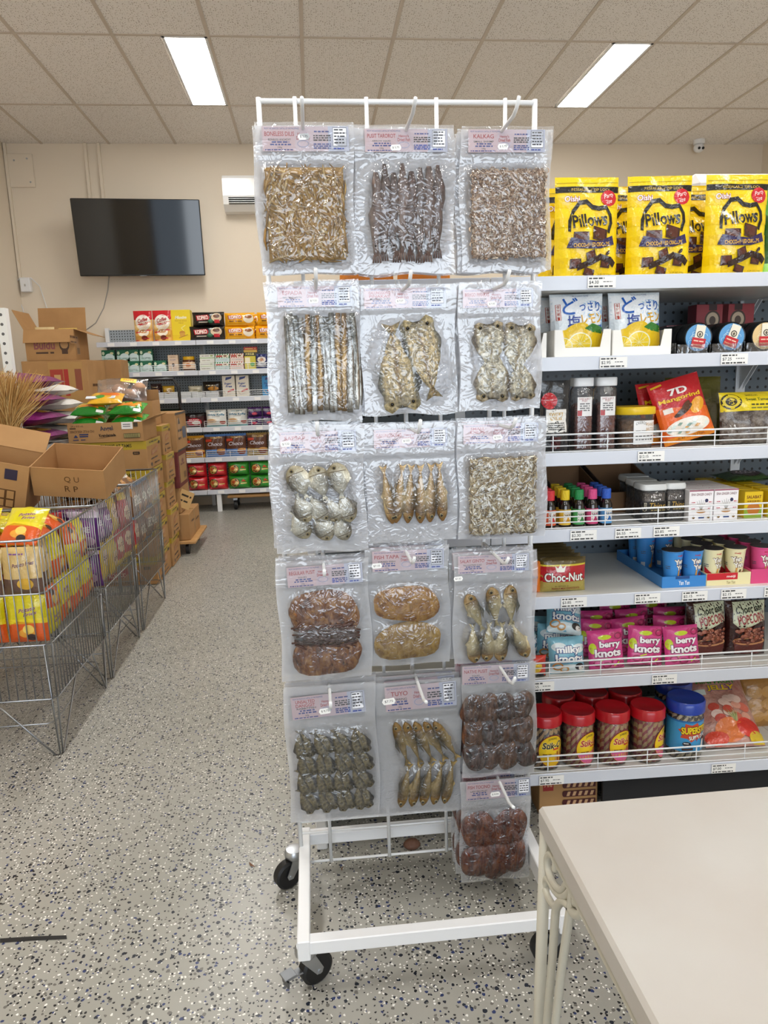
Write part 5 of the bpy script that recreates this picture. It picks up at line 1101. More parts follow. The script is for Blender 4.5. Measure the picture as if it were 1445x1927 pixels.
dark_carton(1090, 920, .13, .2, .11, 'open brown carton behind the food colouring bottles'); dark_carton(1190, 915, .15, .2, .115, 'open brown carton behind the clear chocolate tubs')
def choc_tub(px0, px1, py0, gy, label, src=None):
    c, w, h = GB(px0, py0, px1, 981, gy, ZS[3])
    if src: o = copy_tree(src, label=label); gset(o, c, gy+.03, ZS[3]); return o
    t = thing('chocolate_tub', label, 'tub', group='clear chocolate tubs with white lids'); r = w/2
    mb = MB(); mb.lathe([(r*.94, 0), (r*.97, .003), (r*.97, h*.86)], M_clear, 32, pw=6); mb.build('body', t, True, attr=np.full(len(mb.v), .2))
    mb = MB(); mb.lathe([(r*.9, .003), (r*.9, h*.76), (r*.5, h*.8), (.0001, h*.8)], mat('chocolate flakes', '#2b2019', .4, bump=(200, 1), var=(120, '#75695e', .45)), 28, pw=6); mb.build('contents', t, True)
    mb = MB(); mb.lathe([(r*.98, h*.84), (r*1.03, h*.86), (r*1.03, h*.95), (r*.96, h), (.0001, h)], mat('frosted lid', '#dfe0de', .3), 28, pw=6); mb.build('lid', t, 40)
    a = Art(.01, ink, .0006, .0001); a.rect(-r*.8, h*.28, r*.85, h*.56, '#1b1712'); a.text('Thins', r*.15, h*.44, r*1.1, h*.16, '#c9a24a', shear=.3); a.text('Choco', -r*.68, h*.42, h*.22, r*.22, '#ddd2b8', rot=math.pi/2); a.words(-r*.3, h*.31, r, .003, '#9a8a5a', 3); a.build('label', t, S_cyl(r*.97, 0, pw=6)); gset(t, c, gy+r, ZS[3]); return t
ct = choc_tub(1209, 1257, 912, .04, 'clear chocolate tub with white lid, front one beside the empty shelf space'); ct1 = choc_tub(1259, 1299, 911, .045, 'clear chocolate tub with white lid beside the white ginger candy boxes', ct)
ct1.scale = (.78, .78, 1); ct1.location.x -= .007; choc_tub(1192, 1236, 905, .115, 'clear chocolate tub in the second row, half hidden', ct); choc_tub(1176, 1222, 900, .19, 'clear chocolate tub in the third row by the brown carton', ct)
def art_ginger(a):
    a.rect(-.49, .01, .49, .99, '#f3eff0'); a.rect(-.5, .955, .5, 1, '#9c5a6e'); a.text('SINA GINGER CANDY', 0, .86, .85, .08, '#6e2030', bold=.01); a.ell(.22, .66, .07, .06, '#2a2a50', 14)
    for k in range(5): a.line([(0, .34), (-.18+.09*k, .7-.03*abs(k-2))], .012, '#8a8a80')
    a.ell(0, .32, .2, .06, '#b98a5a', 16); a.words(-.4, .6, .14, .025, '#c04050', 1); a.words(.3, .6, .14, .025, '#c04050', 2); a.words(-.4, .4, .14, .025, '#c04050', 3); a.words(.28, .4, .14, .025, '#c04050', 4); a.ell(-.3, .14, .06, .05, '#7a5a2a', 12); a.rect(-.1, .1, .14, .18, '#334a80'); a.ell(.32, .14, .06, .05, '#8a6a3a', 12)
g1 = None
for k, (x0, x1) in enumerate(((1296, 1342), (1344, 1388))):
    c, w, h = GB(x0, 922, x1, 977, .03, ZS[3])
    for j in range(5):
        lb = 'white ginger candy box, %s in the row %s' % (('front', 'second', 'third', 'fourth', 'fifth')[j], 'beside the chocolate tubs' if k == 0 else 'beside the yellow boxes')
        if g1 is None: g1 = boxpack('ginger_candy_box', lb, 'box', w-.001, .03, h, '#f1edee', art_ginger, 'white ginger candy boxes'); o = g1
        else: o = copy_tree(g1, label=lb)
        gset(o, c, .03+.032*j, ZS[3])
def art_yel(a): a.rect(-.5, 0, .5, .4, '#8fae3a'); a.ell(0, .35, .35, .25, '#c8782a', 18); a.text('SALABAT', 0, .8, .8, .12, '#7a3a10', bold=.02); a.words(-.35, .62, .7, .04, '#8a5a10', 3)
def art_yels(a): a.text('GINGER TEA', .5, .5, .12, .7, '#a88a10') if 0 else a.words(.2, .5, .6, .03, '#a88410', 3); a.ell(.5, .8, .1, .07, '#b8282a', 12)
y1 = boxpack('tea_box', 'yellow ginger tea box, front of the row beside the white candy boxes', 'box', .05, .034, .07, '#e8c21a', art_yel, 'yellow tea boxes', artS=art_yels)
for k, px in enumerate((1415, 1440)):
    for j in range(7):
        o = y1 if (k == 0 and j == 0) else copy_tree(y1, label='yellow ginger tea box, %s in the %s row' % (('front', 'second', 'third', 'fourth', 'fifth', 'sixth', 'seventh')[j], ('inner', 'outer')[k])); gset(o, gp(px, 960, .05)[0]+(.028 if k else 0), .045+.038*j, ZS[3])
o = pouch('herbal_pack', 'dark green pack with purple round mark lying on yellow boxes', 'pack', .14, .09, .02, '#2f4a22', lambda a: (a.ell(.1, .5, .3, .4, '#3a1a2c', 18), a.text('coco', .1, .5, .4, .3, '#d8d0d8')), 'pillow', 19); gset(o, gp(1430, 890, .15)[0], .19, ZS[3]+.0775, .1, math.radians(-86))
# --- shelf 5
def art_chocnut(a):
    a.rect(-.5, 0, .5, .55, '#a8974a'); a.rect(-.5, .33, .5, .78, '#b5202a'); a.rect(-.5, .78, .5, .83, '#d8c23a'); a.rect(-.5, .83, .5, .93, '#5a4a1a')
    a.poly([(-.2, .60), (-.24, .80), (-.15, .70), (-.08, .84), (0, .72), (.06, .80), (.04, .60)], '#e9e2d2') if 0 else a.poly([(-.16, .62), (-.20, .80), (-.13, .72), (-.08, .83), (-.03, .72), (.04, .80), (.0, .62)], '#e9e2d2')
    a.otext('Choc-Nut', .0, .47, .84, .25, '#f4f0e8', '#2a1410', .035, bold=.02); a.text('PEANUT MILK CHOCOLATE', .05, .12, .6, .06, '#8a2020', bold=.01); a.text('ALL NATURAL 24', -.05, .2, .3, .04, '#5a4a20'); a.text('NET WT. 200 g', .0, .04, .3, .04, '#5a4a20')
c, w, h = GB(1018, 1052, 1106, 1113, .03, ZS[4]); cn = pouch('chocolate_pack', 'red and gold Choc-Nut pack, front of the row beside the fish rack', 'chocolate pack', w, h, .035, '#4d4020', art_chocnut, 'pillow', 21, .0015, 'red and gold chocolate packs')
gset(cn, c, .05, ZS[4])
for j in range(6): o = copy_tree(cn, label='red and gold Choc-Nut pack, %s behind the front one' % ('first', 'second', 'third', 'fourth', 'fifth', 'last')[j]); gset(o, c-.004*(j % 2), .09+.035*j, ZS[4], .02*(j % 3-1))
o = pouch('orange_pack', 'orange biscuit pack squeezed between fish rack and Choc-Nut row', 'pack', .06, .085, .03, '#d8701c', lambda a: (a.words(-.3, .5, .6, .08, '#5a1a60', 1), a.words(-.3, .3, .5, .06, '#7a2a10', 2)), 'pillow', 23); gset(o, c-w*.5-.025, .05, ZS[4])
def tray(px0, px1, py0, py1, col, label, D=.3, art=None):
    c, w, h = GB(px0, py0, px1, py1, .03, ZS[4]); t = thing('display_tray', label, 'tray', group='shallow card trays for biscuit cups'); m = ink(col)
    MB().box(-w/2, 0, 0, w/2, .002, h, m).build('front_wall', t); MB().box(-w/2, .002, 0, w/2, D, .002, m).build('floor_card', t); MB().box(-w/2, D, 0, w/2, D+.002, h, m).build('back_wall', t)
    for s in (-1, 1): MB().box(s*w/2-.001, .002, .002, s*w/2+.001, D, h, m).build('side_wall', t)
    if art: a = Art(None, ink, .0003, .0001); a.sc = (w, h); art(a); a.build('printed_front', t, S_front(0))
    gset(t, c, .03, ZS[4]); return c, w
tray(1246, 1328, 1084, 1108, '#3a86cc', 'blue card tray under the blue biscuit cups', .30, lambda a: (a.text('Yan Yan', 0, .4, .25, .4, '#e9f0f6', bold=.02), a.rect(-.2, .75, .12, 1, '#1c4a86')))
tray(1330, 1412, 1078, 1103, '#e9dfae', 'cream and red card tray under the strawberry biscuit cups', .3, lambda a: (a.rect(-.5, .45, .2, 1, '#c8202e'), a.text('meiji', .05, .68, .2, .25, '#f6e9e4', bold=.02), a.text('Yan Yan', .05, .22, .2, .25, '#8a7a4a')))
tray(1413, 1480, 1070, 1101, '#d84a80', 'pink card tray under the pink biscuit cup', .3)
def cup(c1, c2, label, fn):
    t = thing('biscuit_cup', label, 'cup', group='biscuit stick cups'); r0, r1, H = .0195, .0265, .092
    mb = MB(); mb.lathe([(r0*.9, .003), (r0, .0), (r0, .004), (r1, H-.004), (r1+.0015, H-.003), (r1+.0015, H)], ink(c1), 28); mb.build('body', t, 40)
    mb = MB(); mb.lathe([(r1+.002, H), (r1+.002, H+.001), (.0001, H+.0012)], mat('foil lid', '#4a4648', .25, metal=.4), 28); mb.build('lid', t, 40)
    a = Art(.008, ink, .0005, .0001); fn(a)
    def S(u, v, e): r = r0+(r1-r0)*v/H+e; q = u/.023-math.pi/2; return np.stack([r*np.cos(q), r*np.sin(q), v], 1)
    a.build('printed_design', t, S); return t
def cup_art(bg, red):
    def f(a):
        if red: a.poly([(-.03, 0), (.03, 0), (.03, .03), (0, .02), (-.03, .045)], '#c8202e')
        else: a.rect(-.034, .03, -.016, .07, '#dfe4ea') if 0 else None
        a.text('meiji', .006, .080, .014, .006, '#c8202e', bold=.02); a.otext('Yan', .004, .064, .024, .014, '#f6f2e8', '#6a3a1a', .06, bold=.05, rot=.15); a.otext('Yan', .010, .048, .024, .014, '#f6f2e8', '#6a3a1a', .06, bold=.05, rot=.15)
        a.poly([(0, .005), (.004, .04), (.008, .04), (.006, .005)], '#d89a4a'); a.poly([(.008, .005), (.014, .036), (.018, .035), (.013, .005)], '#5a2a18'); a.ell(.006, .008, .012, .007, '#d8a860', 14); a.rect(.012, .022, .026, .028, '#c23040'); a.words(-.03, .05, .012, .002, '#55606a', 1); a.words(-.03, .045, .012, .002, '#55606a', 2); a.rect(-.03, .008, -.018, .02, '#e4e4e0')
    return f
cups = [('#3f8fd8', 0, 1266, 'blue biscuit stick cup, front one at the open end of the blue tray', .15), ('#3f8fd8', 0, 1303, 'blue biscuit stick cup, front one next to the cream cups', -.15), ('#efe6b8', 1, 1340, 'cream and red biscuit stick cup beside the blue cups', 0), ('#f0e7ba', 1, 1383, 'cream biscuit stick cup beside the pink cup', -.5), ('#e0508c', 0, 1432, 'pink biscuit stick cup in the pink tray', -.2)]
for k, (col, red, px, lb, rz) in enumerate(cups):
    o = cup(col, '', lb, cup_art(col, red)); gx = gp(px, 1080, .055)[0]; gset(o, gx, .062, ZS[4]+.003, rz)
    for j in range(2 if k < 2 else 3): q = copy_tree(o, label=lb.split(',')[0].split(' beside')[0].split(' in the')[0]+', %s place behind the front cup %s' % (('second', 'third', 'fourth')[j], ('of the first blue file', 'of the second blue file', 'of the red file', 'of the cream file', 'in the pink tray')[k])); gset(q, gx, (.118 if k > 1 else .23)+.055*j, ZS[4]+.003, rz+.3)
# --- shelf 6
def art_milky(a):
    a.ell(-.25, .75, .2, .12, '#dfe9ea'); a.ell(.3, .7, .2, .12, '#dfe9ea'); a.ell(0, .1, .5, .18, '#dbe8ea'); a.otext('milky', 0, .66, .66, .24, '#f5f5f2', '#2a3a7a', .05, bold=.04); a.otext('knots', .02, .44, .78, .22, '#f5f5f2', '#2a3a7a', .05, bold=.04)
    a.ell(.3, .2, .13, .1, '#1d1d20', 14); a.ell(.36, .16, .08, .07, '#efe9e0', 12); a.ring(-.3, .22, .12, .09, .04, '#c98a4a'); a.ring(-.12, .14, .1, .07, .04, '#d8a060')
def art_berry(a):
    a.ell(.3, .85, .2, .1, '#c22a6a'); a.ring(.34, .84, .1, .07, .03, '#8a1a4a'); a.ell(-.06, .83, .2, .06, '#c8d82a', 14); a.ell(-.4, .55, .1, .14, '#c8d82a', 12)
    a.otext('berry', .08, .63, .62, .21, '#f7f1f3', '#6a1a4a', .05, bold=.04); a.otext('knots', .02, .43, .76, .2, '#f7f1f3', '#6a1a4a', .05, bold=.04)
    for x, y in ((-.3, .18), (-.05, .12), (.2, .2), (.36, .12)): a.ring(x, y, .1, .07, .035, '#a02a58')
    a.line([(-.2, .25), (-.05, .3)], .03, '#c8d82a'); a.line([(.15, .1), (.3, .18)], .03, '#c8d82a')
def snack(src, gx, gy, gz, rz=0, rx=0, ry=0, label=None):
    gz += abs(math.sin(ry))*.045; o = copy_tree(src, label=label) if label else src; gset(o, gx, gy, gz, rz, rx, ry); return o
c, w, h = GB(1032, 1204, 1107, 1271, .03, ZS[5]); mk = pouch('pretzel_bag', 'light blue milky knots bag, front one next to the pink bags', 'snack bag', .098, .098, .04, '#7fb9cc', art_milky, 'pillow', 31, .002, 'milky knots bags')
snack(mk, c, .04, ZS[5], .02, -.2)
snack(mk, c-.012, .13, ZS[5], 0, -.15, .1, 'light blue milky knots bag standing in the second row'); snack(mk, c+.01, .10, ZS[5]+.080, -.1, -.7, .15, 'light blue milky knots bag lying on top of the others'); snack(mk, c-.03, .2, ZS[5], .1, -.15, .1, 'light blue milky knots bag at the back under the shelf'); snack(mk, c-.088, .115, ZS[5], .9, -.1, 0, 'light blue milky knots bag turned sideways beside the fish rack')
bk = pouch('pretzel_bag', 'pink berry knots bag, front one next to the blue bags', 'snack bag', .098, .106, .042, '#d8478c', art_berry, 'pillow', 33, .002, 'berry knots bags')
for k, (px, py, gy, dz, rx, ry, lb) in enumerate(((1147, 1260, .03, 0, -.2, -.03, None), (1218, 1258, .035, 0, -.22, .09, 'pink berry knots bag, front one in the middle'), (1291, 1254, .03, 0, -.2, -.03, 'pink berry knots bag, front one beside the popcorn'),
        (1124, 1200, .105, 0, -.25, .1, 'pink berry knots bag leaning in the second row by the blue bags'), (1196, 1200, .11, 0, -.2, -.08, 'pink berry knots bag leaning in the second row, middle'), (1268, 1195, .105, 0, -.25, .07, 'pink berry knots bag leaning in the second row by the popcorn'),
        (1130, 1165, .185, 0, -.22, .03, 'pink berry knots bag in the third row by the blue bags'), (1200, 1165, .185, 0, -.22, -.03, 'pink berry knots bag in the third row, middle'), (1270, 1165, .185, 0, -.22, .02, 'pink berry knots bag in the third row by the popcorn'),
        (1165, 1145, .265, 0, -.22, .03, 'pink berry knots bag in the last row, by the blue bags'), (1238, 1145, .265, 0, -.22, -.03, 'pink berry knots bag in the last row near the shelf divider'))):
    snack(bk, gp(px, py, gy)[0], gy+.02, ZS[5]+dz, 0, rx, ry, lb)
def art_pop(a):
    a.rect(-.5, 0, .5, 1, '#33120f'); a.poly([(-.34, .98), (.48, 1), (.42, .66), (-.2, .5), (-.38, .62)], '#cfd3b4'); a.text('Chocolate', .03, .87, .66, .12, '#1d2a1c', bold=.02, rot=.1, shear=.2)
    a.otext('POPCORN', .06, .70, .66, .17, '#8c1c24', '#e4dcc0', .03, bold=.03, rot=.12); R = random.Random(6)
    a.poly([(-.36, .3), (.4, .3), (.36, .02), (-.28, .02)], '#5c1d16'); a.ring(.02, .28, .38, .06, .03, '#c98a5a')
    for k in range(60):
        x, y = R.gauss(.02, .19), R.uniform(.26, .54); a.ell(x, y, .05, .032, R.choice(('#7a3a26', '#8f4a32', '#6a2e1e', '#a5604a')), 9); a.ell(x-.01, y+.01, .02, .012, '#b98068', 6)
c, w, h = GB(1304, 1128, 1378, 1240, .07, ZS[5]); pp_ = pouch('popcorn_bag', 'dark chocolate popcorn bag next to the pink berry knots', 'snack bag', .115, .155, .05, '#2e100d', art_pop, 'pillow', 35); gset(pp_, c, .10, ZS[5], .06, -.1)
o = copy_tree(pp_, label='dark chocolate popcorn bag at the bay divider', group='chocolate popcorn bags'); gset(o, gp(1412, 1200, .07)[0], .095, ZS[5], -.04, -.1); pp_['group'] = 'chocolate popcorn bags'
o = copy_tree(pp_, label='dark chocolate popcorn bag in the row behind', group='chocolate popcorn bags'); gset(o, gp(1338, 1160, .18)[0], .21, ZS[5], .1, -.1)
o = pouch('fruit_snack_bag', 'small red and yellow snack bag low beside the fish rack', 'snack bag', .06, .06, .02, '#c8382a', lambda a: (a.ell(0, .5, .3, .25, '#e8c23a', 12), a.rect(-.5, 0, .5, .2, '#2a2a2a')), 'pillow', 37); gset(o, gp(1006, 1270, .03)[0], .03, ZS[5])
# --- shelf 7: wafer stick jars
def wafer_mat(c1, c2, name):
    if name in _MC: return _MC[name]
    m, nt, b = nt_mat(name); tc = N(nt, 'ShaderNodeTexCoord'); wv = N(nt, 'ShaderNodeTexWave'); wv.bands_direction = 'DIAGONAL'; wv.inputs['Scale'].default_value = 26; nt.links.new(tc.outputs['Object'], wv.inputs['Vector'])
    rp = N(nt, 'ShaderNodeValToRGB'); rp.color_ramp.interpolation = 'CONSTANT'; rp.color_ramp.elements[0].color = lin(c1); rp.color_ramp.elements[1].color = lin(c2); rp.color_ramp.elements[1].position = .6; nt.links.new(wv.outputs[0], rp.inputs[0]); nt.links.new(rp.outputs[0], b.inputs['Base Color']); b.inputs['Roughness'].default_value = .5; _MC[name] = m; return m
def stick_jar(label, lid, body, stick, art, r=.046, H=.158, group=None):
    t = thing('wafer_jar', label, 'jar', group=group)
    mb = MB(); mb.lathe([(r*.9, 0), (r*.97, .004), (r*.97, H*.78), (r*.9, H*.82)], M_clear, 36); mb.build('body', t, True, attr=np.full(len(mb.v), .1))
    mb = MB(); mb.lathe([(r*1.0, H*.79), (r*1.03, H*.80), (r*1.03, H*.955), (r*.96, H*.985), (r*.90, H*.972), (.0001, H*.972)], mat('lid '+lid, lid, .28, coat=.3), 36); mb.build('lid', t, 40)
    s0 = None
    for k in range(17):
        q = 2*math.pi*k/17
        if s0 is None: mb = MB(); mb.tube([(0, 0, .004), (0, 0, H*.76)], r*.16, stick, 10); s0 = mb.build('wafer_stick', t, True); o = s0
        else: o = bpy.data.objects.new('wafer_stick', s0.data); COL.objects.link(o); o.parent = t
        o.location = (r*.78*math.cos(q), r*.78*math.sin(q), 0); o.rotation_euler = (0, 0, q*2)
    mb = MB(); mb.tube([(0, 0, .006), (0, 0, H*.72)], r*.6, stick, 16); mb.build('wafer_core', t, True)
    a = Art(.008, ink, .0007, .0001); art(a, r, H); a.build('label', t, S_cyl(r*.97)); return t
def art_stik(ground, low):
    def f(a, r, H):
        a.ell(.004, H*.36, r*.86, H*.30, '#8a1a20', 36); a.ell(.004, H*.36, r*.82, H*.285, '#edc81f', 36)
        n = 20; a.poly([(.004+r*.8*math.cos(q), H*.36+H*.28*math.sin(q)) for q in np.linspace(math.pi*1.08, math.pi*1.92, n)], low)
        a.text("JUNIOR'S", .004, H*.58, r*.55, H*.05, '#2a1a14', bold=.02, arc=.002); a.otext('Stik-O', .004, H*.47, r*1.25, H*.12, '#b5202a' if ground else '#17120d', '#f4e9b0', .03, bold=.03, shear=.2)
        for k in range(4): a.poly([(.012+.006*k, H*.16), (.010+.007*k, H*.32+.004*k), (.0135+.007*k, H*.32+.004*k), (.016+.006*k, H*.16)], '#a5301e' if k % 2 else '#d8a060')
        a.rect(r*.1, H*.385, r*.5, H*.41, '#c8202e'); a.words(-r*.5, H*.3, r*.5, .003, '#7a4a1a', 2)
    return f
sr = wafer_mat('#c9a06a', '#9a1c28', 'strawberry wafer'); sc_ = wafer_mat('#c9a06a', '#3a2012', 'chocolate wafer')
j1 = None
for k, (px, lb) in enumerate(((1088, 'red-lidded wafer stick jar with pink label, beside the yellow-labelled jar'), (1153, 'red-lidded wafer stick jar with pink label, in the middle of the row'), (1219, 'red-lidded wafer stick jar with turned pink label, beside the blue jar'))):
    gx = gp(px, 1400, .05)[0]
    if j1 is None: j1 = stick_jar(lb, '#b81420', '', sr, art_stik(1, '#e0649a'), group='red-lidded wafer stick jars'); o = j1
    else: o = copy_tree(j1, label=lb)
    gset(o, gx, .062, ZS[6], (.42, .3, .85)[k])
jy = stick_jar('red-lidded wafer stick jar with all-yellow label beside the fish rack', '#b81420', '', sc_, art_stik(0, '#e8b81c'), group='red-lidded wafer stick jars'); gset(jy, gp(1026, 1410, .05)[0], .062, ZS[6], .15)
for k in range(3): o = copy_tree(j1, label='red-lidded wafer stick jar in the back row, behind the %s front jar' % ('yellow-labelled', 'first pink', 'second pink')[k]); gset(o, gp((1060, 1122, 1185)[k], 1330, .15)[0]-.01, .165, ZS[6])
def art_super(a, r, H):
    a.rect(-r*1.9, H*.16, r*1.9, H*.68, '#3f97cc'); a.rect(-r*1.9, H*.66, r*1.9, H*.69, '#2a6aa8'); a.poly([(-.01+r*.8*(1 if k % 2 else .7)*math.cos(k*.42), H*.5+H*.17*(1 if k % 2 else .72)*math.sin(k*.42)) for k in range(15)], '#c84a2a')
    a.otext('SUPERSTIX', .0, H*.535, r*1.6, H*.12, '#f2d21f', '#17120d', .05, bold=.04, rot=.06); a.otext('SUPER DUO', r*.15, H*.42, r*1.1, H*.07, '#f2f2ee', '#2a2a2a', .04, bold=.03, rot=.12); a.poly([(-.002, H*.42), (.006, H*.42), (.002, H*.34)], '#b82a2a')
    a.ell(-r*.5, H*.30, r*.22, H*.04, '#2a2a34', 16); a.words(-r*.65, H*.30, r*.3, .003, '#d8d8d8', 2); a.ell(r*.5, H*.36, r*.16, H*.055, '#17120d', 14); a.poly([(r*.3, H*.2), (r*.42, H*.36), (r*.55, H*.36), (r*.5, H*.2)], '#efe9dc'); a.line([(-r*.7, H*.2), (-r*.2, H*.22)], .006, '#4a2a1c')
wj = stick_jar('large blue-lidded wafer stick jar with blue Superstix label', '#1c3fa8', '', wafer_mat('#d8c8a4', '#2a1a14', 'duo wafer'), art_super, .050, .172); gset(wj, gp(1292, 1385, .05)[0], .066, ZS[6], .2)
o = copy_tree(wj, label='blue-lidded wafer jar standing behind the blue-labelled one'); gset(o, gp(1272, 1310, .16)[0], .18, ZS[6])
def art_jelly(a):
    a.text('MINI FRUIT', 0, .93, .7, .07, '#3a9a3a', bold=.03); a.otext('JELLY', .05, .82, .5, .1, '#e8c21f', '#2a3a8a', .04, bold=.04); a.rect(-.45, .72, -.25, .8, '#dfe9df'); R = random.Random(3)
    for k in range(16): a.ell(R.uniform(-.4, .4), R.uniform(.35, .68), .09, .06, R.choice(('#d8705a', '#e0a08a', '#c85040', '#e8c8b8')), 12)
    a.ell(-.05, .2, .24, .16, '#e0742a', 18); a.ell(.26, .22, .2, .14, '#d8382c', 16); a.ell(.38, .08, .16, .09, '#d8b82a', 14); a.ell(-.3, .1, .2, .1, '#d8442c', 14)
    for k in range(7): a.poly([(.06, .3), (.0+.04*k-.1, .48+.03*math.sin(k*2)), (.1, .3)], '#8a9a5a' if k % 2 else '#b9b07a')
jl = pouch('fruit_jelly_bag', 'clear bag of fruit jelly cups lying at the shelf front', 'candy bag', .17, .21, .05, '#b0584a', art_jelly, 'pillow', 41, .004, 'fruit jelly bags', film=mat('jelly bag film', '#a85848', .15, bump=(40, .9), var=(25, '#d8b0a0', .5), coat=.6))
gset(jl, gp(1385, 1410, .04)[0]+.008, .055, ZS[6]+.012, -.06, math.radians(-52)); o = copy_tree(jl, label='clear bag of fruit jelly cups propped at the back of the lowest shelf'); gset(o, gp(1350, 1300, .2)[0], .25, ZS[6]+.001, .1, math.radians(-22))
o = pouch('biscuit_bag', 'bag of round brown biscuits beside the jelly bags', 'biscuit bag', .16, .16, .05, '#a8783c', lambda a: [a.ell(-.25+.25*(k % 3), .2+.22*(k//3), .14, .11, '#c0904e', 16) for k in range(9)], 'pillow', 43); gset(o, gp(1440, 1340, .15)[0]+.03, .18, ZS[6], 0, -.35)
# carton on the floor beneath
def art_under(a):
    a.rect(-.44, .55, -.26, .92, '#9a2a2a'); a.text('ARI', -.35, .73, .13, .18, '#c9a078', bold=.03)
    for k in range(4):
        y = .86-.2*k; a.ell(-.08, y, .03, .07, '#4a1a1c', 10); a.rect(-.08, y-.07, .46, y+.07, '#4a1a1c')
        for q in range(5): a.poly([(-.04+.1*q, y-.05), (.01+.1*q, y-.05), (.035+.1*q, y+.05), (-.015+.1*q, y+.05)], '#c9a078')
    a.text('CONTAINS 12 JARS', -.15, .1, .5, .08, '#3a2a1a')
M_card = mat('corrugated card', '#b48a5a', .8, var=(8, '#a67c4e', .5)); M_card2 = mat('inside of card', '#9a7448', .85, var=(9, '#8d693f', .5))
t = thing('carton', 'brown carton printed with striped wafer sticks under the lowest shelf', 'carton'); W_ = .17
MB().box(-W_/2, 0, 0, W_/2, .2, .135, M_card, .002).build('carton_body', t); a = Art(None, ink, .0003, .0001); a.sc = (W_, .135); art_under(a); a.build('printed_front', t, S_front(0)); gset(t, gp(1070, 1530, .08)[0], .085, 0)

for k, px in enumerate((690, 745)):
    if k == 0: ob_ = pouch('snack_pack', 'orange snack pack behind the fish rack, nearer the shelving end', 'pack', .13, .1, .04, '#d07a1c', lambda a: (a.rect(-.5, .3, .5, .6, '#e8b04a'), a.text('CRISPS', 0, .45, .6, .2, '#7a2a10', bold=.03)), 'pillow', 45, group='orange packs behind the rack'); o = ob_
    else: o = copy_tree(ob_, label='orange snack pack behind the fish rack, nearer the yellow pouches')
    gset(o, gp(690, 520, .05)[0]+.138*k, .06, ZS[0], .05*k)
# ------------------------------------------------------------------ goods on the far shelving
def FB(x0, y0, x1, gy, zs):
    l = onY(x0, y0, FY+gy); r = onY(x1, y0, FY+gy); return (l[0]+r[0])/2, r[0]-l[0], (l[2]+r[2])/2-zs
def fp(name, label, cat, x0, y0, x1, sh, col, art, gy=.06, D=.07, kind='stand', seed=0, z=0, group=None, h=None, src=None, rx=0, W=None):
    c, w, hh = FB(x0, y0, x1, gy, FZ[sh]+z); hh = h or hh; w = W or w
    if src is not None: t = copy_tree(src, label=label)
    elif kind == 'box': t = boxpack(name, label, cat, w, D, hh, col, art, group, bev=.002)
    else: t = pouch(name, label, cat, w, hh, D, col, art, kind, seed, .004, group, n=(14, 16))
    t.location = (c, FY+gy, FZ[sh]+z); t.rotation_euler = (rx, 0, 0)
    if group: t['group'] = group
    return t
def a_mate(a):
    a.rect(-.5, 0, .5, .45, '#dba24c'); a.poly([(-.5, .35), (-.5, .72), (0, .6), (.5, .72), (.5, .35), (0, .45)], '#e8c07a'); a.ell(.02, .62, .42, .25, '#f2ece2'); a.text('Coffee', .0, .70, .55, .13, '#a81c24', bold=.03, rot=.15, shear=.3); a.text('mate', .05, .58, .5, .1, '#a81c24', bold=.03, rot=.15, shear=.3); a.ell(.0, .30, .3, .13, '#f4e8d2'); a.ell(0, .33, .2, .06, '#b97a3c'); a.ell(.05, .12, .16, .08, '#7a2a1c')
cm = fp('creamer_pouch', 'red and gold coffee creamer pouch nearest the bare pegboard end', 'pouch', 250, 585, 285, 0, '#c81824', a_mate, seed=51, group='coffee creamer pouches')
fp('creamer_pouch', 'red and gold coffee creamer pouch beside the tall yellow box', 'pouch', 286, 586, 321, 0, '#c81824', a_mate, src=cm)
def a_max(a): a.rect(-.5, 0, .5, .2, '#e6c400'); a.text('Maxim', 0, .76, .6, .1, '#f7f1dc', bold=.03, shear=.3); a.text('MOCHA GOLD', 0, .65, .6, .05, '#b8801c'); a.text('MILD', 0, .58, .25, .04, '#b8801c'); a.line([(.2, .5), (0, .42), (.1, .34)], .03, '#f5e68a'); a.ell(.03, .26, .15, .07, '#c98a2c'); a.rect(-.1, .14, .16, .26, '#d8a03a'); a.line([(-.15, .1), (.3, .2)], .02, '#a8741c')
fp('coffee_box', 'tall yellow Maxim coffee box on the top shelf', 'box', 320, 583, 357, 0, '#ecd012', a_max, kind='box', D=.12)
def a_kb(a): a.otext('KOPIKO', -.17, .6, .36, .3, '#f4e4dc', '#c01c2c', .09, bold=.05, rot=.12, shear=.15); a.words(-.3, .25, .4, .07, '#d8cfc0', 2); a.ell(.27, .6, .16, .3, '#d8c0a0'); a.ell(.27, .7, .1, .14, '#6a3a1c'); a.rect(.2, .2, .36, .45, '#c0202a'); a.ell(.08, .35, .08, .15, '#2a6a4a')
def a_ky(a): a.otext('KOPIKO', -.15, .66, .42, .26, '#f4ece0', '#b81c24', .09, bold=.05, rot=.08, shear=.15); a.words(-.35, .32, .5, .08, '#7a4a14', 3); a.ell(.3, .55, .17, .33, '#efe4cc'); a.ell(.3, .68, .12, .13, '#9a5a24'); a.rect(-.4, .08, .2, .16, '#f4c43a')
kb = fp('coffee_pack', 'black Kopiko coffee pack, lower of two', 'coffee pack', 356, 614, 423, 0, '#16100e', a_kb, kind='pillow', seed=53, D=.09, group='black coffee packs')
fp('coffee_pack', 'black Kopiko coffee pack, lying on the other', 'coffee pack', 361, 596, 423, 0, '', None, src=kb, z=.126, gy=.06).scale = (.9, 1, 1)
ky = fp('coffee_pack', 'yellow Kopiko coffee pack, lower one beside the black packs', 'coffee pack', 422, 614, 479, 0, '#efa914', a_ky, kind='pillow', seed=55, D=.09, group='yellow coffee packs')
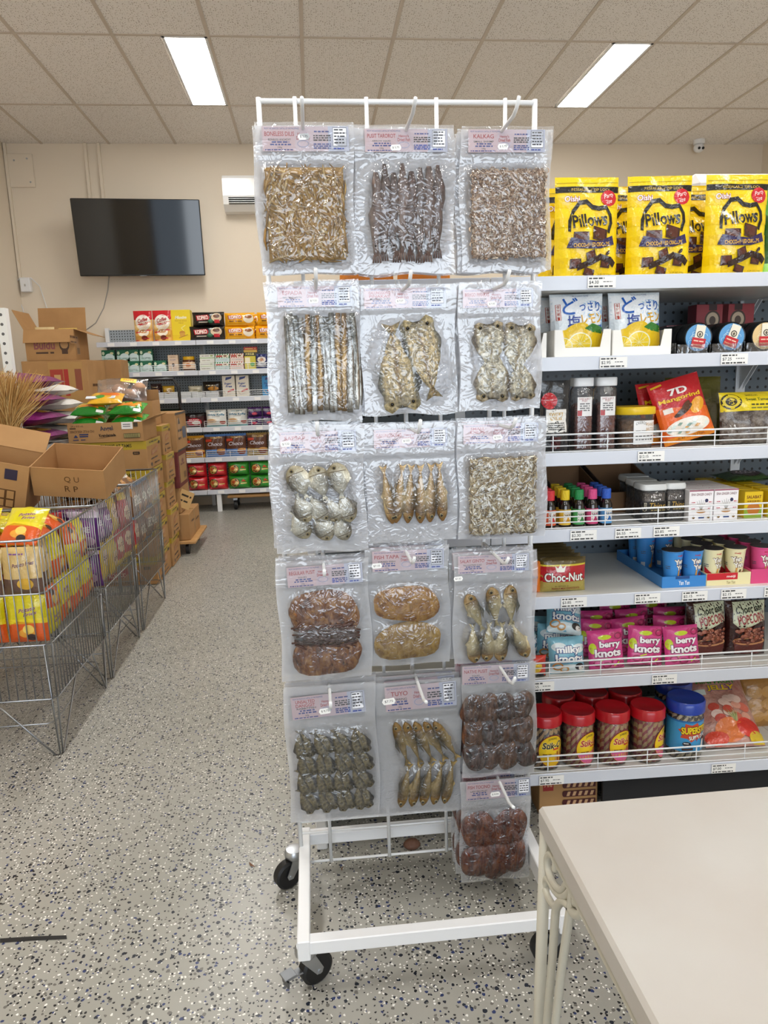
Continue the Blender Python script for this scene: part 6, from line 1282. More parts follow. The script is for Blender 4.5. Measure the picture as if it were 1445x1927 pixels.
fp('coffee_pack', 'yellow Kopiko coffee pack, upper one beside the black packs', 'coffee pack', 422, 592, 479, 0, '', None, src=ky, z=.121)
fp('coffee_pack', 'yellow Kopiko coffee pack, lower one behind the fish rack edge', 'coffee pack', 480, 614, 537, 0, '', None, src=ky); fp('coffee_pack', 'yellow Kopiko coffee pack, upper one behind the fish rack edge', 'coffee pack', 483, 592, 540, 0, '', None, src=ky, z=.121)
fp('coffee_pack', 'yellow Kopiko coffee pack standing behind the stacked pairs', 'coffee pack', 448, 592, 505, 0, '', None, src=ky, z=.121, gy=.2); fp('coffee_pack', 'yellow Kopiko coffee pack at the bottom behind the stacked pairs', 'coffee pack', 448, 614, 505, 0, '', None, src=ky, gy=.2)
def a_gb(a): a.rect(-.5, 0, .5, .5, '#bcd9d2'); a.ell(.1, .4, .35, .3, '#dbeeee'); a.ell(-.36, .72, .1, .15, '#d8e4c8'); a.text('COFFEE', .0, .22, .7, .16, '#2a6a54', bold=.02); a.ell(.3, .72, .14, .1, '#e4e0b0')
g0 = None
for k, (x0, x1, y0, z, gy, lb) in enumerate(((185, 209, 676, 0, .05, 'green and silver coffee box at the shelf end, lower'), (210, 235, 676, 0, .05, 'green and silver coffee box, second from the shelf end, lower'), (238, 261, 683, 0, .05, 'green and silver coffee box, third from the shelf end, lower'), (263, 286, 683, 0, .05, 'green and silver coffee box, fourth from the shelf end, lower'), (288, 312, 675, 0, .05, 'green coffee box standing single beside the beige box'),
                                       (190, 214, 656, .105, .05, 'green and silver coffee box at the shelf end, upper'), (219, 242, 656, .105, .05, 'green and silver coffee box, second from the shelf end, upper'), (237, 261, 668, .105, .05, 'green and silver coffee box, third from the shelf end, upper'), (262, 287, 667, .105, .05, 'green and silver coffee box, fourth from the shelf end, upper'))):
    if g0 is None: g0 = fp('coffee_box', lb, 'box', x0, y0, x1, 1, '#1d6a4a', a_gb, kind='box', D=.06, group='green coffee boxes', h=.104); g0
    else: fp('coffee_box', lb, 'box', x0, y0, x1, 1, '', None, src=g0, z=z, gy=gy, group='green coffee boxes')
fp('coffee_box', 'beige box with a small figure print on the second shelf', 'box', 315, 668, 334, 1, '#ddc3a8', lambda a: (a.text('KOPI', 0, .7, .5, .1, '#8a7a9a'), a.ell(0, .4, .14, .1, '#3a2a24'), a.words(-.3, .85, .6, .05, '#a88a70', 1), a.words(-.3, .15, .6, .04, '#c89a80', 2)), kind='box', D=.07)
c, w, h = FB(342, 671, 366, .08, FZ[1]); t = thing('spread_jar', 'brown spread jar with yellow lid', 'jar'); r = w/2
mb = MB(); mb.lathe([(r*.9, 0), (r, .01), (r, h*.72), (r*.85, h*.8)], mat('brown spread', '#5a3018', .15), 20); mb.build('body', t, True); mb = MB(); mb.lathe([(r*.92, h*.78), (r*.92, h), (.001, h)], paint('#d8a81c'), 20); mb.build('lid', t, 40)
Art(.02, ink, .001, .0003).rect(-r*1.3, h*.15, r*1.3, h*.62, '#e8c8a8').ell(0, h*.4, r*.4, h*.14, '#c8702a').build('label', t, S_cyl(r)); t.location = (c, FY+.1, FZ[1])
def a_stripe(base, c2):
    def f(a):
        for k in range(6): a.poly([(-.5+.17*k, .5), (-.42+.17*k, .5), (-.34+.17*k, 1), (-.42+.17*k, 1)], '#f0ece6')
        a.rect(-.5, 0, .5, .48, c2); a.ell(.2, .72, .24, .2, '#e8dcc4'); a.ell(.2, .74, .12, .1, '#7a4a24'); a.rect(-.42, .6, 0, .82, '#b84a3a'); a.text('COFFEE', 0, .25, .7, .14, '#8aa0a4')
    return f
for k, (x0, x1, col, art, lb) in enumerate(((375, 403, '#e6e6dc', lambda a: (a.rect(-.5, .5, .5, .6, '#9ac07a'), a.ell(.3, .8, .1, .08, '#8aa84a'), a.words(-.35, .75, .5, .08, '#9a8a7a', 1), a.words(-.35, .2, .6, .06, '#9a8a7a', 2)), 'white and green cereal box'), (404, 431, '#1f8a4c', a_stripe(0, '#cfe0de'), 'green striped coffee box'), (432, 458, '#c8583a', a_stripe(0, '#e6cfc4'), 'orange striped coffee box'))):
    o = fp('drink_box', lb+', lower of two beside the bay divider' if k == 0 else lb+', lower of two', 'box', x0, 681, x1, 1, col, art, kind='box', D=.08, h=.074); fp('drink_box', lb+', upper of two', 'box', x0, 665, x1, 1, '', None, src=o, z=.075)
fp('drink_box', 'yellow and black drink box under the small red pack', 'box', 459, 663, 480, 1, '#d8c83a', lambda a: (a.rect(-.5, .78, .5, 1, '#17150f'), a.text('大安石森', 0, .9, .8, .14, '#f0e48a', bold=.02), a.ell(.2, .3, .2, .12, '#3a9a3a'), a.rect(-.45, .35, .0, .7, '#efe6c8')), kind='box', D=.08)
fp('drink_box', 'small red and yellow pack lying on the yellow box', 'pack', 458, 652, 483, 1, '#b8281c', lambda a: (a.rect(-.5, 0, .5, .45, '#e0b84a'), a.words(-.4, .6, .8, .15, '#e8c060', 2)), kind='box', D=.06, z=.157, h=.05)
fp('drink_pouch', 'navy blue drink pouch beside the yellow box', 'pouch', 481, 666, 502, 1, '#1d2a66', lambda a: (a.ell(0, .62, .4, .2, '#d8cfc8'), a.ell(0, .62, .2, .1, '#b98a6a'), a.rect(-.4, .2, .4, .42, '#cfd0d8')), seed=57)
# third shelf
for k, (x0, x1, y0, col, c2, lb) in enumerate(((283, 304, 722, '#241014', '#3a1a20', 'dark pack in the white basket next to the snack carton'), (305, 328, 726, '#b8902a', '#7a5a1c', 'yellow pack in a white basket'), (354, 381, 726, '#b8b09a', '#8a846e', 'beige pack in a white basket'), (381, 415, 718, '#1c130d', '#a8701c', 'black pack with orange print beside the white sachets'))):
    fp('seasoning_pack', lb, 'pack', x0, y0, x1, 2, col, (lambda c2: lambda a: (a.ell(.1, .5, .3, .15, c2), a.words(-.3, .7, .5, .05, '#c8b890', 3)))(c2), kind='pillow', seed=60+k, gy=.08, z=.02)
for k in range(5):
    x0 = 283+26*k; t = thing('basket', 'small white plastic basket on the third shelf, %s in the row' % ('first', 'second', 'third', 'fourth', 'fifth')[k], 'basket', group='small white baskets'); c, w, h = FB(x0, 738, x0+24, .04, FZ[2]); h = .055
    pm_ = peg_material('basket plastic', '#e6e8ea', .012, .0035, '#6a6e72') if k == 0 else pm_
    MB().box(-w/2, 0, 0, w/2, .003, h, pm_).build('front_wall', t); MB().box(-w/2, .003, 0, w/2, .12, .003, M_white).build('floor_panel', t); MB().box(-w/2, .12, 0, w/2, .123, h, M_white).build('back_wall', t)
    for s in (-1, 1): MB().box(s*w/2-.0015, .003, .003, s*w/2+.0015, .12, h, M_white).build('side_wall', t)
    t.location = (c, FY+.035, FZ[2])
def a_sf(a): a.poly([(-.25, .78), (.2, .86), (.3, .96), (-.2, .92)], '#2a3a7a'); a.text('Sugar', -.05, .62, .6, .12, '#1c3f8a', bold=.03, shear=.2); a.text('Free', .0, .5, .5, .1, '#1c3f8a', bold=.03, shear=.2); a.poly([(-.1, .3), (.4, .38), (.4, .3), (-.1, .22)], '#c03030'); a.line([(-.4, .3), (-.2, .1), (.1, .12)], .04, '#c8b8a8')
s0 = fp('sweetener_box', 'cream sugar-free sachet box next to the black pack', 'box', 417, 707, 441, 2, '#e0d8c8', a_sf, kind='box', D=.09, group='cream sugar-free boxes'); fp('sweetener_box', 'cream sugar-free sachet box beside the empty space', 'box', 443, 707, 467, 2, '', None, src=s0)
fp('sweetener_box', 'sky blue box at the fish rack edge of the third shelf', 'box', 492, 707, 516, 2, '#2a86c0', a_sf, kind='box', D=.09)
# fourth shelf
def a_rd(a): a.ell(0, .4, .38, .28, '#b01c2c'); a.ell(.1, .35, .2, .14, '#d8d0c8'); a.text('BRAVO', 0, .55, .5, .1, '#f0e0e0', bold=.03); a.rect(-.5, .8, .5, 1, '#0e0a0c')
r1 = fp('noodle_pack', 'black and red pack in front, beside the white coffee bags', 'pack', 346, 778, 384, 3, '#3a0c14', a_rd, kind='pillow', seed=65, group='black and red packs'); fp('noodle_pack', 'black and red pack standing behind the front one', 'pack', 352, 762, 388, 3, '', None, src=r1, gy=.18)
fp('noodle_pack', 'dark green pack behind the corner of the carton stack', 'pack', 296, 770, 342, 3, '#16261a', lambda a: (a.words(-.3, .6, .6, .06, '#7a2a2a', 2), a.ell(0, .4, .3, .15, '#2a4a34')), kind='pillow', seed=66, gy=.1)
def a_wk(a): a.text('White Koffie', 0, .70, .85, .13, '#1c6a8a', bold=.03, shear=.25); a.line([(-.2, .58), (.2, .6)], .015, '#3a3a3a'); a.ell(-.25, .34, .28, .14, '#e4cfb0'); a.ell(-.25, .36, .2, .08, '#c89a6a'); a.ell(.32, .25, .15, .1, '#a84a3a'); a.rect(-.5, 0, .5, .08, '#6ab0b8'); a.words(-.3, .86, .6, .05, '#8aa8b0', 2)
w1_ = fp('white_coffee_bag', 'white coffee bag with blue lettering beside the black and red packs', 'coffee bag', 387, 771, 425, 3, '#e8e8e2', a_wk, kind='pillow', seed=67, group='white coffee bags', rx=-.08); fp('white_coffee_bag', 'white coffee bag with blue lettering, beside the purple packs', 'coffee bag', 427, 765, 464, 3, '', None, src=w1_, z=.0, rx=-.08, gy=.08)
p1 = None
for k, (x0, y0, z, gy) in enumerate(((465, 778, 0, .05), (493, 778, 0, .05), (465, 761, .088, .06), (493, 761, .088, .06))):
    lb = 'purple coffee pack, %s %s' % (('lower', 'lower', 'upper', 'upper')[k], ('beside the white coffee bags', 'behind the fish rack edge')[k % 2])
    if p1 is None: p1 = fp('purple_pack', lb, 'coffee pack', x0, y0, x0+27, 3, '#43215f', lambda a: (a.rect(-.5, .55, .5, .8, '#8a8894'), a.ell(0, .3, .2, .15, '#c0405a'), a.text('KOPIKO', 0, .66, .7, .16, '#2a1a3a')), kind='pillow', seed=69, group='purple coffee packs', gy=gy, h=.087); p1
    else: fp('purple_pack', lb, 'coffee pack', x0, y0, x0+27, 3, '', None, src=p1, z=z, gy=gy)
# fifth shelf
def a_en(c2):
    def f(a): a.rect(-.5, .32, .5, .9, '#5a3524'); a.rect(-.5, 0, .5, .34, c2); a.text('GOLDEN', .05, .86, .55, .08, '#d8b060', bold=.02); a.poly([(-.45, .78), (-.15, .8), (-.15, .7), (-.45, .68)], '#c8402a'); a.text('Choco', 0, .58, .7, .16, '#c8c0c8', bold=.02, shear=.3); a.ell(.27, .22, .22, .13, '#7a2a14'); a.ell(.27, .30, .2, .07, '#d8a060'); a.words(-.42, .16, .4, .05, '#34405a', 3); a.rect(-.5, .95, .5, 1, c2)
    return f
e0 = fp('cereal_drink_bag', 'yellow and brown cereal drink bag next to the cartons', 'bag', 344, 820, 384, 4, '#c8902a', a_en('#dfa02c'), kind='pillow', seed=71, group='cereal drink bags')
e1 = fp('cereal_drink_bag', 'blue and brown cereal drink bag beside the yellow one', 'bag', 384, 817, 424, 4, '#4a70b0', a_en('#6a98d8'), kind='pillow', seed=72, group='cereal drink bags'); fp('cereal_drink_bag', 'blue and brown cereal drink bag beside the tan one', 'bag', 424, 816, 462, 4, '', None, src=e1)
e2 = fp('cereal_drink_bag', 'tan and brown cereal drink bag near the fish rack', 'bag', 463, 814, 502, 4, '#8a6a3a', a_en('#b89a5a'), kind='pillow', seed=73, group='cereal drink bags'); fp('cereal_drink_bag', 'tan and brown cereal drink bag behind the fish rack edge', 'bag', 503, 814, 542, 4, '', None, src=e2)
# lowest shelf
def a_nd(a): a.ell(-.2, .5, .24, .34, '#2a1a12'); a.ell(-.2, .5, .21, .3, '#c89a4a'); a.ell(-.24, .55, .1, .12, '#b8502a'); a.ell(-.12, .45, .09, .1, '#e8d08a'); a.poly([(.1, .55), (.2, .75), (.35, .55)], '#c84a2a'); a.words(.08, .4, .34, .07, '#d8c070', 2)
for col, xs_, nm in (('#c4202a', ((354, 390), (392, 428)), 'red'), ('#2f8a28', ((430, 470), (471, 511)), 'green')):
    s_ = None
    for k, (x0, x1) in enumerate(xs_):
        for j in range(2):
            lb = '%s noodle multipack, %s one %s' % (nm, ('lower', 'upper')[j], ('next to the cartons', 'next to the green packs')[k] if nm == 'red' else ('next to the red packs', 'near the fish rack')[k])
            if s_ is None: s_ = fp('noodle_multipack', lb, 'noodle pack', x0, 895, x1, 5, col, a_nd, kind='pillow', seed=75, D=.12, group=nm+' noodle multipacks', h=.128, gy=.06)
            else: fp('noodle_multipack', lb, 'noodle pack', x0, 895, x1, 5, '', None, src=s_, z=.13*j, gy=(.066 if nm == 'red' and j else .06))
# ------------------------------------------------------------------ cartons, sacks, brooms and dump bins on the left
R = random.Random(11)
def carton(name, label, x0, y0, z0, x1, y1, z1, front=None, right=None, band=None, group=None, top=True, col=None, flaps=None, rz=0):
    """closed or open-topped corrugated carton; front/right: print functions in unit coordinates"""
    W_, D_, H_ = x1-x0, y1-y0, z1-z0; t = thing(name, label, 'carton', (x0+W_/2, y0, z0), rz, group); m = col or M_card
    if top: MB().box(-W_/2, 0, 0, W_/2, D_, H_, m, .003).build('carton_body', t); MB().box(-W_/2+.004, D_/2-.025, H_-.001, W_/2-.004, D_/2+.025, H_+.0006, mat('packing tape', '#b99660', .25)).build('tape', t)
    else:
        for nm, q in (('front_wall', (-W_/2, 0, 0, W_/2, .004, H_)), ('back_wall', (-W_/2, D_-.004, 0, W_/2, D_, H_)), ('side_wall', (-W_/2, .004, 0, -W_/2+.004, D_-.004, H_)), ('side_wall', (W_/2-.004, .004, 0, W_/2, D_-.004, H_)), ('floor_card', (-W_/2+.004, .004, 0, W_/2-.004, D_-.004, .004))): MB().box(*q, m).build(nm, t)
        for side, ang, ln in (flaps or ()):
            f = MB(); L_ = W_ if side in 'fb' else D_
            f.box(-L_/2, 0, 0, L_/2, .004, ln, m); o = f.build('flap', t)
            o.location = {'f': (0, 0, H_), 'b': (0, D_-.004, H_), 'l': (-W_/2, D_/2, H_), 'r': (W_/2, D_/2, H_)}[side]; o.rotation_euler = (math.radians(ang), 0, {'f': 0, 'b': math.pi, 'l': -math.pi/2, 'r': math.pi/2}[side])
    if front: a = Art(None, ink, .0006, .0002); a.sc = (W_, H_); front(a); a.build('printed_front', t, S_front(0))
    if right: a = Art(None, ink, .0006, .0002); a.sc = (D_, H_); right(a); a.build('printed_side', t, S_right(W_/2))
    return t
BRN = '#5a3a20'
def p_kop(a):
    a.rect(-.5, .72, .5, 1, '#b49a2c'); a.text('TAMANG TAPANG AT TAMIS', .03, .86, .58, .12, '#2a2410', bold=.02); a.words(-.28, .64, .2, .03, BRN, 1)
    a.poly([(-.14, .22), (-.13, .42), (.0, .5), (.12, .62), (.13, .44), (.08, .30)], '#a82a24'); a.text('KOPIKO', -.01, .38, .22, .15, '#e4cfb4', bold=.03, rot=.06); a.text('Brown Coffee', .02, .12, .28, .11, '#2a1c10', bold=.01, shear=.3)
    a.ell(.37, .60, .045, .05, '#2a1c10', 14); a.rect(.33, .55, .41, .65, '#2a1c10'); a.text('BAG', .37, .6, .05, .05, '#b48a5a')
def p_kside(a): a.rect(0, .8, 1, 1, '#b49a2c'); a.words(.2, .88, .6, .05, '#4a3c14', 1); a.poly([(.3, .45), (.32, .62), (.75, .72), (.72, .52)], '#a85a48'); a.poly([(.33, .48), (.35, .6), (.72, .69), (.70, .55)], '#b48a5a'); a.rect(.8, .75, .92, .85, '#2a1c10'); a.words(.25, .3, .5, .05, '#4a3020', 2); a.rect(.2, .08, .3, .2, '#4a3020'); a.words(.45, .12, .35, .05, '#4a3020', 5)
def p_small(a): a.rect(-.5, .82, .5, 1, '#b49a2c'); a.ell(-.2, .45, .12, .12, '#241a10', 14); a.words(-.1, .7, .4, .06, '#4a3020', 2)
for k in range(5):
    carton('coffee_carton', ('Kopiko coffee carton with olive band, on top under the Angel tray', 'Kopiko coffee carton second from the top behind the wire bins', 'Kopiko coffee carton third from the top behind the wire bins', 'Kopiko coffee carton fourth from the top behind the wire bins', 'Kopiko coffee carton at the bottom behind the wire bins')[k], -1.49, 4.43, .904-.18*(k+1), -1.01, 4.84, .902-.18*k, p_kop, p_kside, group='coffee cartons of the front stack')
def p_angel(a):
    a.text('24 x 410 mL', -.37, .86, .17, .1, '#2a1c10'); a.words(-.47, .72, .12, .05, '#2a1c10', 1); a.text('30NOV2024 2T316 CN1', -.31, .58, .32, .12, '#4a3020'); a.poly([(-.43, .28), (-.4, .42), (-.37, .28)], '#2a3a6a'); a.words(-.35, .4, .12, .06, '#2a3a6a', 2); a.words(-.35, .3, .12, .06, '#2a3a6a', 3); a.words(-.44, .14, .17, .04, '#2a3a6a', 4)
    a.text('Angel', .02, .68, .19, .3, '#3c3c4c', bold=.02, rot=.12, shear=.3); a.text('Kremdensada', .02, .36, .22, .16, '#2a1c10', bold=.03, rot=.1, shear=.2); a.line([(-.09, .2), (.13, .34)], .01, '#2a1c10')
    a.rect(.22, .64, .37, 1, '#e9e6e2'); a.words(.24, .86, .1, .04, '#55505a', 5); a.words(.24, .76, .1, .04, '#55505a', 6); a.rect(.38, .75, .44, .97, '#3a2c18'); a.rect(.24, .18, .46, .42, '#2c2614'); a.rect(.245, .2, .455, .4, '#b0a468')
    for q in range(14): a.rect(.255+.0138*q, .2, .255+.0138*q+.006, .4, '#2c2614')
carton('tray_carton', 'shallow open Angel tray carton heaped with green chip bags', -1.455, 4.42, .904, -1.02, 4.80, 1.02, p_angel, None, top=False, flaps=(('r', 68, .09),))
def p_cheese(a): a.rect(-.5, 0, .5, .3, '#1f7a24'); a.poly([(-.3, .3), (0, .85), (.3, .3)], '#e8902a'); a.ell(-.3, .6, .2, .2, '#e8b84a'); a.poly([(.1, .35), (.35, .8), (.45, .4)], '#e8a030'); a.rect(.25, .05, .45, .2, '#e4e6e4'); a.ell(-.05, .8, .25, .1, '#2f9a30')
gb = None; CH = ((-1.347, 4.44, 1.0), (-1.345, 4.46, 1.068), (-1.125, 4.44, 1.0), (-1.128, 4.46, 1.068), (-1.24, 4.665, 1.045))
for k, (px, py, Y, z, rz, ry, lb) in enumerate(((160, 775, 4.52, 1.03, .15, .05, 'green corn chip bag at the outer end of the tray'), (185, 765, 4.6, 1.075, .05, .0, 'green corn chip bag upper left on the heap'), (246, 785, 4.52, 1.03, -.1, -.05, 'green corn chip bag low at the carton stack side'), (235, 760, 4.62, 1.09, -.12, -.1, 'green corn chip bag high on the heap, tilted'), (205, 780, 4.72, 1.04, .3, 0, 'green corn chip bag at the back of the tray'))):
    if gb is None: gb = pouch('chip_bag', lb, 'chip bag', .20, .19, .062, '#2f9a2c', p_cheese, 'pillow', 81, .0018, 'green corn chip bags', n=(16, 16)); o = gb
    else: o = copy_tree(gb, label=lb)
    o.location = CH[k]; o.rotation_euler = (math.radians((-74, -74, -74, -74, -88)[k]), 0, (.06, .03, -.06, -.04, .05)[k])
o = pouch('chip_bag', 'yellow and orange chip bag with white price card on top of the heap', 'chip bag', .20, .18, .055, '#e8b02a', lambda a: (a.ell(.1, .6, .3, .2, '#e87a2a'), a.ell(-.2, .3, .2, .15, '#4a9a3a')), 'pillow', 83, .0018, n=(16, 16)); YB_ = o; o.location = (-1.25, 4.50, 1.132); o.rotation_euler = (math.radians(-74), 0, .1)
t = thing('price_card', 'white price card reading 2.29 lying on the chip bags', 'price card', (0, 0, 0)); _e = YB_.rotation_euler.to_matrix(); t.rotation_euler = (math.radians(-74), 0, .1); t.location = Vector(YB_.location)+_e @ Vector((-.025, -.0245, .05)); MB().box(-.08, .001, -.018, .08, .004, .02, ink('#dfe4e8')).build('backing', t); MB().box(-.085, 0, -.02, .085, .001, .025, ink('#e8eef2')).build('card', t); Art(None, ink, .0004, .0001).text('2.29', 0, .002, .06, .022, '#1a1a1a', bold=.02).words(.04, .008, .035, .005, '#5a6a7a', 2).build('lettering', t, S_front())
zb = [0.0, .2, .4, .585, .77, .963]
for k in range(5): carton('coffee_carton', 'narrow coffee carton with olive band, %s in the tall stack behind the tray' % ('bottom', 'second up', 'middle', 'fourth up', 'topmost')[k], -1.40, 4.86, zb[k]+.001, -1.0+.012*(k % 2), 5.14, zb[k+1], p_small, p_kside, group='narrow coffee cartons')
# trolley stack behind
t = thing('platform_trolley', 'wooden platform trolley under the furthest carton stack', 'trolley', (-1.16, 5.45, 0)); MB().box(-.27, -.29, .085, .27, .29, .107, mat('plywood board', '#c79a63', .5), .004).build('board', t)
for x in (-.2, .2):
    for y in (-.22, .22): m = MB(); m.T = Matrix.Translation((x, y, .04)) @ Matrix.Rotation(math.pi/2, 4, 'Y'); m.lathe([(.02, -.013), (.04, -.012), (.04, .012), (.02, .013)], M_black, 16); m.build('wheel', t, 35)
m = MB(); m.tube([(-.24, .27, .1), (-.24, .27, 1.2), (-.2, .27, 1.27), (.1, .27, 1.27), (.14, .27, 1.2), (.14, .27, .1)], .012, M_blackp, 8); m.build('handle', t, True)
def p_c(a): a.rect(-.33, .52, .26, .79, '#aa8152'); a.rect(.08, .18, .32, .53, '#aa8152'); a.words(-.3, .7, .5, .06, BRN, 1); a.words(-.3, .55, .4, .05, BRN, 2); a.rect(.1, .2, .3, .4, '#7a5a34')
def p_arrow(a): a.rect(.15, .3, .4, .85, '#b48a5a'); a.poly([(.2, .7), (.3, .9), (.4, .7)], '#2a2014'); a.words(.15, .5, .5, .06, '#2a2014', 3); a.rect(.55, .3, .9, .6, '#4a5468'); a.words(.15, .3, .3, .06, '#2a2014', 4); a.rect(0, .94, 1, 1, '#3a3024'); a.rect(0, 0, 1, .05, '#3a3024')
mar = mat('maroon printed card', '#6e2c2a', .7)
carton('carton', 'low brown carton on the platform trolley, bottom of its stack', -1.33, 5.2, .108, -.93, 5.66, .30, p_c, p_c and (lambda a: (a.rect(.45, 0, .5, 1, '#9a7a4a'), a.words(.2, .6, .2, .08, BRN, 2), a.words(.6, .5, .3, .06, BRN, 3))))
carton('carton', 'brown carton in the trolley stack below the maroon box', -1.35, 5.22, .305, -.985, 5.6, .49, p_c, lambda a: a.words(.2, .5, .6, .06, BRN, 3))
carton('carton', 'maroon-bordered carton in the trolley stack', -1.36, 5.2, .492, -.975, 5.55, .75, None, lambda a: (a.rect(.12, .12, .88, .88, '#a8804e'), a.words(.25, .6, .5, .05, '#6e2c2a', 2), a.ell(.5, .72, .12, .06, '#6e2c2a', 12), a.rect(.55, .2, .8, .38, '#6e4a30')), col=mar)
carton('carton', 'tall carton with black arrows topping the trolley stack', -1.37, 5.2, .7508, -.97, 5.62, 1.03, p_c, p_arrow)
t = thing('price_card', 'loose tan cardboard ticket hanging askew at the trolley stack', 'card', (-.957, 5.255, .40), rot=(0, math.radians(28), math.radians(35))); MB().box(-.055, 0, -.065, .055, .003, .065, mat('tan ticket', '#c9a36c', .7)).build('card', t); Art(None, ink, .0004, .0001).words(-.04, .02, .08, .014, '#2a1c10', 2).words(-.04, -.02, .07, .012, '#2a1c10', 3).build('lettering', t, S_front())
# open carton with bread bag on the narrow stack
carton('carton', 'open carton behind the tray with a clear bag of buns on it', -1.40, 4.87, .966, -1.05, 5.12, 1.13, p_c, None, top=False, flaps=(('b', -10, .07),))
br = thing('bun_bag', 'clear bag of pale buns with yellow sticker lying on the open carton', 'bread bag', (-1.26, 4.93, 1.12)); pch = Pouch(.33, .2, .1, 'pillow', 91, .006, (18, 16)); mb = pch.mesh(M_clear); o = mb.build('film', br, True, attr=np.full(len(mb.v), .7))
for x, z in ((-.09, .07), (-.02, .11), (.05, .07), (.11, .12)): m = MB(); m.lathe([(.001, -.03), (.035, -.022), (.048, 0), (.035, .022), (.001, .03)], mat('pale bun', '#d8a988', .6), 16, (x, 0, z)); m.build('bun', br, True)
a = Art(.02, ink, .004, .0003); a.rect(.0, .13, .1, .17, '#ecca1c'); a.text('TASTY', .05, .15, .07, .02, '#c8502a', bold=.02); a.build('sticker', br, lambda u, v, e: pch.S(u, v, e)); br.rotation_euler = (math.radians(-40), 0, .05)
# big cartons in the room corner
def p_red(a): a.rect(-.1, .55, .42, .98, '#b0884f'); a.rect(-.08, .68, .12, .9, '#a83a2c'); a.rect(.13, .6, .2, .9, '#a82a24'); a.rect(.3, .66, .40, .9, '#8a4a34'); a.words(-.1, .6, .2, .04, '#5a3a20', 2); a.rect(-.02, .74, .08, .84, '#c9a06a')
carton('carton', 'large brown carton on the floor at the bottom of the corner stack', -2.27, 6.0, 0, -1.76, 6.5, .74, p_c, p_c)
carton('carton', 'large brown carton with red print patch under the open box', -2.27, 6.0, .742, -1.77, 6.5, 1.44, p_red, lambda a: a.words(.2, .7, .5, .03, BRN, 2))
carton('carton', 'tall plain carton leaning behind the corner stack', -1.90, 6.52, 0, -1.64, 6.78, 1.45, None, None)
def p_buk(a): a.text('Buldu', -.12, .5, .42, .28, '#8a4a50', bold=.03); a.words(-.3, .22, .36, .06, '#4a3020', 2); a.ell(.28, .48, .1, .2, '#4a3020', 14); a.ell(.28, .52, .08, .15, '#b48a5a', 14); a.rect(.22, .2, .34, .38, '#4a3020')
t = carton('carton', 'open-flapped carton on top of the corner stack showing pasta bags', -2.23, 6.02, 1.442, -1.85, 6.36, 1.68, p_buk, p_c, top=False, flaps=(('f', 158, .11), ('b', 8, .2), ('l', 25, .17), ('r', 110, .15)))
o = pouch('pasta_bag', 'small clear bag with yellow print peeping out of the open carton', 'bag', .15, .27, .05, '#d8c090', lambda a: (a.rect(-.5, .65, 0, .9, '#a84a3c'), a.ell(.2, .8, .2, .1, '#d8b82a')), 'pillow', 93); o.location = (-2.125, 6.14, 1.448); o.rotation_euler = (-.2, 0, .05)
o = pouch('pasta_bag', 'small golden bag in the open carton beside the red-printed one', 'bag', .15, .26, .05, '#d0b060', lambda a: (a.ell(0, .82, .25, .1, '#e0c83a'), a.ell(.1, .75, .1, .06, '#b89a2a')), 'pillow', 94); o.location = (-1.955, 6.16, 1.448); o.rotation_euler = (-.2, 0, -.05)
# steel stock shelf with sacks
st = thing('steel_shelf', 'white slotted-angle stock shelf along the side wall', 'shelf', (-2.1, 4.1, 0)); slot = peg_material('slotted white steel', '#e6e6e2', .05, .008, '#5a5a5a')
for x, y, h in ((.455, 0, 1.66), (-.5, 0, 1.66), (.455, 1.55, .93), (-.5, 1.55, .93)): MB().box(x, y, 0, x+.045, y+.003, h, slot).build('post', st); MB().box(x+.042, y+.003, 0, x+.045, y+.045, h, M_white).build('post', st)
for z in (.25, .9): MB().box(-.5, .005, z, .54, 1.55, z+.006, M_shelf).build('shelf', st); MB().box(.54, .05, z-.045, .548, 1.55, z+.008, M_white).build('beam', st)
for z in (.25, .9, 1.52): MB().box(-.5, -.004, z-.045, .456, .003, z+.008, M_white).build('beam', st)
M_pur = mat('purple woven sack', '#6e1f5a', .35, bump=(60, .5), var=(14, '#8a2c72', .4)); M_ws = mat('white woven sack', '#e6e2dc', .5, bump=(40, .4))
def sack(label, W_, H_, D_, m, art, seed, group):
    t = thing('sack', label, 'sack', group=group); p = Pouch(W_, H_, D_, 'pillow', seed, .0022, (18, 20), .04); p.mesh(m).build('cloth', t, True)
    if art: a = UA(W_, H_, .02); art(a); a.build('printed_design', t, lambda u, v, e: p.S(u, v, e))
    return t
def p_rice(a): a.ell(0, .5, .35, .25, '#c8a82a'); a.text('RICE', 0, .5, .4, .18, '#6e1f5a', bold=.03); a.ell(0, .85, .25, .08, '#c8963a'); a.ell(0, .12, .25, .08, '#c8963a')
s1 = None
for j in range(4):
    for k, y in enumerate((4.40,)):
        lb = 'purple rice sack, %s in the pile behind the brooms' % ('bottom', 'second up', 'third up', 'topmost')[j]
        if k == 1 and j == 3: continue
        if s1 is None: s1 = sack(lb, .48, .62, .105, M_pur, p_rice, 95, 'purple rice sacks'); o = s1
        else: o = copy_tree(s1, label=lb)
        o.location = (-1.58+.02*(j % 2)-.02*k, y+.02*(j % 3), .97+.105*j); o.rotation_euler = (math.radians(-90), 0, math.radians(90))
        o.matrix_world = Matrix.Translation((-2.12, y, .958+.104*j)) @ Matrix.Rotation(.05*(j-1.5), 4, 'Z') @ Matrix.Rotation(math.radians(-90), 4, 'Z') @ Matrix.Rotation(math.radians(-90), 4, 'X')
w0 = None
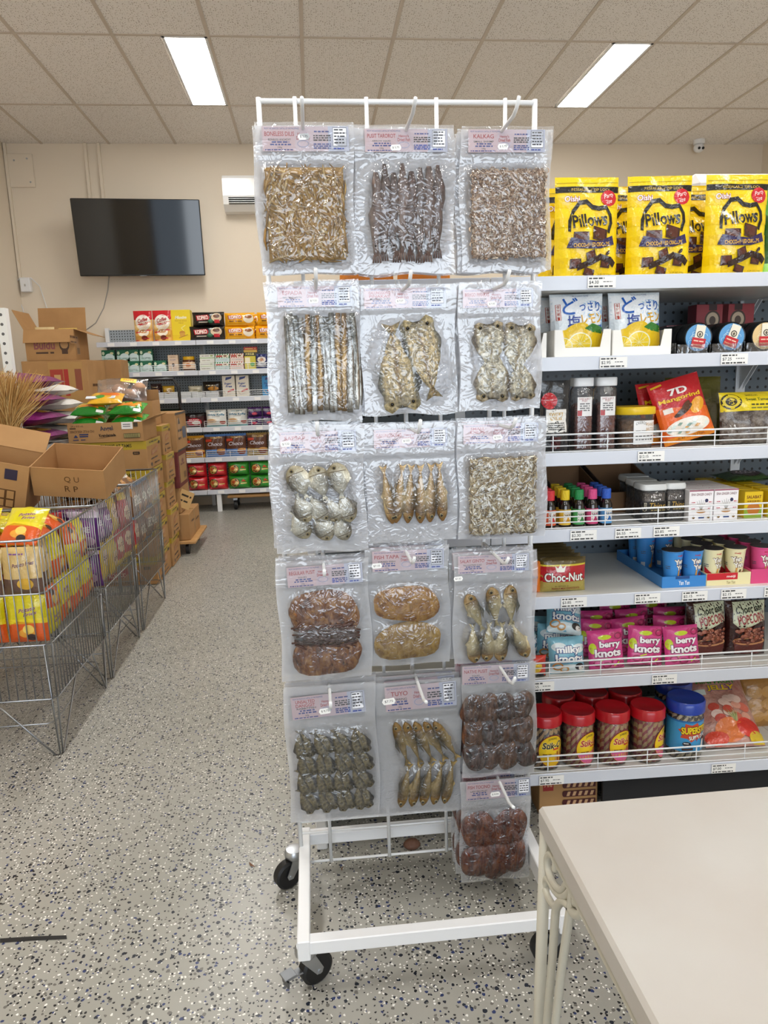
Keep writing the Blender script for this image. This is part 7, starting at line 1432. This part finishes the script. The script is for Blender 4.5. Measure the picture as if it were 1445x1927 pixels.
for j in range(4):
    lb = 'small white flour sack, %s in the pile at the shelf end' % ('bottom', 'second up', 'third up', 'topmost')[j]
    if w0 is None: w0 = sack(lb, .30, .4, .085, M_ws, None, 97, 'white flour sacks'); o = w0
    else: o = copy_tree(w0, label=lb)
    o.matrix_world = Matrix.Translation((-1.92+.03*(j % 2)-.05*(j == 3), 4.86, .950+.088*j)) @ Matrix.Rotation(math.radians(-90), 4, 'Z') @ Matrix.Rotation(math.radians(-90), 4, 'X')
# wire dump bins
M_bin = mat('dull zinc wire', '#9a9da1', .3, metal=1)
def bin_(y0, y1, label):
    x0, x1 = -1.50, -.90; t = thing('wire_bin', label, 'bin', ((x0+x1)/2, (y0+y1)/2, 0), group='zinc wire dump bins'); hx, hy = (x1-x0)/2, (y1-y0)/2
    def ring(z, r, inset=0): 
        m = MB(); a, b = hx-inset, hy-inset; m.tube([(-a+.02, -b, z), (a-.02, -b, z), (a, -b+.02, z), (a, b-.02, z), (a-.02, b, z), (-a+.02, b, z), (-a, b-.02, z), (-a, -b+.02, z)], r, M_bin, 7, closed=True); return m
    ring(.762, .0042).build('top_rim', t, True)
    for z in (.584, .408, .217): ring(z, .0028, -.001).build('wire_ring', t, True)
    ring(.115, .0024, .03).build('wire_ring', t, True)
    n = 21
    for nm, f in (('front_wires', lambda q: ((2*q-1)*(hx-.012), -hy)), ('back_wires', lambda q: ((2*q-1)*(hx-.012), hy)), ('side_wires', lambda q: (hx, (2*q-1)*(hy-.012))), ('side_wires', lambda q: (-hx, (2*q-1)*(hy-.012)))):
        m = MB()
        for k in range(n+1): x, y = f(k/n); m.tube([(x, y, .217), (x, y, .762)], .0021, M_bin, 5)
        m.build(nm, t, True)
    m = MB()
    for k in range(15): x = -hx+2*hx*k/14; m.tube([(x, -hy, .406), (x, hy, .406)], .002, M_bin, 5)
    m.build('basket_floor', t, True)
    for sx in (-1, 1):
        for sy in (-1, 1):
            fx, fy = sx*(hx-.02), sy*(hy-.02); m = MB()
            m.tube([(fx, sy*hy, .408), (fx+.004*sx, fy, .006), (fx-.012*sx, fy, .003), (sx*(hx-.2), sy*hy, .217)], .0032, M_bin, 6); m.tube([(sx*hx, fy, .408), (sx*(hx-.012), fy-.012*sy, .006), (sx*(hx-.012), fy-.022*sy, .003), (sx*hx, sy*(hy-.2), .217)], .0032, M_bin, 6); m.build('leg', t, True)
    return t
BY = [(2.33, 2.93), (2.96, 3.52), (3.55, 4.16)]
for (y0, y1), lb in zip(BY, ('wire dump bin of yellow and orange potato fries bags', 'wire dump bin with purple and red snack bags and an open carton', 'wire dump bin of clear brown snack bags next to the carton stack')): bin_(y0, y1, lb)
def p_fries(a): a.rect(-.5, .5, .5, 1, '#d8c818'); a.rect(-.5, 0, .5, .42, '#d85a1c'); a.poly([(-.5, .36), (-.2, .48), (.5, .4), (.5, .52), (-.5, .52)], '#e8d024'); a.otext('Potato', .05, .72, .42, .08, '#7a2a5a', '#f0e0b0', .03, bold=.02, rot=.15, shear=.3); a.otext('Fries', .12, .63, .34, .07, '#7a2a5a', '#f0e0b0', .03, bold=.02, rot=.15, shear=.3); a.ell(.0, .22, .2, .1, '#e8a03a'); R_ = random.Random(1); a.ell(.05, .3, .14, .1, '#f0cc60'); a.ell(.1, .12, .12, .08, '#3a2a2a')
def p_fries2(a): a.rect(-.5, .35, .5, 1, '#d8b878'); a.rect(-.5, 0, .5, .36, '#6a5044'); a.text('Potato Fries', .08, .66, .52, .08, '#5a2050', bold=.02, rot=.12, shear=.3); a.ell(.1, .25, .2, .12, '#e0b040'); a.words(-.3, .85, .4, .03, '#8a5a9a', 2)
def p_pur(a): a.ell(0, .5, .4, .3, '#8a3a9a'); a.text('UBE', 0, .55, .5, .15, '#ecdcf0', bold=.03); a.ell(.2, .25, .2, .12, '#c89ad0'); a.rect(-.5, .85, .5, 1, '#d8c8e0')
def p_redb(a): a.ell(0, .6, .35, .22, '#e8c8a0'); a.text('CRACKER', 0, .6, .6, .1, '#8a1418', bold=.03); a.rect(-.5, 0, .5, .2, '#d8b81c')
def p_cl(a): a.rect(-.5, .9, .5, 1, '#5a80a8'); a.ell(.1, .2, .3, .14, '#a8763c'); a.rect(-.3, .3, .3, .6, '#d8cfc0'); a.text('CRUNCHY', 0, .5, .5, .08, '#3a2a20', bold=.02); a.words(-.25, .36, .5, .03, '#6a5a4a', 2)
def p_grn(a): a.rect(-.5, 0, .5, .4, '#c8202a'); a.ell(0, .6, .3, .2, '#2f9a4a'); a.text('CHIPS', 0, .6, .5, .12, '#f0e8c8', bold=.03)
kinds = {'f': ('potato fries bag', 'yellow and orange', '#d8a01c', p_fries), 't': ('potato fries bag', 'tan and brown', '#d0ae70', p_fries2), 'p': ('ube snack bag', 'purple', '#5c2a78', p_pur), 'r': ('cracker bag', 'red', '#b81c22', p_redb), 'y': ('corn snack bag', 'yellow', '#dcb81c', p_redb), 'c': ('crunchy snack bag', 'clear brown', '#75543a', p_cl), 'g': ('chip bag', 'green and red', '#157a3c', p_grn)}
KSRC = {}
places = []
ORD = ('first', 'second', 'third', 'fourth', 'fifth', 'sixth')
LV = ('low', 'mid-height', 'upper')
J = lambda a: R.uniform(-a, a)
def aisle(y0, rows, nm, up, dy=0):
    for l, row in enumerate(rows):           # two upright courses along the aisle wires, a third lying back on the heap
        for i, k in enumerate(row):
            w = '%s, %s along the aisle wires, %s' % (LV[l], ORD[i], nm)
            if l < 2: places.append((k, -.937-.006*l, y0+.124+dy+.131*i, .412+.1595*l, 90+J(4), -2-4*l, w, J(5)+(180 if (3*i+l*2+len(nm)) % 4 == 1 else 0)))
            elif up: places.append((k, -1.004, y0+up[i], .70, 90+J(1.5), -62, w, 0))
for l, row in enumerate(('fff', 'ttf', 'fff')):
    for i, k in enumerate(row): places.append((k, -.972-.134*i-(.03 if l == 2 else 0), 2.33+(.032, .036, .092)[l], (.412, .5715, .728)[l], J(5), (-1, -4, -50)[l], '%s at the front wires, %s from the aisle' % (LV[l], ORD[i]), J(6) if l < 2 else J(5)))
aisle(2.33, ('ffff', 'tfff', 'fff'), 'front bin', (.277, .408, .534), .014)
for i, (k, x, y, hd) in enumerate((('f', -1.243, .25, 8), ('f', -1.243, .42, -6), ('f', -1.385, .40, 5), ('g', -1.385, .235, 12))): places.append((k, x, 2.33+y, .7205, hd, -80, 'on the heap, %s from the aisle, front bin' % ORD[i], 0))
aisle(2.96, ('yyrr', 'ppyr', 'prp'), 'middle bin', None, .014)
for i, k in enumerate('prp'): places.append((k, -.972-.134*i, 2.992, .5715, J(3), -3, 'upper, %s along the front wires, middle bin' % ORD[i], J(3)))
for i, k in enumerate('pp'): places.append((k, -.972-.134*i, 2.991, .412, J(3), -2, 'low, %s along the front wires, middle bin' % ORD[i], J(3)))
aisle(3.55, ('rccc', 'cccc', 'ccc'), 'far bin', (.19, .325, .46))
for i, y in enumerate((.17, .36)): places.append(('c', -1.245, 3.55+y, .7235, J(5), -80, 'on the heap, %s from the aisle, far bin' % ORD[i], 0))
for y0, k, nm, spots in ((2.33, 'f', 'front bin', ((-1.243, .25), (-1.243, .42), (-1.385, .40), (-1.385, .235))), (2.96, 'p', 'middle bin', ((-1.10, .17), (-1.26, .17), (-1.40, .17))), (3.55, 'c', 'far bin', ((-1.245, .17), (-1.245, .36)))):
    for x, y in spots:                       # stock lying flat inside the heap, carrying what shows on top
        for l in range(7): places.append((k, x+J(.003), y0+y, .434+.0425*l, J(4), -90, 'lying flat inside the heap of the %s' % nm, 0))
for k, x, y, z, hd, ln, where, ry in places:
    nm, cw, col, art = kinds[k]; lb = '%s %s %s' % (cw, nm, where); assert len(lb.split()) <= 16, lb
    if k not in KSRC: KSRC[k] = pouch(nm.replace(' ', '_'), lb, 'snack bag', .13, .162, .04, col, art, 'pillow', 100+ord(k), .0015, cw+' '+nm+'s in the wire bins', n=(16, 18)); o = KSRC[k]
    else: o = copy_tree(KSRC[k], label=lb)
    o.location = (x, y, z+(.16 if ry > 90 else 0)); o.rotation_euler = (math.radians(-ln if ry > 90 else ln), math.radians(ry), math.radians(hd))
# cartons lying in the middle bin
t = carton('carton', 'empty open carton tipped on the snack bags in the middle bin', 0, 0, 0, .30, .26, .13, lambda a: (a.text('Q U', .05, .62, .2, .22, BRN), a.text('R P', .03, .3, .18, .2, BRN)), None, top=False, flaps=())
t.location = (-1.025, 3.06, .786); t.rotation_euler = (math.radians(17), math.radians(5), math.radians(-4))
t = carton('carton', 'torn open carton with stamped print lying on its side in the bin', 0, 0, 0, .30, .24, .22, lambda a: (a.rect(.1, .15, .36, .5, BRN), a.rect(.12, .17, .34, .48, '#b48a5a'), a.rect(.13, .3, .34, .33, BRN), a.rect(.22, .17, .25, .48, BRN), a.rect(-.45, .3, -.2, .75, '#8ab0c8'), a.text('LIVE', -.2, .85, .2, .12, BRN), a.rect(.2, .7, .36, .9, '#2a2440')), None, top=False, flaps=(('b', 40, .1),))
t.location = (-1.36, 3.03, .748); t.rotation_euler = (math.radians(8), math.radians(14), math.radians(6))
# straw brooms
M_str = [mat('broom straw %d' % i, q, .6) for i, q in enumerate(('#b98a4a', '#cfa562', '#a37539', '#d9b678'))]
bc = carton('carton', 'tall narrow carton holding the straw brooms', -1.68, 3.66, .0, -1.51, 3.88, .86, p_c, p_c, top=False, flaps=(('f', 150, .06),))
for k, (x, y, an, n) in enumerate(((-1.62, 3.74, -.14, 800), (-1.547, 3.74, .12, 800), (-1.575, 3.80, .0, 800))):
    t = thing('straw_broom', 'soft straw broom standing bristles up in the carton, '+('leaning towards the sacks', 'leaning towards the aisle', 'upright behind the other two')[k], 'broom', (x, y, .70), rot=(0, an, 0), group='straw brooms'); Rb = random.Random(k); mb = MB()
    for i in range(n):
        a0 = Rb.gauss(0, .17); b0 = Rb.gauss(0, .14); L_ = Rb.uniform(.46, .63); r0 = Rb.uniform(0, .03); q = Rb.uniform(0, 6.28)
        P = [(r0*math.cos(q), r0*math.sin(q)*.5, .26), (r0*math.cos(q)+a0*.5*(L_-.26)*.7, r0*math.sin(q)*.5+b0*.12, .26+(L_-.26)*.5), (r0*math.cos(q)+a0*(L_-.26)*1.55, r0*math.sin(q)*.5+b0*.3, L_)]
        mb.tube(P, .001, M_str[i % 4], 3, caps=False, rs=[.0017, .0017, .0009])
    tag(mb.build('bristles', t), kind='stuff'); m = MB(); m.lathe([(.03, .2), (.034, .24), (.03, .3)], mat('cord binding', '#d8d0c0', .6), 14); m.build('binding', t, True); m = MB(); m.tube([(0, 0, -.695), (0, 0, .24)], .012, mat('broom handle', '#8a5a30', .5), 10); m.build('handle', t, True)
